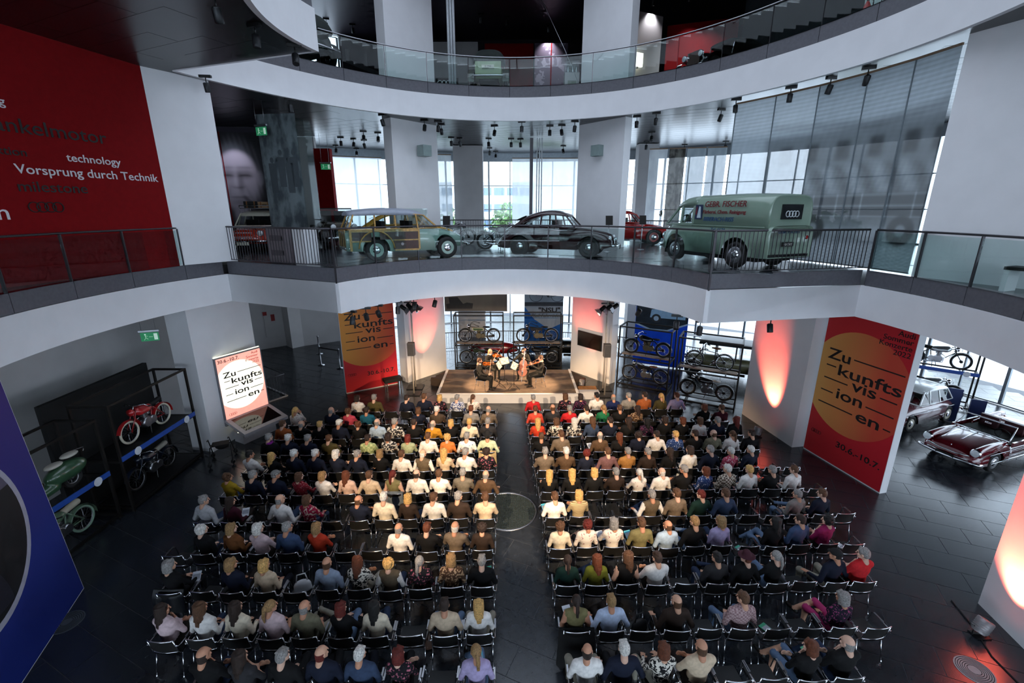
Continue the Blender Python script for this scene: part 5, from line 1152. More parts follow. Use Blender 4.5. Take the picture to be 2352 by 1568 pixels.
motorcycle('old black bicycle on the upper rack beside the red-lit pillar', (7.95, 17.42, 1.415), PI+A2, BK, 'bicycle', seatm=BROWNSEAT, name='bicycle')
motorcycle('black touring motorcycle with white saddle low beside the red-lit pillar', (7.95, 17.42, 0.16), PI+A2, BK, 'classic', seatm=mat('pale_seat', 'b9b6ae', 0.6))
rack('dark steel rack with blue label strip holding the red moped', (-10.40, 11.63, 0), PI/2, 2.75, 0.95, 3.0, (0.10, 1.45), False, 1.52)
rack('dark steel rack with blue label strip holding the green scooter', (-10.55, 8.75, 0), PI/2, 2.5, 0.95, 2.75, (0.10, 1.25), False, 1.30)
tag(MB().box((-11.3, 11.6, 1.55), (0.12, 3.3, 3.1)).build('backdrop_panel', BLACKM), 'black backdrop panel behind the rack of the red moped', 'panel')
for z0 in (0.13, 1.48): tag(MB().box((-10.40, 11.63, z0), (0.9, 2.6, 0.03)).build('rack_board', BLACK), 'black board under the %s' % ('red moped' if z0 > 1 else 'dark blue moped'), 'board')
IV = mat('ivory_wall', 'cfc7b2', 0.6)
motorcycle('red and white moped with ivory tyres on the upper left rack', (-10.35, 11.75, 1.50), -PI/2, TK('redwhite', 'b01f22'), 'moped', frame=TK('redframe', '8e1a1c'), guardm=TK('redwhite', 'b01f22'), wall=IV, name='moped')
motorcycle('dark blue moped with pale saddle on the lower left rack', (-10.35, 11.6, 0.15), -PI/2, TK('darkblue', '141c2c'), 'moped', frame=TK('darkblue', '141c2c'), seatm=mat('pale_saddle', 'a8a498', 0.6), name='moped')
motorcycle('pale green moped with cream saddle low beside the blue board', (-10.35, 8.75, 0.15), -PI/2, TK('mint', '5f7a62'), 'moped', frame=TK('mint', '5f7a62'), wall=mat('mint_tyre', '7f9a86', 0.6), seatm=mat('cream_saddle', 'c2baa6', 0.6), name='moped')
def scooter():
    t = thing('motor_scooter', 'green motor scooter with two pale saddles on the upper left rack', 'scooter', (-10.40, 8.9, 1.29), -PI/2); G = TK('scooter', '33543a')
    V, F, S = sdf_mesh([('e', (-0.45, 0, 0.48), (0.50, 0.20, 0.22), 0), ('c', (-0.1, 0, 0.28), (0.45, 0, 0.22), 0.13, 0.11, 0), ('c', (0.45, 0, 0.25), (0.62, 0, 0.75), 0.14, 0.11, 0), ('e', (0.66, 0, 0.44), (0.26, 0.12, 0.16), 0)], 0.032, 0.06)
    inst('body', np_mesh('body', [(V, F, S)], [G]), t); IS = mat('ivory_saddle', 'c2bcb0', 0.6)
    for x, z in ((-0.22, 0.74), (-0.62, 0.80)): inst('saddle', np_mesh('saddle', [sdf_mesh([('e', (x, 0, z), (0.20, 0.13, 0.05), 0)], 0.025)], [IS]), t)
    for x in (-0.55, 0.66): bike_wheel(t, x, 0.24, 0.24, 0, 0.05)
    MB().tube([(0.50, 0.32, 0.98), (0.60, 0.10, 0.95), (0.60, -0.10, 0.95), (0.50, -0.32, 0.98)], 0.015, 6).build('handlebar', CHROME, t); MB().tube([(-0.85, 0.12, 0.78), (-1.0, 0, 0.80), (-0.85, -0.12, 0.78)], 0.012, 5).build('carrier', CHROME, t)
    MB().box((-0.3, -0.205, 0.34), (0.5, 0.02, 0.09)).build('side_trim', mat('pinkish_trim', 'a58c86', 0.5), t)
scooter()
# far right rack with two racers
AR = R(-38)
rack('dark steel rack with two racing motorcycles by the right windows', (17.2, 17.5, 0), AR, 2.5, 0.8, 3.0, (0.10, 1.45), False, 1.50)
for z, nn, c, lab in ((1.50, '31', 'c9ced0', 'silver racing motorcycle numbered 31 on the upper rack by the windows'), (0.15, '2', 'c0c4c4', 'silver racing motorcycle with yellow number plate on the lower rack')):
    m = motorcycle(lab, (17.2, 17.5, z), AR, mat('silver_tank', 'b9bdbe', 0.25, metal=0.8), 'racer')
    p = MB().lathe([(0.12, -0.006), (0.12, 0.006)], 18, (0, 0, 0), 'Y', smooth=False).build('side_plate', BLACKM if z > 1 else mat('plate_yellow', 'c9a52a', 0.5), m, (-0.75, -0.10, 0.74)); text(nn, 0.16, mat('number_ink', 'd9d9d4', 0.6) if z > 1 else BLACKM, p, (1, 0, 0), (0, 0, 1), (0, -0.009, -0.055), align='CENTER')
for i, (x, y) in enumerate(((16.35, 15.6), (16.95, 15.25))):
    t = thing('info_pillar', 'dark blue information stand by the racing motorcycles, %s' % ('taller one' if i == 0 else 'shorter one'), 'sign', (x, y, 0), R(-30)); h = 1.25 if i == 0 else 0.95
    MB().box((0, 0, 0.02), (0.55, 0.3, 0.04)).build('base', STEEL, t); MB().box((0, 0, 0.04+h/2), (0.42, 0.05, h)).build('panel', mat('panel_blue', '1a2c5c', 0.5), t)
# gallery motorcycles
GM = 'motorcycles on the gallery beside the maroon car'
motorcycle('black motorcycle nearest the tail of the maroon gallery car', (-0.35, 18.2, Z1+0.008), R(8), BK, 'classic', GM)
motorcycle('black motorcycle standing second behind the maroon gallery car', (-0.45, 19.3, Z1+0.008), R(8), BK, 'classic', GM)
motorcycle('dark motorcycle in front of the bonnet of the wood-sided wagon', (-2.6, 20.6, Z1+0.008), R(20), BK, 'classic', GM)
# ------------------------------------------------------------------ stage
st = thing('stage', 'low stage platform with white front edge and brown carpet', 'stage', (0, 0, 0))
CARPET = mat('stage_carpet', '6a5a4c', 0.85, noise=0.22, scale=3)
MB().box((-0.17, 18.72, 0.2), (5.62, 2.94, 0.39)).build('platform', CARPET, st)
MB().box((-0.17, 17.235, 0.2), (5.78, 0.05, 0.40)).build('front_panel', WHITE, st)
b = MB(); b.box((-0.17, 17.22, 0.405), (5.80, 0.10, 0.03)); b.box((-3.03, 18.72, 0.405), (0.10, 3.0, 0.03)); b.box((2.69, 18.72, 0.405), (0.10, 3.0, 0.03)); b.build('edge_trim', WHITE, st)
for s, x in ((-1, -3.05), (1, 2.72)): MB().prism([(x, 20.2), (x+0.6*s, 19.2), (x, 18.9)] if s > 0 else [(x, 18.9), (x+0.6*s, 19.2), (x, 20.2)], 0, 0.36).build('side_wing', mat('wing_brown', '4a3c32', 0.8), st)
sp = thing('wooden_steps', 'small wooden steps at the right side of the stage', 'steps', (3.2, 17.9, 0)); OAK = mat('oak_step', 'b07a44', 0.6, noise=0.2, scale=10)
MB().box((0, 0.25, 0.27), (0.75, 0.35, 0.04)).build('tread', OAK, sp); MB().box((0.1, 0.62, 0.15), (0.75, 0.35, 0.04)).build('tread', OAK, sp); MB().box((0, -0.12, 0.15), (0.9, 0.34, 0.30)).build('side_box', WHITE, sp)
# ------------------------------------------------------------------ musicians
SUIT = mat('black_suit', '17140f', 0.8, noise=0.15, scale=15); SHIRT = mat('dress_shirt', 'd9d5cf', 0.8)
def musician(label, loc, rz, arms, legs, yaw, pitch, hair, hc, beard=False, skin=SKINS[0]):
    P, _ = sit('lap', legs, 'm'); P = [p for p in P if p[-1] not in (2, 3)]; hands = []
    for s, (e, q, d, pal, cl) in ((1, arms[0]), (-1, arms[1])):
        P += [('c', (0.185*s, -0.11, 0.985), e, 0.062, 0.05, 2), ('c', e, q, 0.05, 0.034, 3)]; hands.append(hand_at(q, d, pal, s < 0, cl))
    P += [('e', (0, -0.04, 0.62), (0.19, 0.165, 0.10), 1)]
    M = Matrix.Translation(HEADC) @ Matrix.Rotation(R(yaw), 4, 'Z') @ Matrix.Rotation(R(pitch), 4, 'X') @ Matrix.Scale(0.97, 4)
    me = np_mesh('musician_body', [sdf_mesh(P, 0.018, 0.028)]+hands+[xf(head_np(beard), M)], SLOTS)
    o = inst('person', me, None, loc, (0, 0, rz)); tag(o, label, 'person', 'string quartet on the stage')
    set_slots(o, [skin, SUIT, SUIT, SUIT, SUIT, SUIT, SHOE, EYE, LIP, hairmat(hc)])
    h = inst('hair', hair_mesh(hair), o); h.matrix_basis = M; set_slots(h, [hairmat(hc), None])
    MB().lathe([(0.066, -0.03), (0.072, -0.02), (0.07, 0.02), (0.06, 0.028)], 14).build('collar', SHIRT, o, (0, -0.10, 1.085))
    return o
VARN = mat('violin_varnish', 'a8541c', 0.25, noise=0.2, scale=10, coat=0.6); EBONY = mat('ebony', '15110f', 0.35)
def fiddle(name, label, cat, s, base, endpin=False):
    """body lies in local XY, neck along +Y; base matrix places it"""
    t = thing(name, label, cat); t.matrix_basis = base
    out = []
    for a in np.linspace(0, 2*PI, 40)[:-1]:
        y = math.sin(a); x = math.cos(a); wv = 0.105*(1-0.12*y)*(1-0.36*math.exp(-((y-0.12)/0.20)**2)); out.append((math.copysign(abs(x)**0.8, x)*wv*s, y*0.178*s))
    MB().prism(out, -0.022*s, 0.022*s, smooth=False).build('body', VARN, t)
    MB().box((0, 0.22*s, 0.03*s), (0.028*s, 0.30*s, 0.014*s)).build('fingerboard', EBONY, t); MB().box((0, 0.24*s, 0.012*s), (0.024*s, 0.14*s, 0.02*s)).lathe([(0.016*s, -0.02*s), (0.02*s, 0), (0.016*s, 0.02*s)], 12, (0, 0.40*s, 0.0), 'X').box((0, 0.36*s, 0.012*s), (0.024*s, 0.10*s, 0.02*s)).build('scroll', VARN, t)
    MB().box((0, -0.03*s, 0.035*s), (0.05*s, 0.005*s, 0.035*s)).build('bridge', mat('maple', 'd0b07c', 0.6), t); MB().prism([(-0.018*s, -0.07*s), (0.018*s, -0.07*s), (0.008*s, -0.165*s), (-0.008*s, -0.165*s)], 0.028*s, 0.036*s).build('tailpiece', EBONY, t)
    g = MB(); [g.bar((x*s, -0.08*s, 0.037*s), (x*0.8*s, 0.36*s, 0.04*s), 0.0015*s) for x in (-0.012, -0.004, 0.004, 0.012)]; g.build('strings', STEEL, t)
    pg = MB(); [pg.bar((-0.04*s, y*s, 0.01*s), (0.04*s, y*s, 0.01*s), 0.006*s) for y in (0.345, 0.37)]; pg.build('peg', EBONY, t)
    if endpin: MB().bar((0, -0.17*s, 0), (0, -0.36*s, -0.02), 0.014).build('endpin', STEEL, t)
    return t
def bow(label, a, c, M):
    t = thing('bow', label, 'bow'); A, B_ = M @ Vector(a), M @ Vector(c); d = (B_-A); u = Vector((0, 0, 1)) if abs(d.normalized().z) < 0.9 else Vector((1, 0, 0)); o = d.cross(u).cross(d).normalized()*0.02
    t.location = A; MB().tube([(0, 0, 0), tuple(d*0.5-o*0.3), tuple(d)], 0.0055, 6).build('stick', VARN, t); MB().bar(tuple(d*0.06-o), tuple(d*0.98-o), 0.010, 0.003).build('hair', mat('bow_hair', 'e6e0d2', 0.6), t); MB().box(tuple(d*0.05-o*0.5), (0.02, 0.02, 0.025)).build('frog', EBONY, t)
def LM(loc, rz): return Matrix.Translation(loc) @ Matrix.Rotation(rz, 4, 'Z')
def frame_at(org, ydir, zdir):
    y = Vector(ydir).normalized(); z = Vector(zdir); z = (z-y*z.dot(y)).normalized(); x = y.cross(z)
    return Matrix(((x.x, y.x, z.x, org[0]), (x.y, y.y, z.y, org[1]), (x.z, y.z, z.z, org[2]), (0, 0, 0, 1)))
SZ = 0.42
VL = ((-0.27, 0.12, 0.84), (-0.24, 0.40, 1.03), (0.25, 0.35, 0.9), (0.9, -0.2, 0.1), 0.9)     # left arm holding a violin neck
VF = frame_at((-0.12, 0.19, 1.075), (-0.38, 1, -0.05), (0.35, 0.1, 0.95))
def plain_chair(loc, rz, label):
    t = thing('chair', label, 'chair', loc, rz, 'stage chairs')
    for k, me in CH.items():
        if not k.startswith('arm'): inst(k.split('_')[0], me, t)
players = [
 ('seated violinist in black with a beard, bow hand lowered, front left of the stage', (-1.25, 17.75, SZ), R(-104), (((0.33, 0.08, 0.76), (0.20, 0.34, 0.70), (-0.2, 0.5, 0.4), (-0.6, 0, -0.8), 0.9), VL), 'straight', 25, -8, 's', 'br', True, ((0.18, 0.40, 0.72), (0.06, 0.44, 1.36))),
 ('seated violinist in black with thin fair hair, back left of the stage', (-0.90, 19.0, SZ), R(-140), (((0.36, 0.10, 0.88), (0.20, 0.34, 0.95), (-0.7, 0.3, 0.2), (0, 0, -1), 0.8), VL), 'straight', 20, -14, 'b', 'bl', False, ((0.20, 0.36, 0.98), (-0.34, 0.16, 1.30))),
 ('seated cellist in black facing the audience behind a cello', (0.50, 19.1, SZ), R(176), (((0.40, 0.10, 0.84), (0.46, 0.30, 0.74), (-0.2, 0.6, -0.4), (-0.3, 0, -1), 0.7), ((-0.30, 0.10, 0.80), (-0.10, 0.20, 0.93), (0.8, 0.1, 0.2), (0, -1, -0.2), 0.9)), 'spread', -5, 0, 's', 'dk', True, ((0.46, 0.38, 0.72), (-0.24, 0.48, 0.58))),
 ('seated viola player in black in profile on the right of the stage', (1.12, 18.1, SZ), R(106), (((0.34, 0.08, 0.84), (0.14, 0.36, 0.94), (-0.6, 0.3, 0.2), (0, 0, -1), 0.8), VL), 'straight', 12, -10, 's', 'br', False, ((0.14, 0.38, 0.97), (-0.26, 0.10, 1.32)))]
for i, (lab, loc, rz, arms, legs, yaw, pit, hs, hc, brd, bw) in enumerate(players):
    musician(lab, loc, rz, arms, legs, yaw, pit, hs, hc, brd); M = LM(loc, rz)
    plain_chair(loc, rz, ['black chair of the front left violinist', 'black chair of the back left violinist', 'black chair of the cellist', 'black chair of the viola player on stage'][i])
    if i == 2: fiddle('cello', 'reddish brown cello held between the knees of the cellist', 'cello', 2.05, M @ frame_at((0.0, 0.34, 0.56), (-0.10, -0.30, 1), (0, 1, 0.30)), True)
    else: fiddle('viola' if i == 3 else 'violin', ['orange brown violin of the bearded front player', 'violin of the fair-haired back player', '', 'viola of the player in profile on the right'][i], 'viola' if i == 3 else 'violin', 1.0 if i != 3 else 1.12, M @ VF)
    bow(['violin bow held low by the front left player', 'violin bow of the back left player', 'cello bow drawn across the cello', 'viola bow of the right-hand player'][i], bw[0], bw[1], M)
PAPER = mat('sheet_paper', 'e9e2d2', 0.8)
for i, (x, y, rz) in enumerate(((-0.52, 17.85, R(75)), (0.08, 17.75, R(-60)), (-0.32, 18.40, R(35)))):
    t = thing('music_stand', ['black music stand before the front left violinist', 'black music stand before the viola player', 'black music stand before the back left violinist', 'black music stand before the cellist'][i], 'music stand', (x, y, SZ-0.005), rz)
    b = MB()
    for k in range(3): a = 2*PI*k/3+0.5; b.tube([(0, 0, 0.24), (0.16*math.cos(a), 0.16*math.sin(a), 0.12), (0.28*math.cos(a), 0.28*math.sin(a), 0.012)], 0.011, 6)
    b.build('tripod', BLACK, t); MB().tube([(0, 0, 0.1), (0, 0, 0.92)], 0.012, 6).build('pole', BLACK, t)
    cz = lambda x_, z_: tuple(Matrix.Rotation(R(-28), 3, 'X') @ Vector((x_, 0, z_))); d = MB().tube([cz(-0.2, -0.14), cz(-0.2, 0.12), cz(0.2, 0.12), cz(0.2, -0.14)], 0.006, 5, closed=True).tube([cz(-0.2, -0.14), cz(0.2, 0.12)], 0.005, 5).tube([cz(0.2, -0.14), cz(-0.2, 0.12)], 0.005, 5).build('desk', BLACK, t, (0, 0, 1.0))
    MB().box((0, 0, 0), (0.44, 0.006, 0.29), M=Matrix.Rotation(R(-28), 3, 'X')).build('sheet_music', PAPER, d, (0, 0.016, 0.012)); MB().box((0, 0.03, -0.14), (0.46, 0.05, 0.012)).build('ledge', BLACK, d)
# ------------------------------------------------------------------ stage lighting, speakers, screen
def lamp_head(t, p, aim, r=0.09, lit=True):
    d = (Vector(aim)-Vector(p)).normalized(); M = d.to_track_quat('Z', 'Y').to_matrix()
    b = MB(); b.lathe([(0.04, -0.20), (r, -0.16), (r, 0.06), (r*1.05, 0.08)], 12); o = inst('lamp_head', b.mesh('lamp_head', BLACK), t, p, M.to_euler())
    MB().lathe([(r*0.95, 0.062), (0, 0.066)], 12).build('lens', mat('warm_lens', 'ffd9a0', 0.3, emit=((1, 0.72, 0.4), 14)) if lit else BLACKM, o)
    bd = MB()
    for s in (-1, 1): bd.add([(-r, s*r, 0.08), (r, s*r, 0.08), (r*1.2, s*r*1.9, 0.24), (-r*1.2, s*r*1.9, 0.24)], [(0, 1, 2, 3)]); bd.add([(s*r, -r, 0.08), (s*r, r, 0.08), (s*r*1.9, r*1.2, 0.24), (s*r*1.9, -r*1.2, 0.24)], [(0, 1, 2, 3)])
    bd.build('barn_door', STEEL, o); return o
for s, x, y in ((-1, -4.30, 18.95), (1, 4.02, 18.75)):
    t = thing('lamp_stand', 'stage lamp stand with three warm spotlights, %s of the stage' % ('left' if s < 0 else 'right'), 'lamp', (x, y, 0))
    MB().tube([(0, 0, 0.02), (0, 0, 3.95)], 0.035, 8).build('pole', mat('pale_pole', 'b9aea2', 0.5), t); MB().box((0, 0, 0.02), (0.7, 0.6, 0.04)).build('base', BLACK, t); MB().box((0, 0, 3.85), (0.55, 0.05, 0.05)).build('crossbar', BLACK, t)
    for k, dx in enumerate((-0.26, 0.0, 0.26)):
        lamp_head(t, (dx, -0.10, 3.62+0.05*k), (-s*3.6-0.3*k, 0.0-0.4*k, 0.6))
    light('SPOT', 'stage_lamp_light', (x+s*-0.15, y-0.42, 3.60), 2500, (1.0, 0.66, 0.38), aim=(0.1-s*0.1, 18.3, 0.7), spot_size=R(50), spot_blend=0.5, shadow_soft_size=0.06)
    q = thing('speaker', 'grey loudspeaker on a white pole, %s of the stage' % ('left' if s < 0 else 'right'), 'speaker', (x+s*-0.08, y-0.75, 0))
    MB().box((0, 0, 0.015), (0.6, 0.5, 0.03)).build('base', BLACK, q); MB().tube([(0, 0, 0.03), (0, 0, 1.75)], 0.03, 8).build('pole', mat('pale_pole', 'b9aea2', 0.5), q)
    c = MB().box((0, 0, 2.02), (0.28, 0.26, 0.55)).build('cabinet', mat('speaker_grey', '6b6460', 0.6), q); MB().box((0, -0.135, 2.02), (0.25, 0.012, 0.51)).build('grille', mat('speaker_grille', '4a4644', 0.8), c)
def par_can(label, loc, aim, energy, lit=True, size=44):
    t = thing('uplight', label, 'lamp', loc); d = (Vector(aim)-Vector((loc[0], loc[1], loc[2]+0.3))).normalized(); M = d.to_track_quat('Z', 'Y').to_matrix().to_euler()
    c = MB().lathe([(0.09, -0.16), (0.125, -0.12), (0.13, 0.10), (0.115, 0.12), (0.11, 0.09), (0.0, 0.09)], 18).mesh('can', mat('can_grey', '8d8a8c', 0.45, metal=0.4)); o = inst('can', c, t, (0, 0, 0.24), M)
    leds = MB()
    for k in range(9): a = 2*PI*k/8; rr = 0.07 if k < 8 else 0; leds.lathe([(0.022, 0.0), (0.0, 0.008)], 8, (rr*math.cos(a), rr*math.sin(a), 0.092))
    leds.build('led', mat('red_led', 'ff5040', 0.3, emit=((1.0, 0.10, 0.06), 14)), o)
    ribs = MB(); [ribs.lathe([(0.128, z), (0.136, z+0.008), (0.128, z+0.016)], 18) for z in (-0.09, -0.05, -0.01, 0.03)]; ribs.build('cooling_fin', mat('can_grey', '8d8a8c', 0.45, metal=0.4), o)
    MB().tube([(-0.15, 0, 0.24), (-0.15, 0, 0.03), (0.15, 0, 0.03), (0.15, 0, 0.24)], 0.012, 6).box((0, 0, 0.012), (0.26, 0.2, 0.024)).build('bracket', BLACK, t)
    light('SPOT', 'uplight_beam', tuple(Vector((loc[0], loc[1], loc[2]+0.24))+d*0.16), energy, (1.0, 0.11, 0.06), aim=aim, spot_size=R(size), spot_blend=0.85, shadow_soft_size=0.05)
par_can('red floor uplight at the foot of the left white pillar by the stage', (-3.55, 19.35, 0), (-4.1, 20.35, 2.4), 800)
par_can('red floor uplight at the foot of the pillar with the screen', (3.1, 18.95, 0), (3.55, 20.35, 2.4), 900)
par_can('red floor uplight in front of the red-lit pillar by the racks', (8.55, 14.35, 0), (9.15, 14.9, 1.9), 2400)
par_can('red floor uplight with bracket at the lower right pillar', (8.70, 6.62, 0), (9.30, 6.80, 1.25), 1500, size=60)
# wall screen on the right-hand pillar
pd = Vector((4.40-2.87, 19.33-21.2, 0)).normalized(); pn = Vector((-pd.y, pd.x, 0)); pn = pn if pn.y < 0 else -pn
def on_pillar(u, z, off): q = Vector((2.87, 21.2, 0))+pd*u+pn*off; return (q.x, q.y, z)
scn = thing('wall_screen', 'black flat screen mounted on the white pillar right of the stage', 'screen', on_pillar(1.2, 1.80, 0.05), math.atan2(pd.y, pd.x))
MB().box((0, 0, 0), (1.42, 0.07, 0.72)).build('casing', BLACK, scn); MB().box((0, -0.037, 0), (1.36, 0.006, 0.66)).build('display', mat('dark_display', '070708', 0.15), scn)
# bench beside the banner
t = thing('bench', 'black upholstered bench on silver legs beside the left banner', 'bench', (-5.25, 18.75, 0), R(32)); MB().box((0, 0, 0.46), (0.78, 0.42, 0.14)).build('cushion', BLACKM, t)
for x in (-0.3, 0.3):
    for y in (-0.15, 0.15): MB().box((x, y, 0.2), (0.045, 0.045, 0.4)).build('leg', STEEL, t)
# ------------------------------------------------------------------ spotlights on the ceilings
def spot_mesh():
    tr = MB().box((0, 0, -0.03), (0.30, 0.09, 0.06)).mesh('track_box', BLACK); hd = MB().lathe([(0.05, 0.10), (0.075, 0.08), (0.075, -0.12), (0.07, -0.14)], 12).mesh('head', mat('spot_head', '2c2d30', 0.45, metal=0.4)); ln = MB().lathe([(0.066, -0.132), (0, -0.134)], 12).mesh('lens', mat('dull_lens', '8a9096', 0.3)); st_ = MB().tube([(0, 0, -0.05), (0, 0, -0.2)], 0.014, 6).mesh('stem', BLACK)
    return tr, hd, ln, st_
TR, HD, LN, SM = spot_mesh(); LNL = MB().lathe([(0.066, -0.132), (0, -0.134)], 12).mesh('lens', LENS)
def ceiling_spot(label, x, y, z, rz, tilt, lit=False):
    t = thing('ceiling_spotlight', label, 'spotlight', (x, y, z), rz, 'small ceiling spotlights'); inst('track_box', TR, t); inst('stem', SM, t); h = inst('head', HD, t, (0, 0, -0.28), (tilt, 0, 0)); inst('lens', LNL if lit else LN, h)
S1 = [(-8.24, 13.71), (-13.0, 20.3), (-5.0, 8.96), (-5.01, 10.2), (-7.21, 16.35), (-4.75, 11.32), (-9.8, 27.3), (-8.49, 24.44), (-8.01, 24.89), (-7.6, 25.3), (-9.08, 28.6), (-6.8, 22.63), (-6.24, 23.01), (-4.9, 18.85), (-3.51, 19.95), (-3.0, 20.2), (-2.98, 20.91), (-3.01, 24.44), (-2.6, 24.6), (-1.3, 28.4), (-1.18, 24.8), (-1.0, 30.0), (-0.75, 21.23), (-0.04, 24.89), (0.43, 24.95), (0.4, 20.3), (1.6, 30.0), (1.62, 21.23), (2.11, 21.07), (2.87, 27.51), (2.55, 20.2), (4.81, 19.2), (7.06, 25.84), (6.45, 22.82), (5.37, 18.6), (9.48, 27.0), (7.5, 17.95), (7.3, 16.4), (11.2, 25.8), (8.2, 14.9), (8.7, 13.9), (9.05, 13.0)]
rs = random.Random(5)
for i, (x, y) in enumerate(S1):
    ceiling_spot('small black spotlight under the top gallery, %s from the left wall' % ORD[i+1], x, y, Z2-FB+0.03, rs.uniform(-0.4, 0.4), rs.uniform(-0.5, 0.5), i in (6, 17, 19, 29))
for i, (x, y) in enumerate([(-4.55, 12.65), (-4.3, 13.1), (-4.05, 13.5), (-3.6, 14.05), (-3.2, 14.6), (-2.6, 15.1), (3.9, 13.7), (4.5, 12.1), (4.9, 11.5), (6.9, 11.8)]):
    ceiling_spot('grey spotlight under the middle gallery edge, %s from its left corner' % ORD[i+1], x, y, Z1-FB+0.02, rs.uniform(-0.5, 0.5), rs.uniform(-0.7, 0.7))
for i, (x, y) in enumerate([(-1.53, 26.0), (-0.24, 26.3), (1.9, 27.2), (-4.58, 28.5), (-9.4, 26.6), (-8.3, 27.3), (6.4, 24.0), (7.9, 23.6), (8.5, 23.2)]):
    ceiling_spot('bright small spotlight under the top ceiling, %s from the left pillar' % ORD[i+1], x, y, Z3, rs.uniform(-0.4, 0.4), rs.uniform(-0.3, 0.3), i not in (1, 3))
    if i not in (1, 3): light('SPOT', 'ceiling_spot_light', (x, y, Z3-0.5), 260, (0.95, 0.93, 1.0), aim=(x*1.02, y-0.2, Z2), spot_size=R(100), spot_blend=0.8, shadow_soft_size=0.06)
# ------------------------------------------------------------------ lettering helpers, banners
_tw = {}
def tw(s, sh=0):
    if s not in _tw:
        c = bpy.data.curves.new('m', 'FONT'); c.body = s; c.size = 1.0; o = bpy.data.objects.new('m', c); me = o.to_mesh()
        xs = [v.co.x for v in me.vertices]; _tw[s] = (min(xs), max(xs)) if xs else (0, 1); o.to_mesh_clear(); bpy.data.objects.remove(o)
    return _tw[s]
def fit(s, size, u0, u1, v, m, parent, F, bold=0.0, off=0.004):
    """text between u0 and u1 on a board frame F = (origin, xdir, normal)"""
    a, b_ = tw(s); wf = (u1-u0)/((b_-a)*size); o = F[0]+F[1]*(u0-a*size*wf)+Vector((0, 0, v))+F[2]*off
    return text(s, size, m, parent, F[1], (0, 0, 1), o, width=wf, bold=bold)
def board_frame(p0, p1):
    x = Vector((p1[0]-p0[0], p1[1]-p0[1], 0)).normalized(); return (Vector((p0[0], p0[1], 0)), x, Vector((x.y, -x.x, 0)))
def disc_clip(cx, cz, r, x0, x1, z0, z1, n=64):
    poly = [(cx+r*math.cos(2*PI*i/n), cz+r*math.sin(2*PI*i/n)) for i in range(n)]
    for ax, lim, sg in ((0, x0, 1), (0, x1, -1), (1, z0, 1), (1, z1, -1)):
        out = []
        for i, p in enumerate(poly):
            q = poly[(i+1) % len(poly)]; ip, iq = (p[ax]-lim)*sg >= 0, (q[ax]-lim)*sg >= 0
            if ip: out.append(p)
            if ip != iq: f = (lim-p[ax])/(q[ax]-p[ax]); out.append((p[0]+f*(q[0]-p[0]), p[1]+f*(q[1]-p[1])))
        poly = out
    return poly
def flat(name, poly, F, m, parent, off, th=0.003):
    """flat printed shape on a board"""
    b = MB(); vs = [F[0]+F[1]*u+Vector((0, 0, v))+F[2]*off for u, v in poly]; vb = [p-F[2]*th for p in vs]; n = len(poly)
    b.add([tuple(p) for p in vs+vb], [tuple(range(n)), tuple(reversed(range(n, 2*n)))]+[(i, n+i, n+(i+1) % n, (i+1) % n) for i in range(n)])
    return b.build(name, m, parent)
def bar2(u0, u1, v, h): return [(u0, v), (u1, v), (u1, v+h), (u0, v+h)]
def rings_at(parent, F, u, v, r, m, off=0.006, th=0.006, n=4):
    for i in range(n):
        c = F[0]+F[1]*(u+i*r*1.45)+Vector((0, 0, v))+F[2]*off
        MB().tube([tuple(c+F[1]*r*math.cos(a)+Vector((0, 0, r*math.sin(a)))) for a in np.linspace(0, 2*PI, 22)[:-1]], th, 4, closed=True).build('ring', m, parent)
def gradmat(name, c1, c2, axis, l0, l1, rough=0.7, emit=0.0):
    """printed colour blend across a sheet"""
    if name in MATS: return MATS[name]
    m, nt, b = _new(name); tc = nt.nodes.new('ShaderNodeTexCoord'); sx = nt.nodes.new('ShaderNodeSeparateXYZ'); mr = nt.nodes.new('ShaderNodeMapRange'); mx = nt.nodes.new('ShaderNodeMixRGB')
    mr.inputs[1].default_value = l0; mr.inputs[2].default_value = l1
    mx.inputs[1].default_value = (*hexc(c1), 1); mx.inputs[2].default_value = (*hexc(c2), 1)
    nt.links.new(tc.outputs['Generated'], sx.inputs[0]); nt.links.new(sx.outputs[axis], mr.inputs[0]); nt.links.new(mr.outputs[0], mx.inputs[0]); nt.links.new(mx.outputs[0], b.inputs['Base Color'])
    b.inputs['Roughness'].default_value = rough
    if emit: nt.links.new(mx.outputs[0], b.inputs['Emission Color']); b.inputs['Emission Strength'].default_value = emit
    MATS[name] = m; return m
INK = mat('banner_ink', '181214', 0.7); BRED = gradmat('banner_red', 'c8242a', 'd01a2a', 0, 0, 1)
LINES = [('Zu', .24, .94, 3.25, [(1.05, 2.47, 3.40)]), ('kunfts', .66, 2.47, 2.84, [(.24, .56, 3.02)]), ('vis', 1.15, 1.86, 2.54, [(.24, 1.02, 2.62), (1.98, 2.44, 2.62)]),
         ('ion', .75, 1.54, 2.14, [(.21, .62, 2.22), (1.66, 2.44, 2.22)]), ('en', 1.46, 2.12, 1.74, [(.20, 1.34, 1.83), (2.24, 2.44, 1.83)])]
def lines(parent, F, k, dv, m, off):
    for s, u0, u1, v, ds in LINES:
        fit(s, 0.46*k, u0*k, u1*k, v*k+dv, m, parent, F, 0.006*k, off)
        for a, c, dvv in ds: flat('dash', bar2(a*k, c*k, dvv*k+dv, 0.035*k), F, m, parent, off+0.002)
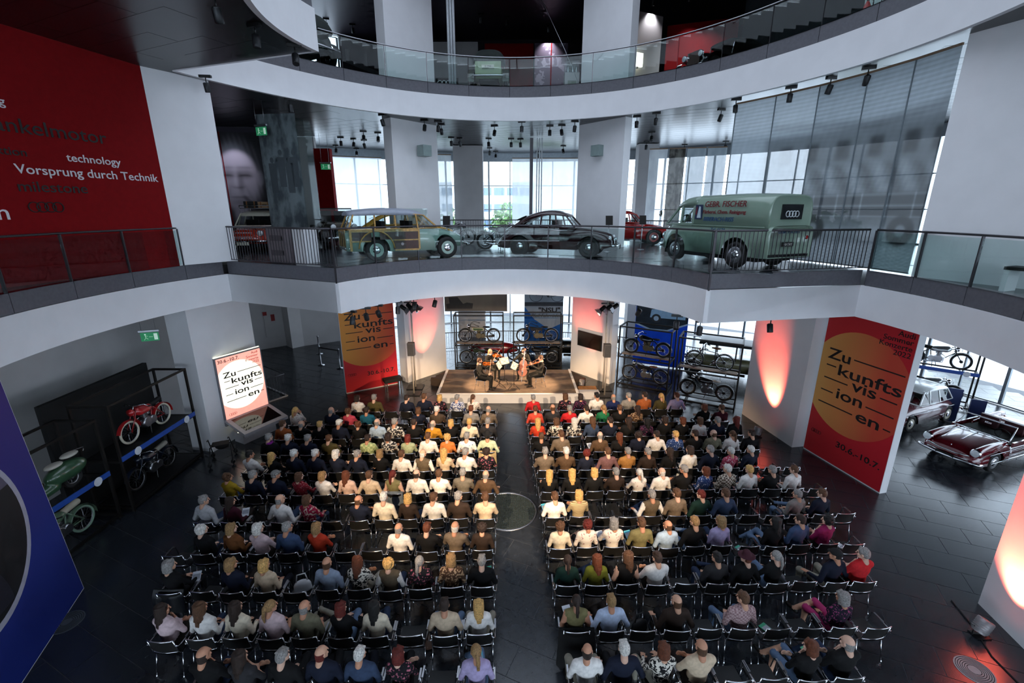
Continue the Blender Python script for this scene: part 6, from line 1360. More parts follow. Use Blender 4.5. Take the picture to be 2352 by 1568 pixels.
def banner(label, p0, p1, zt, th, grad):
    F = board_frame(p0, p1); L = math.hypot(p1[0]-p0[0], p1[1]-p0[1]); k = L/2.55
    t = wallbox('banner', p0, p1, th, 0.0, zt, WHITE, label, kind=None, cat='banner')
    flat('red_print', [(0.01, 0.04), (L-0.01, 0.04), (L-0.01, zt), (0.01, zt)], F, BRED, t, 0.004)
    flat('orange_disc', disc_clip(1.22*k, 2.67, 1.58, 0.01, L-0.01, 0.04, zt), F, grad, t, 0.007)
    lines(t, F, k, 2.67*(1-k), INK, 0.010)
    fit('30.6.-10.7.', 0.26, 1.06*k, 2.40*k, 0.65, INK, t, F, 0.003, 0.010)
    for s, v in (('Audi', 4.44), ('Sommer', 4.27), ('Konzerte', 4.10), ('2022', 3.92)):
        a, b_ = tw(s); wd = (b_-a)*0.2*1.15; fit(s, 0.2, 2.47*k-wd, 2.47*k, v, INK, t, F, 0.001, 0.010)
    rings_at(t, F, 0.22*k, 0.80, 0.055, INK, 0.010, 0.005); return t
banner('red concert banner wall with orange disc behind the black bench', (-7.13, 18.21), (-5.17, 19.44), Z1-FB+0.02, 0.14, gradmat('disc_orange_a', 'd08a3a', 'c8402c', 0, 0.1, 1.0))
banner('large red concert banner wall with orange disc on the right of the audience', (9.68, 13.55), (10.25, 11.02), Z1-FB+0.02, 0.24, gradmat('disc_orange_b', 'e2a458', 'd24a34', 1, 0.95, 0.2))
# ------------------------------------------------------------------ glowing light box
FLB = board_frame((-9.70, 13.98), (-8.93, 15.45)); LX = 1.60
t = thing('light_box', 'glowing concert poster light box with slanted screen shelf on the left pillar', 'light box')
def lb(u, v, w_): q = FLB[0]+FLB[1]*u+FLB[2]*w_+Vector((0, 0, v)); return (q.x, q.y, q.z)
b = MB(); vs = [lb(u, v, w_) for w_ in (0.03, 0.16) for u, v in ((-0.04, 0.62), (1.56, 0.62), (1.56, 3.0), (-0.04, 3.0))]
b.add(vs, [(3, 2, 1, 0), (4, 5, 6, 7), (0, 1, 5, 4), (1, 2, 6, 5), (2, 3, 7, 6), (3, 0, 4, 7)]); b.build('casing', mat('grey_casing', '77777c', 0.5), t)
flat('pink_poster', [(0, 0.85), (1.52, 0.85), (1.52, 2.96), (0, 2.96)], FLB, mat('glow_pink', 'f0b8a8', 0.6, emit=(hexc('f7a894'), 1.0)), t, 0.165)
flat('white_disc', disc_clip(0.66, 1.92, 0.84, 0.0, 1.52, 0.85, 2.96), FLB, mat('glow_white', 'fffbe8', 0.6, emit=(hexc('fff8e0'), 1.1)), t, 0.170)
lines(t, FLB, 0.59, 0.35, INK, 0.174)
fit('30.6.-10.7.', 0.16, 0.04, 0.75, 2.80, INK, t, FLB, 0.001, 0.174)
PK = mat('coral_ink', 'b8503c', 0.7)
for s, v in (('Audi', 2.84), ('Sommer', 2.73), ('Konzerte', 2.62), ('2022', 2.51)): a, c = tw(s); fit(s, 0.12, 1.42-(c-a)*0.125, 1.42, v, PK, t, FLB, 0.0, 0.174)
rings_at(t, FLB, 0.16, 0.98, 0.04, PK, 0.174, 0.004)
b = MB(); P0 = [lb(-0.04, 0.86, 0.10), lb(1.56, 0.86, 0.10), lb(1.56, 0.56, 1.12), lb(-0.04, 0.56, 1.12)]; P1_ = [(x, y, z-0.10) for x, y, z in P0]
b.add(P0+P1_, [(0, 3, 2, 1), (4, 5, 6, 7), (0, 1, 5, 4), (1, 2, 6, 5), (2, 3, 7, 6), (3, 0, 4, 7)]); b.build('shelf', mat('shelf_grey', 'b4b0b4', 0.5), t)
sn = MB(); sn.add([lb(u, 0.86-0.30*(w_-0.10)/1.02+0.004, w_) for u, w_ in ((0.10, 0.24), (1.42, 0.24), (1.42, 0.98), (0.10, 0.98))], [(0, 3, 2, 1)]); sn.build('tilted_display', mat('glass_display', '1c1416', 0.06, spec=0.8), t)
MB().tube([lb(-0.02, 3.015, 0.10), lb(1.54, 3.015, 0.10)], 0.012, 6).tube([lb(0.1, 0.42, 0.5), lb(1.4, 0.42, 0.5)], 0.012, 6).build('light_tube', mat('warm_tube', 'ffffd0', 0.5, emit=((1.0, 1.0, 0.72), 3.5)), t)
b = MB(); q = lb(0.75, 0.18, 0.42); b.box(q, (0.5, 1.2, 0.36), math.atan2(FLB[1].y, FLB[1].x)-PI/2); b.build('foot', mat('shelf_grey', 'b4b0b4', 0.5), t)
# words on the red wall
FRW = board_frame((-10.35, 8.3), (-9.35, 12.9)); wr = thing('wall_lettering', 'white and black words printed on the dark red gallery wall', 'lettering')
WT, BKI = mat('letter_white', 'd9d2d6', 0.6), mat('letter_black', '150a0c', 0.6)
def right_text(s, size, ur, v, m, wf=1.12): a, c = tw(s); fit(s, size, ur-(c-a)*size*wf, ur, v, m, wr, FRW, 0.002, 0.012)
for s, z, ur, v, m in (('Wankelmotor', 0.40, 3.46, 9.10, BKI), ('technology', 0.235, 3.67, 8.64, WT), ('Vorsprung durch Technik', 0.262, 4.56, 8.32, WT), ('milestone', 0.30, 2.77, 7.97, BKI), ('ktion', 0.22, 1.78, 8.66, BKI), ('g', 0.22, 1.65, 9.58, WT), ('n', 0.42, 1.20, 7.42, WT)): right_text(s, z, ur, v, m)
rings_at(wr, FRW, 1.66, 7.66, 0.10, BKI, 0.014, 0.012)
# blue board with round picture, lower left
bb = thing('blue_board', 'tall blue board with a round car picture at the lower left', 'board'); A0, A1_ = Vector((-8.96, 7.72, 0.0)), Vector((-9.42, 7.84, 4.72)); ud = Vector((0.357, -0.934, 0)); vd = (A1_-A0); VL_ = vd.length; vd.normalize(); nd = ud.cross(vd); nd = nd if nd.x > 0 else -nd
def bbp(u, v, o): q = A0+ud*u+vd*v+nd*o; return (q.x, q.y, q.z)
def bflat(name, poly, m, off, th=0.004):
    n = len(poly); b = MB(); b.add([bbp(u, v, off) for u, v in poly]+[bbp(u, v, off-th) for u, v in poly], [tuple(range(n)), tuple(reversed(range(n, 2*n)))]+[(i, n+i, n+(i+1) % n, (i+1) % n) for i in range(n)]); return b.build(name, m, bb)
bflat('panel', [(0, 0), (3.6, 0), (3.6, VL_), (0, VL_)], WHITE, 0.0, 0.07); bflat('blue_print', [(0.015, 0.015), (3.58, 0.015), (3.58, VL_-0.01), (0.015, VL_-0.01)], gradmat('blue_purple', '0a2278', '3a2270', 2, 0.35, 1.0), 0.004)
circ = lambda r, n=56: [(2.08+r*math.cos(2*PI*i/n), 2.50+r*math.sin(2*PI*i/n)) for i in range(n)]
bflat('white_ring', circ(1.47), mat('ring_lilac', 'a9a6b4', 0.6), 0.008); bflat('picture', circ(1.36), mat('picture_dark', '0c0b10', 0.6), 0.012)
bflat('picture_sky', [p for p in disc_clip(2.08, 2.5, 1.355, -9, 9, 2.95, 9)], mat('picture_grey', '565063', 0.6), 0.015)
bflat('car_bonnet', disc_clip(2.75, 1.35, 1.15, 0.9, 3.4, 1.25, 2.35), mat('picture_car', '26242e', 0.4), 0.016)
# ------------------------------------------------------------------ hanging prints and posters
def printmat(name, c1, c2, scale, alpha, dens=0.5):
    """thin textile print: lets part of the daylight through"""
    if name in MATS: return MATS[name]
    m, nt, b = _new(name); out = nt.nodes['Material Output']; tc = nt.nodes.new('ShaderNodeTexCoord'); nz = nt.nodes.new('ShaderNodeTexNoise'); nz.inputs['Scale'].default_value = scale; nz.inputs['Detail'].default_value = 4
    mp = nt.nodes.new('ShaderNodeMapping'); mp.inputs['Scale'].default_value = (1, 1, 0.45); rp = nt.nodes.new('ShaderNodeValToRGB'); rp.color_ramp.elements[0].position = 0.42; rp.color_ramp.elements[1].position = 0.58
    rp.color_ramp.elements[0].color = (*hexc(c1), 1); rp.color_ramp.elements[1].color = (*hexc(c2), 1)
    nt.links.new(tc.outputs['Object'], mp.inputs[0]); nt.links.new(mp.outputs[0], nz.inputs['Vector']); nt.links.new(nz.outputs['Fac'], rp.inputs[0]); nt.links.new(rp.outputs[0], b.inputs['Base Color']); b.inputs['Roughness'].default_value = 0.9
    tl = nt.nodes.new('ShaderNodeBsdfTranslucent'); nt.links.new(rp.outputs[0], tl.inputs[0]); tr = nt.nodes.new('ShaderNodeBsdfTransparent'); m1 = nt.nodes.new('ShaderNodeMixShader'); m1.inputs[0].default_value = 0.5; m2 = nt.nodes.new('ShaderNodeMixShader'); m2.inputs[0].default_value = alpha
    nt.links.new(b.outputs[0], m1.inputs[1]); nt.links.new(tl.outputs[0], m1.inputs[2]); nt.links.new(m1.outputs[0], m2.inputs[1]); nt.links.new(tr.outputs[0], m2.inputs[2]); nt.links.new(m2.outputs[0], out.inputs[0]); MATS[name] = m; return m
def hang(label, p0, p1, z0, z1, m, group=None, rail=True):
    t = thing('hanging_print', label, 'print', ((p0[0]+p1[0])/2, (p0[1]+p1[1])/2, z0), math.atan2(p1[1]-p0[1], p1[0]-p0[0]), group); L = math.hypot(p1[0]-p0[0], p1[1]-p0[1])
    MB().box((0, 0, (z1-z0)/2), (L-0.03, 0.008, z1-z0)).build('textile', m, t)
    if rail: MB().box((0, 0, z1-z0+0.02), (L-0.02, 0.04, 0.05)).build('top_rail', mat('rail_wood', '8a6f58', 0.6), t)
    MB().box((0, 0, 0.01), (L-0.02, 0.03, 0.03)).build('bottom_bar', STEEL, t); return t
PG1, PG2, PG3 = printmat('print_misty', '8b959c', 'aab3b8', 1.2, 0.32), printmat('print_street', '5a646c', '8f999f', 1.4, 0.12), printmat('print_dark', '4a4744', '86847e', 5.0, 0.15)
def attr_print(name, alpha, transl):
    """photo print: picture tones stored on the sheet, part of the daylight passing"""
    if name in MATS: return MATS[name]
    m, nt, b = _new(name); out = nt.nodes['Material Output']; at = nt.nodes.new('ShaderNodeAttribute'); at.attribute_name = 'picture'; b.inputs['Roughness'].default_value = 0.8
    nt.links.new(at.outputs['Color'], b.inputs['Base Color']); tl = nt.nodes.new('ShaderNodeBsdfTranslucent'); nt.links.new(at.outputs['Color'], tl.inputs[0]); tr = nt.nodes.new('ShaderNodeBsdfTransparent')
    m1 = nt.nodes.new('ShaderNodeMixShader'); m1.inputs[0].default_value = transl; m2 = nt.nodes.new('ShaderNodeMixShader'); m2.inputs[0].default_value = alpha
    nt.links.new(b.outputs[0], m1.inputs[1]); nt.links.new(tl.outputs[0], m1.inputs[2]); nt.links.new(m1.outputs[0], m2.inputs[1]); nt.links.new(tr.outputs[0], m2.inputs[2]); nt.links.new(m2.outputs[0], out.inputs[0]); MATS[name] = m; return m
def picture(name, parent, org, xd, L, H_, nu, nv, fn, m, tint=(1, 1, 1)):
    """flat printed sheet whose tones come from fn(u, v); u in metres along xd, v in metres up"""
    u = np.linspace(0, L, nu); v = np.linspace(0, H_, nv); U, V_ = np.meshgrid(u, v, indexing='ij'); T = np.clip(fn(U, V_), 0.0, 1.0)
    o = np.array(org); x = np.array(xd); P = o+U[..., None]*x+V_[..., None]*np.array((0, 0, 1.0)); idx = np.arange(nu*nv).reshape(nu, nv)
    F = np.stack([idx[:-1, :-1], idx[1:, :-1], idx[1:, 1:], idx[:-1, 1:]], -1).reshape(-1, 4); me = bpy.data.meshes.new(name); me.from_pydata(P.reshape(-1, 3).tolist(), [], F.tolist()); me.materials.append(m)
    at = me.color_attributes.new('picture', 'FLOAT_COLOR', 'POINT'); lv = T.reshape(-1)**2.2; c = np.ones((nu*nv, 4), np.float32)
    for k in range(3): c[:, k] = lv*tint[k]
    at.data.foreach_set('color', c.reshape(-1)); me.update(); return inst(name, me, parent)
sm = lambda x, e=0.03: 1/(1+np.exp(-np.clip(x/e, -40, 40)))
def blob(U, V_, cu, cv, ru, rv, e=0.12): return sm(1-np.sqrt(((U-cu)/ru)**2+((V_-cv)/rv)**2), e)
def rectm(U, V_, a, b, c, d, e=0.02): return sm(U-a, e)*sm(b-U, e)*sm(V_-c, e)*sm(d-V_, e)
def grain(U, V_, s=1.0): return 0.5*np.sin(U*7.1*s+2.1*np.sin(V_*5.3*s))*np.sin(V_*9.7*s+1.7*np.sin(U*6.2*s))+0.5*np.sin(U*19*s+V_*23*s)*np.sin(V_*31*s-U*13*s)
def street(U, V_):
    """old street photograph: house front, covered truck, cobbles; U runs over all five panels"""
    T = 0.70+0.10*(V_-2.5)/2.4+0.03*grain(U, V_)
    T = T*(1-0.30*rectm(U, V_, 1.2, 6.6, 1.0, 3.55+0.0*U, 0.05)); T -= 0.12*sm(0.10-np.abs(V_-(3.55+0.10*np.abs(U-4.4))), 0.03)*sm(U-1.4)
    for cu in (1.9, 2.7, 3.6, 4.5, 5.4, 6.1): T -= 0.20*rectm(U, V_, cu-0.18, cu+0.18, 2.75, 3.25, 0.03)
    T -= 0.10*np.sin(V_*60)*sm(V_-3.6, 0.1)*0.5
    tarp = rectm(U, V_, 2.2, 6.4, 1.85, 2.65, 0.05)*sm(2.68-0.06*(U-4.3)**2-V_, 0.04); T = T*(1-tarp)+tarp*(0.50+0.10*np.sin(U*9+V_*4)+0.05*grain(U, V_, 1.4))
    bed = rectm(U, V_, 2.0, 6.5, 1.25, 1.85); T = T*(1-bed)+bed*0.34
    for v0 in (1.28, 1.55, 1.82): T += 0.22*bed*sm(0.02-np.abs(V_-v0), 0.008)
    for u0 in (2.3, 3.0, 3.7, 4.4, 5.1, 5.8, 6.4): T += 0.20*bed*sm(0.02-np.abs(U-u0), 0.008)
    for u0 in (3.1, 5.6): w_ = blob(U, V_, u0, 0.95, 0.36, 0.36, 0.05); T = T*(1-w_)+0.27*w_; T += 0.28*blob(U, V_, u0, 0.95, 0.14, 0.14, 0.1)
    T -= 0.16*rectm(U, V_, 2.3, 6.4, 0.62, 0.78, 0.08); gr = sm(0.62-V_, 0.1); return T+gr*(0.06*np.sin(V_*70+2*np.sin(U*8))*np.sin(U*25)+0.05)
th = [39.7, 32.0, 24.2, 16.4, 9.6, 3.6]; run = 0.0; BLU = (0.80, 0.92, 1.0)
for i in range(5):
    a, c = polar(r2(th[i])+0.55, th[i]), polar(r2(th[i+1])+0.55, th[i+1]); L = math.hypot(c[0]-a[0], c[1]-a[1]); hh = Z2-FB-0.16-Z1
    t = thing('hanging_print', 'large grey street photo print behind the van, panel %s from the left' % ORD[i+1], 'print', (0, 0, 0), 0, 'large street photo prints'); xd = ((c[0]-a[0])/L, (c[1]-a[1])/L, 0)
    picture('textile', t, (a[0], a[1], Z1+0.06), xd, L, hh, 60, 150, lambda U, V_, r0=run: street(U+r0, V_), attr_print('street_print_thin', 0.13, 0.30) if i < 2 else attr_print('street_print', 0.012, 0.14), BLU)
    MB().bar((a[0], a[1], Z1+0.06+hh), (c[0], c[1], Z1+0.06+hh), 0.04, 0.05).build('top_rail', mat('rail_wood', '8a6f58', 0.6), t); MB().bar((a[0], a[1], Z1+0.05), (c[0], c[1], Z1+0.05), 0.03, 0.03).build('bottom_bar', STEEL, t); MB().bar((a[0], a[1], Z1+0.06), (a[0], a[1], Z1+0.06+hh), 0.03, 0.03).build('edge_strip', mat('edge_grey', '6c767c', 0.6), t); run += L
for i, (x0, x1, m) in enumerate(((7.65, 8.4, PG3), (8.45, 9.3, PG1), (9.35, 10.2, PG1), (6.75, 7.6, printmat('print_pale', 'c9ced2', 'dfe3e6', 2, 0.5)))):
    hang(['narrow dark textured print hanging beside the gallery windows', 'pale figure print hanging left of the white window gap', 'pale crowd print hanging behind the van roof', 'nearly white print hanging beside the grey gallery pillar'][i], (x0, 24.0-0.25*(x0-7)), (x1, 24.0-0.25*(x1-7)), Z1+0.1, 10.45, m)
for lab, a, c, m in (('white translucent screen at the window left of the gallery pillar', (-10.6, 27.2), (-7.6, 28.4), printmat('screen_white', 'e6ecf0', 'f2f6f8', 1.5, 0.35)), ('white translucent screen at the window behind the maroon car', (0.0, 28.6), (3.9, 28.6), printmat('screen_white', 'e6ecf0', 'f2f6f8', 1.5, 0.35)), ('grey face print hanging between the gallery pillars', (-4.55, 26.6), (-3.35, 26.9), printmat('print_face', 'c4cacd', 'dde2e4', 1.5, 0.4))):
    hang(lab, a, c, Z1+0.1, 10.5, m)
t = hang('bicycle poster hanging behind the stage rack', (0.65, 23.9), (2.75, 23.9), 0.05, 4.7, printmat('poster_grey', '8d9298', '9da2a8', 1.0, 0.0), rail=False)
FF = (Vector((0, 0, 0)), Vector((1, 0, 0)), Vector((0, -1, 0))); flat('blue_field', [(-1.03, 0.02), (1.03, 0.02), (1.03, 1.7), (0.3, 1.35), (-0.5, 1.9), (-1.03, 2.6)], FF, printmat('poster_blue', '2a70c4', '2468b8', 1.0, 0.0), t, 0.010); flat('dark_band', bar2(-1.03, 1.03, 2.62, 0.22), FF, mat('poster_dark', '3a3d42', 0.8), t, 0.010)
bk = MB()
for cx in (-0.42, 0.72): bk.tube([(cx+0.34*math.cos(a), -0.014, 3.20+0.34*math.sin(a)) for a in np.linspace(0, 2*PI, 26)[:-1]], 0.012, 4, closed=True)
for a, c in (((-0.42, 3.2), (-0.2, 3.62)), ((-0.2, 3.60), (0.22, 3.1)), ((-0.2, 3.62), (0.40, 3.60)), ((0.40, 3.60), (0.22, 3.1)), ((0.22, 3.1), (0.72, 3.2)), ((0.72, 3.2), (0.40, 3.62))): bk.bar((a[0], -0.014, a[1]), (c[0], -0.014, c[1]), 0.022)
bk.build('printed_bicycle', mat('poster_ink', '2a2c30', 0.8), t); flat('printed_legs', [(0.0, 3.65), (0.3, 3.65), (0.28, 3.15), (0.18, 3.1), (0.12, 3.4)], FF, mat('poster_ink', '2a2c30', 0.8), t, 0.012)
text('"NSU"', 0.34, INK, t, (1, 0, 0), (0, 0, 1), (0.30, -0.014, 2.30), align='CENTER', width=1.3, bold=0.012); text('Pfeil-Fahrräder', 0.27, INK, t, (1, 0, 0), (0, 0, 1), (0.12, -0.014, 2.02), align='CENTER', width=1.0, shear=0.3)
t = hang('blue car poster hanging behind the right-hand rack', (6.2, 22.3), (8.5, 21.3), 0.05, 4.2, printmat('poster_blue2', '2058b8', '2460c0', 1.0, 0.0), rail=False)
flat('dark_photo', [(-1.22, 2.1), (-0.5, 1.85), (0.3, 1.85), (1.22, 2.25), (1.22, 4.1), (-1.22, 4.1)], FF, mat('poster_night', '16222e', 0.8, noise=0.3, scale=4), t, 0.010)
flat('white_arc', [(-1.22, 2.05), (-0.5, 1.80), (0.3, 1.80), (1.22, 2.2), (1.22, 2.28), (0.3, 1.88), (-0.5, 1.88), (-1.22, 2.13)], FF, mat('poster_pale', '9fb4c8', 0.8), t, 0.013)
flat('printed_car', [(-0.55, 2.45), (1.1, 2.45), (1.1, 2.75), (0.85, 2.85), (0.7, 3.12), (0.15, 3.15), (-0.05, 2.92), (-0.5, 2.85)], FF, mat('poster_car', '8fb0cc', 0.8), t, 0.014); flat('printed_wheel', disc_clip(-0.25, 2.42, 0.22, -2, 2, 0, 5), FF, mat('poster_ink', '2a2c30', 0.8), t, 0.017); flat('printed_hub', disc_clip(-0.25, 2.42, 0.12, -2, 2, 0, 5), FF, mat('poster_pale', '9fb4c8', 0.8), t, 0.020); flat('printed_window', bar2(0.2, 0.62, 2.86, 0.2), FF, mat('poster_ink', '2a2c30', 0.8), t, 0.017)
t = hang('brown print with a faint old car hanging behind the left stage rack', (-3.75, 24.75), (-0.25, 24.75), 2.2, 4.8, printmat('print_brown', '96887a', '8a7c70', 0.8, 0.0), rail=False)
flat('faint_car', [(-1.6, 0.15), (-0.2, 0.15), (-0.15, 0.45), (-0.5, 0.5), (-0.7, 0.42), (-1.0, 0.8), (-1.5, 0.78), (-1.45, 0.45), (-1.65, 0.4)], FF, mat('print_brown_dark', '4a413a', 0.8), t, 0.010)
# portrait on the gallery wall
FP = board_frame((-13.4, 20.95), (-10.35, 21.35)); t = thing('portrait_print', 'large portrait print of a face with a cigar on the dark gallery wall', 'print'); 
def portrait(U, V_):
    """man's face, eyes lowered, cigar in the mouth"""
    V_ = V_+Z1+0.1; T = 0.20+0.02*grain(U, V_); h = blob(U, V_, 1.45, 9.15, 1.10, 1.55, 0.05); T = T*(1-h)+h*(0.36+0.05*np.sin(U*30+V_*6)); f = blob(U, V_, 1.35, 8.95, 0.92, 1.40, 0.06)
    face = 0.70+0.10*(V_-9)/1.2-0.16*sm(U-1.85, 0.25)-0.10*sm(0.65-U, 0.15); T = T*(1-f)+f*face
    for cu in (0.98, 1.72): T -= f*(0.20*blob(U, V_, cu, 9.10, 0.30, 0.17, 0.3)+0.26*sm(0.025-np.abs(V_-9.06+0.12*(U-cu)**2*3), 0.02)*blob(U, V_, cu, 9.06, 0.24, 0.2, 0.2)+0.16*sm(0.035-np.abs(V_-9.38), 0.03)*blob(U, V_, cu, 9.38, 0.30, 0.2, 0.2))
    T -= f*(0.16*blob(U, V_, 1.50, 8.75, 0.12, 0.38, 0.3)+0.24*sm(0.02-np.abs(V_-8.55-0.5*(U-1.38)**2), 0.03)*blob(U, V_, 1.38, 8.55, 0.22, 0.2, 0.3)+0.24*sm(0.02-np.abs(V_-8.15), 0.025)*blob(U, V_, 1.40, 8.15, 0.36, 0.2, 0.2)+0.14*blob(U, V_, 1.40, 7.95, 0.35, 0.12, 0.4)); T += f*0.07*blob(U, V_, 1.33, 8.85, 0.09, 0.3, 0.3)
    for s_ in (-1, 1): T -= f*0.12*sm(0.03-np.abs((U-1.38)*s_-0.32-0.35*(8.6-V_)), 0.05)*rectm(U, V_, 0.5, 2.3, 8.05, 8.6, 0.1)
    e = blob(U, V_, 2.33, 8.95, 0.15, 0.32, 0.1); T = T*(1-e)+e*0.52; d = (U-1.55)*0.75+(V_-8.18)*0.66; w_ = -(U-1.55)*0.66+(V_-8.18)*0.75; g = (U-1.55)*0.70-(V_-8.18)*0.71; q = (U-1.55)*0.71+(V_-8.18)*0.70; cg = sm(g)*sm(0.62-g)*sm(0.07-np.abs(q), 0.02); T = T*(1-cg)+cg*0.30
    b_ = sm(7.75-V_, 0.15)*(1-blob(U, V_, 1.35, 7.9, 0.55, 0.5, 0.1)); T = T*(1-0.5*b_)+0.08*b_; cl = sm(0.30-np.abs(U-1.35)-0.35*(7.6-V_)*0, 0.05)*sm(7.65-V_, 0.06)*sm(V_-6.6, 0.2); return T*(1-cl)+cl*0.62
pq = FP[0]+FP[2]*0.014; picture('print_sheet', t, (pq.x, pq.y, Z1+0.1), tuple(FP[1]), 3.0, 4.6, 110, 160, portrait, attr_print('portrait_sheet', 0.0, 0.0), (0.92, 0.86, 1.0))
for u in (0.9, 2.55): flat('red_cord', bar2(u, u+0.04, Z1+0.1, 4.6), FP, RED, t, 0.028)
light('SPOT', 'portrait_light', (-11.6, 19.6, 10.6), 90, (0.85, 0.82, 1.0), aim=(-12.0, 21.1, 9.2), spot_size=R(55), spot_blend=0.6, shadow_soft_size=0.05)
# glass display case with translucent photo, cabinet in front
t = thing('glass_display_case', 'tall glass panel with a grey beach photo above the display cabinet', 'display', (-8.2, 17.3, Z1), R(-8)); MB().box((0, 0, 2.55), (1.45, 0.02, 4.3)).build('photo_glass', printmat('print_beach', '5c646a', '8f989c', 3.0, 0.2), t); MB().box((0.95, 0.1, 2.3), (0.02, 0.9, 4.4)).build('side_glass', GLASS, t)
for x, k in ((-0.35, 0), (0.0, 1), (0.3, 0), (0.5, 1)):
    b = MB(); b.ell((x, -0.014, 3.2+0.25*k), (0.07, 0.004, 0.10), 12, 6); b.prism([(x-0.12, 2.1+0.2*k), (x+0.12, 2.1+0.2*k), (x+0.14, 3.1+0.2*k), (x-0.14, 3.1+0.2*k)], -0.016, -0.012, plane='XZ'); b.build('printed_figure', mat('figure_grey', '454b50', 0.8), t)
t = thing('display_cabinet', 'grey brown cabinet with drawers behind the bar railing', 'cabinet', (-6.75, 13.75, Z1), R(-24)); CBM = mat('cabinet_taupe', '6e6468', 0.6); MB().box((0, 0, 0.5), (0.75, 0.5, 0.98)).build('body', CBM, t)
for z in (0.72, 0.3): d = MB().box((0, -0.255, z), (0.5, 0.02, 0.16)).build('drawer', mat('cabinet_dark', '4c4548', 0.6), t); MB().box((0.24, -0.27, z), (0.03, 0.02, 0.10)).build('handle', BLACKM, d)
tag(MB().box((-6.05, 13.62, Z1+0.5), (0.42, 0.5, 1.0), R(-24)).build('plinth', WHITE), 'white plinth beside the grey brown cabinet on the gallery', 'plinth')
GP = lambda lab, loc, rz: (lambda t: (MB().tube([(0, 0, 0.02), (0, 0, 1.0)], 0.018, 6).build('post', STEEL, t), MB().lathe([(0.14, 0), (0.14, 0.02)], 14).build('base', STEEL, t), MB().box((0, -0.02, 1.13), (0.26, 0.02, 0.34), M=Matrix.Rotation(R(-15), 3, 'X')).build('sign_plate', DARKIN, t)))(thing('info_stand', lab, 'sign', loc, rz))
GP('small dark information stand beside the bonnet of the wood-sided wagon', (-2.35, 16.9, Z1+0.008), 0); GP('small dark information stand beside the front of the maroon gallery car', (3.55, 17.2, Z1+0.008), 0); GP('small dark information stand before the red gallery car', (5.05, 18.2, Z1+0.008), 0); GP('small dark information stand beyond the bonnet of the red gallery car', (8.6, 23.0, Z1+0.008), 0)
t = thing('glass_panel_sign', 'small glass sign with a yellow car picture before the white pillar', 'sign', (-3.85, 18.5, Z1+0.008), R(-5)); MB().box((0, 0, 1.2), (1.1, 0.012, 0.7)).build('glass', GLASS, t); flat('printed_car', [(-0.3, 1.0), (0.35, 1.0), (0.35, 1.1), (0.15, 1.15), (0.02, 1.26), (-0.2, 1.26), (-0.32, 1.12)], FF, mat('printed_yellow', 'b8a458', 0.6), t, 0.012); b = MB(); [b.tube([(x, 0, 0), (x, 0, 1.5)], 0.012, 6) for x in (-0.5, 0.5)]; b.build('post', STEEL, t)
tag(MB().box((-3.62, 20.25, 9.95), (0.42, 0.42, 0.42), R(48)).build('vent_grille', mat('vent_green', '8a9a98', 0.6)), 'square grey vent on the left gallery pillar', 'vent'); tag(MB().box((3.55, 20.23, 9.95), (0.42, 0.42, 0.42), R(-51)).build('vent_grille', mat('vent_green', '8a9a98', 0.6)), 'square grey vent on the right gallery pillar', 'vent')
# back railings on gallery and ground
def back_rail(label, t0, t1, r, z):
    t = thing('railing', label, 'railing'); n = int((t1-t0)*0.0175*r/0.13); MB().tube([polar(r, q, z+1.0) for q in np.linspace(t0, t1, 24)], 0.025, 6).build('handrail', DSTEEL, t); MB().tube([polar(r, q, z+0.08) for q in np.linspace(t0, t1, 24)], 0.015, 6).build('bottom_rail', DSTEEL, t)
    me = MB().box((0, 0, 0.53), (0.016, 0.016, 0.94)).mesh('baluster', DSTEEL)
    for i in range(n+1): inst('baluster', me, t, polar(r, t0+(t1-t0)*i/n, z))
back_rail('dark bar railing at the back of the gallery before the windows', 45, 112, 14.5, Z1); back_rail('dark bar railing at the back of the ground floor before the windows', 50, 112, 14.75, 0)
# ------------------------------------------------------------------ ground floor details
t = thing('floor_grate', 'round metal floor grate in the aisle', 'grate', (CX, CY, 0)); MB().lathe([(0.80, 0.0), (0.80, 0.012), (0.74, 0.012), (0.74, 0.0)], 48, caps=False).build('rim', STEEL, t)
b = MB(); [b.box((0, y, 0.006), (2*math.sqrt(max(0.01, 0.545-y*y)), 0.012, 0.008)) for y in np.arange(-0.70, 0.71, 0.05)]; [b.box((x, 0, 0.006), (0.012, 2*math.sqrt(max(0.01, 0.545-x*x)), 0.008)) for x in np.arange(-0.70, 0.71, 0.05)]; tag(b.build('mesh_bars', mat('grate_steel', '46524f', 0.5, metal=0.5), t), kind='stuff')
for i, (x, y, m) in enumerate(((7.95, 5.95, mat('pale_disc', 'a8a2a4', 0.6)), (-8.55, 6.9, mat('dim_disc', '4a5058', 0.6)))):
    t = thing('floor_disc', 'round pale floor disc with rings near the lower right pillar' if i == 0 else 'dim round floor disc beside the blue board', 'floor disc', (x, y, 0.0)); MB().lathe([(0.27, 0), (0.27, 0.008), (0, 0.008)], 32, smooth=False).build('plate', m, t)
    b = MB(); [b.lathe([(r_, 0.008), (r_, 0.011), (r_+0.008, 0.011), (r_+0.008, 0.008)], 28, caps=False) for r_ in (0.09, 0.12, 0.15, 0.18, 0.21, 0.24)]; b.build('ring_groove', BLACKM, t)
tag(MB().tube([(8.9, 7.4, 0.012), (8.75, 6.8, 0.012), (8.5, 6.2, 0.012), (8.45, 5.5, 0.012)], 0.012, 5).build('cable', RUBBER), 'black cable on the floor behind the lower right uplight', 'cable')
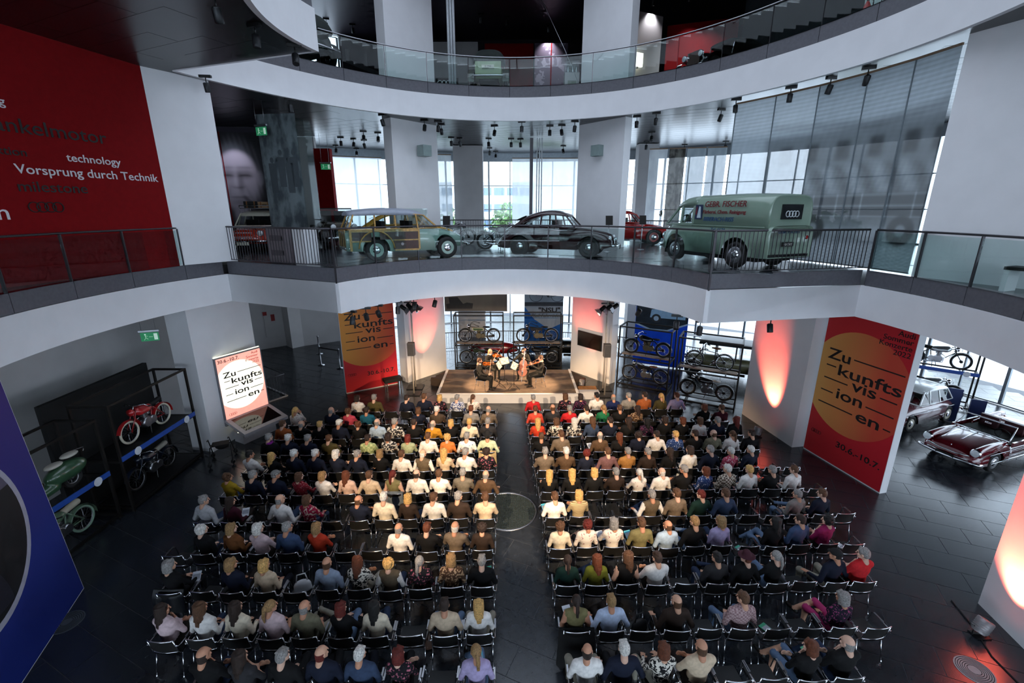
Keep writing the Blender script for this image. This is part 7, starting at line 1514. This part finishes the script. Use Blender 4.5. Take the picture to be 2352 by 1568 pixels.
# rollator
t = thing('rollator_walker', 'folded black walking frame with wheels beside the left rack', 'walker', (-9.1, 12.75, 0), R(25)); b = MB()
for s in (-1, 1): b.tube([(0.30*s, 0.36, 0.10), (0.28*s, 0.02, 0.62), (0.27*s, -0.14, 0.86), (0.27*s, -0.30, 0.88)], 0.016, 6); b.tube([(0.30*s, -0.34, 0.10), (0.28*s, -0.05, 0.55)], 0.016, 6)
b.tube([(-0.28, 0.05, 0.58), (0.28, 0.05, 0.58)], 0.014, 6); b.build('frame', BLACK, t); MB().box((0, 0.02, 0.60), (0.46, 0.30, 0.03)).build('seat', BLACKM, t); inst('basket', np_mesh('basket', [sdf_mesh([('e', (0, 0.2, 0.46), (0.20, 0.12, 0.14), 0)], 0.03)], [BLACKM]), t)
for s in (-1, 1):
    for y in (-0.34, 0.36): bike_wheel(t, 0, 0, 0.095, 0, 0.02).matrix_basis = Matrix.Translation((0.31*s, y, 0.097)) @ Matrix.Rotation(PI/2, 4, 'Z')
# stair well railing
t = thing('railing', 'thin bar railing around the stair well beside the light box', 'railing'); me = MB().box((0, 0, 0.5), (0.014, 0.014, 0.95)).mesh('baluster', DSTEEL)
for a, c in (((-12.4, 20.0), (-9.55, 17.95)), ((-9.55, 17.95), (-10.15, 17.05))):
    MB().tube([(a[0], a[1], 1.0), (c[0], c[1], 1.0)], 0.022, 6).build('handrail', DSTEEL, t); MB().bar((a[0], a[1], 0.03), (c[0], c[1], 0.03), 0.06, 0.05).build('bottom_rail', WALLG, t); n = int(math.dist(a, c)/0.12)
    for i in range(n+1): inst('baluster', me, t, (a[0]+(c[0]-a[0])*i/n, a[1]+(c[1]-a[1])*i/n, 0))
# rope barrier posts
for i, (x, y) in enumerate(((-10.6, 23.9), (-9.75, 22.0), (-8.6, 21.5))):
    t = thing('barrier_post', 'silver barrier post near the left banner, %s from the wall' % ORD[i+1], 'barrier', (x, y, 0)); MB().lathe([(0.17, 0), (0.17, 0.02), (0.03, 0.04), (0.03, 0.95), (0.045, 0.96), (0.045, 1.02), (0, 1.02)], 16).build('post', STEEL, t)
    if i == 1: MB().bar((0, 0, 0.93), (1.15, -0.5, 0.93), 0.008, 0.05).build('belt', BLACKM, t)
# service door, fire hose cabinet, exit signs on the left back wall
dd = Vector((-12.55+17.0, 26.0-22.4, 0)).normalized(); wn = Vector((dd.y, -dd.x, 0))
def onw(u, z, o): q = Vector((-17.0, 22.4, 0))+dd*u+wn*o; return (q.x, q.y, q.z+z)
az = math.atan2(dd.y, dd.x); d1 = tag(MB().box((0, 0, 1.1), (1.0, 0.04, 2.2)).build('door_1', WALLG, None, onw(2.3, 0, 0.02), (0, 0, az)), 'plain grey service door in the left back wall', 'door', kind='structure'); MB().bar((0.38, -0.05, 1.05), (0.28, -0.05, 1.05), 0.025).build('door_handle', STEEL, d1)
t = thing('hose_cabinet', 'flush wall cabinet with red fire signs beside the service door', 'cabinet', onw(4.4, 1.0, 0.02), az); MB().box((0, 0, 0.4), (0.9, 0.03, 1.5)).build('door', WALLG, t)
for x, z in ((-0.38, 1.02), (0.0, 0.75)): MB().box((x, -0.02, z), (0.2, 0.012, 0.2 if z > 1 else 0.38)).build('fire_sign', mat('fire_red', '8c1a1c', 0.6), t)
tag(MB().box(onw(4.35, 2.75, 0.02), (0.8, 0.03, 0.4), az).build('vent_grille', mat('vent_grey', '6a6d70', 0.6)), 'grey air vent above the fire hose cabinet', 'vent')
def exit_sign(label, loc, rz, hang_=0.0):
    t = thing('exit_sign', label, 'sign', loc, rz); MB().box((0, 0, 0.27), (0.52, 0.06, 0.05)).build('housing', STEEL, t); p = MB().box((0, 0, 0.09), (0.46, 0.012, 0.26)).build('green_panel', mat('exit_green', '1c7a4a', 0.5, emit=((0.05, 0.45, 0.2), 0.25)), t)
    if hang_: b = MB(); [b.tube([(x, 0, 0.29), (x, 0, 0.29+hang_)], 0.006, 5) for x in (-0.18, 0.18)]; b.build('rod', STEEL, t)
    W_ = mat('exit_white', 'd9f0e0', 0.5, emit=((0.7, 1, 0.8), 0.3)); b = MB(); b.box((0.15, -0.008, 0.09), (0.09, 0.006, 0.19)); b.ell((-0.11, -0.008, 0.165), (0.022, 0.004, 0.022), 10, 6); b.bar((-0.11, -0.008, 0.14), (-0.10, -0.008, 0.07), 0.03, 0.006); b.bar((-0.10, -0.008, 0.07), (-0.15, -0.008, 0.0), 0.02, 0.006); b.bar((-0.10, -0.008, 0.07), (-0.05, -0.008, 0.02), 0.02, 0.006); b.bar((-0.11, -0.008, 0.13), (-0.05, -0.008, 0.11), 0.016, 0.006); b.bar((-0.02, -0.008, 0.09), (0.08, -0.008, 0.09), 0.02, 0.006); b.build('pictogram', W_, p)
exit_sign('green exit sign hanging before the grey wall above the left racks', (-10.9, 13.2, 3.85), R(20), 0.72); exit_sign('green exit sign above the service door', onw(2.3, 2.45, 0.05), az); exit_sign('green exit sign hanging beside the red gallery partition', (-8.9, 23.2, 9.5), 0, 1.26); exit_sign('green exit sign seen beyond the large street photo prints', (12.2, 17.5, 9.9), R(-40), 0.86); exit_sign('green exit sign hanging over the beach photo glass', (-8.4, 16.6, 10.05), R(-20), 0.71)
# bench on the right gallery
t = thing('wall_bench', 'white bench with dark seat by the right gallery wall', 'bench', (9.85, 8.05, Z1), R(-70)); MB().box((0, 0, 0.44), (1.6, 0.4, 0.06)).build('seat', BLACKM, t); b = MB(); [b.box((x, 0, 0.2), (0.08, 0.38, 0.41)) for x in (-0.75, 0.75)]; b.build('side', WHITE, t)
# ------------------------------------------------------------------ top gallery details
t = thing('showcase', 'white plinth with glass case on the top gallery beside the right pillar', 'showcase', (2.55, 21.9, Z2)); MB().box((0, 0, 0.45), (0.62, 0.5, 0.9)).build('plinth', WALLG, t); MB().box((0, -0.255, 0.38), (0.36, 0.01, 0.42)).build('label_panel', mat('label_olive', '8d9188', 0.7), t); MB().box((0, 0, 1.12), (0.6, 0.48, 0.42)).build('glass_case', GLASS, t); b = MB(); [b.lathe([(0.05, 0), (0.06, 0.1), (0.03, 0.2), (0.04, 0.28)], 8, (x, 0, 0.92)) for x in (-0.15, 0.05, 0.2)]; b.build('engine_model', STEEL, t)
FT = board_frame((1.2, 27.4), (3.0, 27.4)); t = thing('wall_print', 'grey violet race photo print on the top gallery wall', 'print'); flat('print_sheet', bar2(0, 1.75, Z2+0.05, 3.7), FT, patmat('race_print', 'floral', '6c6272', '9a90a0', 2.5), t, 0.01); flat('red_stripe', bar2(0.85, 0.91, Z2+0.05, 3.7), FT, RED, t, 0.014)
light('SPOT', 'print_light', (2.0, 26.2, 16.5), 120, (0.9, 0.88, 1.0), aim=(2.1, 27.4, 14.2), spot_size=R(60), spot_blend=0.7, shadow_soft_size=0.05)
t = thing('ring_sign', 'black sign with four white rings on the top gallery', 'sign', (-2.75, 21.6, Z2)); MB().box((0, 0, 0.42), (0.95, 0.05, 0.5)).build('panel', BLACKM, t); rings_at(t, FF, -0.30, 0.44, 0.12, mat('emblem_white', 'c9cfd2', 0.5), 0.03, 0.02)
t = thing('fire_extinguisher', 'red fire extinguisher on the pale green wall of the top gallery', 'extinguisher', (9.75, 14.55, Z2+0.25)); MB().lathe([(0.0, 0), (0.08, 0.01), (0.085, 0.05), (0.085, 0.42), (0.05, 0.50), (0.03, 0.54)], 16).build('cylinder', mat('extinguisher_red', 'a8181a', 0.35), t); MB().box((0, 0, 0.58), (0.05, 0.05, 0.08)).tube([(0, 0, 0.6), (0.12, -0.05, 0.55), (0.12, -0.05, 0.2)], 0.014, 6).build('hose', BLACKM, t)
t = thing('picture_lamp', 'small glowing lamp box on the pale wall of the top gallery', 'lamp', (5.75, 23.55, Z2+1.9), R(26)); MB().box((0, 0, 0), (0.5, 0.12, 0.55)).build('shade', mat('lamp_glow', 'fff0d0', 0.5, emit=((1.0, 0.92, 0.75), 3.0)), t); MB().box((0, 0.03, -0.3), (0.1, 0.08, 0.1)).build('bracket', STEEL, t)
for i, (x, y, x1, y1) in enumerate(((-2.15, 22.8, 0, 0), (-1.9, 21.4, 0, 0))): pass
t = thing('steel_column', 'slim ribbed white tube column on the top gallery', 'column', (-2.45, 21.0, Z2)); b = MB(); [b.tube([(x, 0, 0), (x, 0, Z3-Z2)], 0.05, 8) for x in (-0.11, 0, 0.11)]; b.build('tube', mat('tube_white', 'c4c8cc', 0.5), t)
t = thing('steel_column', 'slim dark and pale double column before the gallery windows', 'column', (1.25, 24.4, Z1)); MB().box((-0.28, 0, 2.47), (0.16, 0.16, 4.9)).build('dark_post', DSTEEL, t); b = MB(); [b.box((x, 0, 2.47), (0.05, 0.12, 4.9)) for x in (0.0, 0.12, 0.24)]; b.build('pale_post', mat('tube_white', 'c4c8cc', 0.5), t)
tag(MB().tube([(0.6, 21.4, 16.8), (2.05, 20.15, 13.6), (2.55, 19.75, 12.4)], 0.008, 5).build('tension_cable', STEEL), 'thin slanting steel cable in front of the top gallery', 'cable')
t = thing('roof_beam', 'dark sloping beam crossing the left end of the top gallery', 'beam'); MB().bar((-12.5, 24.5, 16.2), (-5.2, 21.2, 12.9), 0.12, 0.16).build('beam', DSTEEL, t); b = MB(); [b.bar((x, y, z), (x, y, z+0.45), 0.14, 0.2) for x, y, z in ((-10.9, 23.8, 15.4), (-7.0, 22.0, 13.7))]; b.build('clamp', DSTEEL, t)
# ------------------------------------------------------------------ things lying and hanging among the audience
def seat_world(r, side, k): x, y = seat_xy(r, side, k); return x, y
def booklet(label, r, side, k, c, dx=0.0, dy=0.22, z=0.70, rz=0.3, tilt=0.5):
    x, y = seat_world(r, side, k); t = thing('booklet', label, 'booklet', (x+dx, y+dy, z), rz, 'concert programmes'); M = Matrix.Rotation(tilt, 3, 'X')
    MB().box((0, 0, 0), (0.15, 0.21, 0.006), M=M).build('cover', mat('cover_'+c, c, 0.7), t); MB().box((0, 0, 0.006), (0.13, 0.10, 0.003), M=M).build('print_block', mat('cover_print', '9fb9c4' if c != 'd9dce4' else '9a9ea8', 0.7), t)
for r, s, k, c, d in ((7, 'L', 9, 'd9dce4', 0.30), (7, 'L', 11, 'd9dce4', 0.1), (9, 'L', 11, 'd9dce4', 0.2), (9, 'L', 1, '4fae94', 0.12), (11, 'L', 1, '5cc0d8', 0.0), (7, 'R', 1, '55b8d0', -0.18), (7, 'R', 6, 'd9dce4', -0.25), (8, 'R', 4, '55b8d0', -0.15), (10, 'R', 1, 'd9dce4', -0.1), (4, 'R', 4, 'd9dce4', -0.2), (8, 'R', 3, 'd9dce4', -0.2), (11, 'R', 7, '5fb890', 0.25), (2, 'L', 5, 'd9dce4', 0.2), (1, 'R', 7, 'd9dce4', -0.2)):
    booklet('%s concert programme in row %s, seat %s %s of the aisle' % ({'d9dce4': 'white', '4fae94': 'green', '5cc0d8': 'light blue', '55b8d0': 'turquoise', '5fb890': 'mint green'}[c], ORD[r], ORD[k], 'left' if s == 'L' else 'right'), r, s, k, c, d)
for r, s, k, c in ((10, 'R', 7, '3f9a74'), (8, 'R', 8, '4fae94'), (8, 'R', 12, 'd9dce4'), (9, 'L', 7, 'd9dce4')):
    booklet('%s programme lying on the empty chair, row %s, seat %s %s' % ('white' if c[0] == 'd' else 'green', ORD[r], ORD[k], 'left' if s == 'L' else 'right'), r, s, k, c, 0.0, 0.0, 0.475, 0.5, 0.0)
def coat(label, r, s, k, m, wide=0.25, drop=0.45):
    x, y = seat_world(r, s, k); P = []; rr = random.Random(r*k)
    for i in range(11):
        u = -wide+2*wide*i/10; row = []
        for j in range(9):
            v = j/8; yy = -0.265-0.05*v-0.015*math.sin(i*1.7+j*0.6) if v < 0.9 else -0.26; row.append((x+u*(1+0.12*v), y-0.01+(-0.27-0.035*math.sin(i*1.3)*v-0.02*v if j > 1 else -0.22-0.03*j), 0.825-drop*v*(1+0.1*math.sin(i*0.9))))
        P.append(row)
    b = MB(); b.grid(P); b.grid([[(p[0], p[1]+0.02, p[2]) for p in q] for q in P][::-1]); t = thing('coat', label, 'coat', (0, 0, 0)); b.build('cloth', m, t)
coat('cream coat hung over the aisle chair in the fourth row', 4, 'L', 1, mat('coat_cream', 'd8bd8a', 0.9)); coat('grey blue jacket hung over a chair in the sixth row left', 6, 'L', 5, mat('coat_denim', '5c6670', 0.9, noise=0.3)); coat('shiny black jacket on a chair in the ninth row at the left end', 9, 'L', 11, mat('coat_black', '0e1014', 0.4), 0.28); coat('long black coat over the aisle chair in the tenth row right', 10, 'R', 1, mat('coat_blackm', '0c0b0c', 0.9), 0.30, 0.72)
def bag(label, r, s, k, m, dx=0.28, z=0.0, dy=0.0):
    x, y = seat_world(r, s, k); t = thing('handbag', label, 'bag', (x+dx, y+dy, z), 0.4); inst('body', np_mesh('bag', [sdf_mesh([('e', (0, 0, 0.14), (0.16, 0.07, 0.13), 0), ('c', (-0.11, 0, 0.05), (0.11, 0, 0.05), 0.06, 0.06, 0)], 0.022, 0.04)], [m]), t); MB().tube([(-0.1, 0, 0.24), (-0.07, 0, 0.40), (0.07, 0, 0.40), (0.1, 0, 0.24)], 0.012, 6).build('strap', m, t)
bag('white handbag with purple cloth on a chair in the ninth row left', 9, 'L', 7, mat('bag_white', 'cfd0d4', 0.8), 0.0, 0.47, 0.05); bag('brown leather bag beside an empty chair in the tenth row', 10, 'L', 3, mat('bag_brown', '3c2418', 0.6), 0.3, 0.0, 0.2); bag('pale cloth bag hanging beside a chair in the fifth row right', 5, 'R', 7, mat('bag_pale', 'b4b2ac', 0.9), 0.28, 0.25, -0.1); bag('black shoulder bag with strap on an empty chair in the tenth row right', 10, 'R', 3, mat('bag_black', '101114', 0.6), 0.0, 0.47)
# trees outside
LEAF = mat('tree_leaf', '5a7a48', 0.9, noise=0.4, scale=3); BARK = mat('bark', '4a3c30', 0.9)
rt = random.Random(11)
for i, (x, y, h) in enumerate(((-6, 60, 8.5), (0, 62, 9), (4.5, 58, 7.5), (-12, 64, 9), (30, 44, 8), (36, 34, 7), (12, 66, 9))):
    t = thing('tree', 'leafy green tree outside the windows, %s' % ['behind the parked motorcycles', 'right of the parked motorcycles', 'behind the maroon gallery car', 'left of the white building', 'beyond the van', 'furthest right', 'behind the red gallery car'][i], 'tree', (x, y, -0.35)); MB().tube([(0, 0, 0), (0.1, 0, h*0.5)], [0.2, 0.12], 8).build('trunk', BARK, t); b = MB()
    for k in range(700):
        a = rt.uniform(0, 2*PI); q = rt.random()**0.5; zz = rt.uniform(-1, 1); rr = math.sqrt(1-zz*zz)*q*h*0.32; c = Vector((rr*math.cos(a), rr*math.sin(a), h*0.66+zz*q*h*0.34)); u = Vector((rt.uniform(-1, 1), rt.uniform(-1, 1), rt.uniform(-1, 1))).normalized()*0.34; v_ = u.orthogonal().normalized()*0.28
        b.add([tuple(c-u), tuple(c+v_), tuple(c+u), tuple(c-v_)], [(0, 1, 2, 3)])
    tag(b.build('foliage', LEAF, t), kind='stuff')
# unused template slots leave the file
for m in SLOTS: m.use_fake_user = False
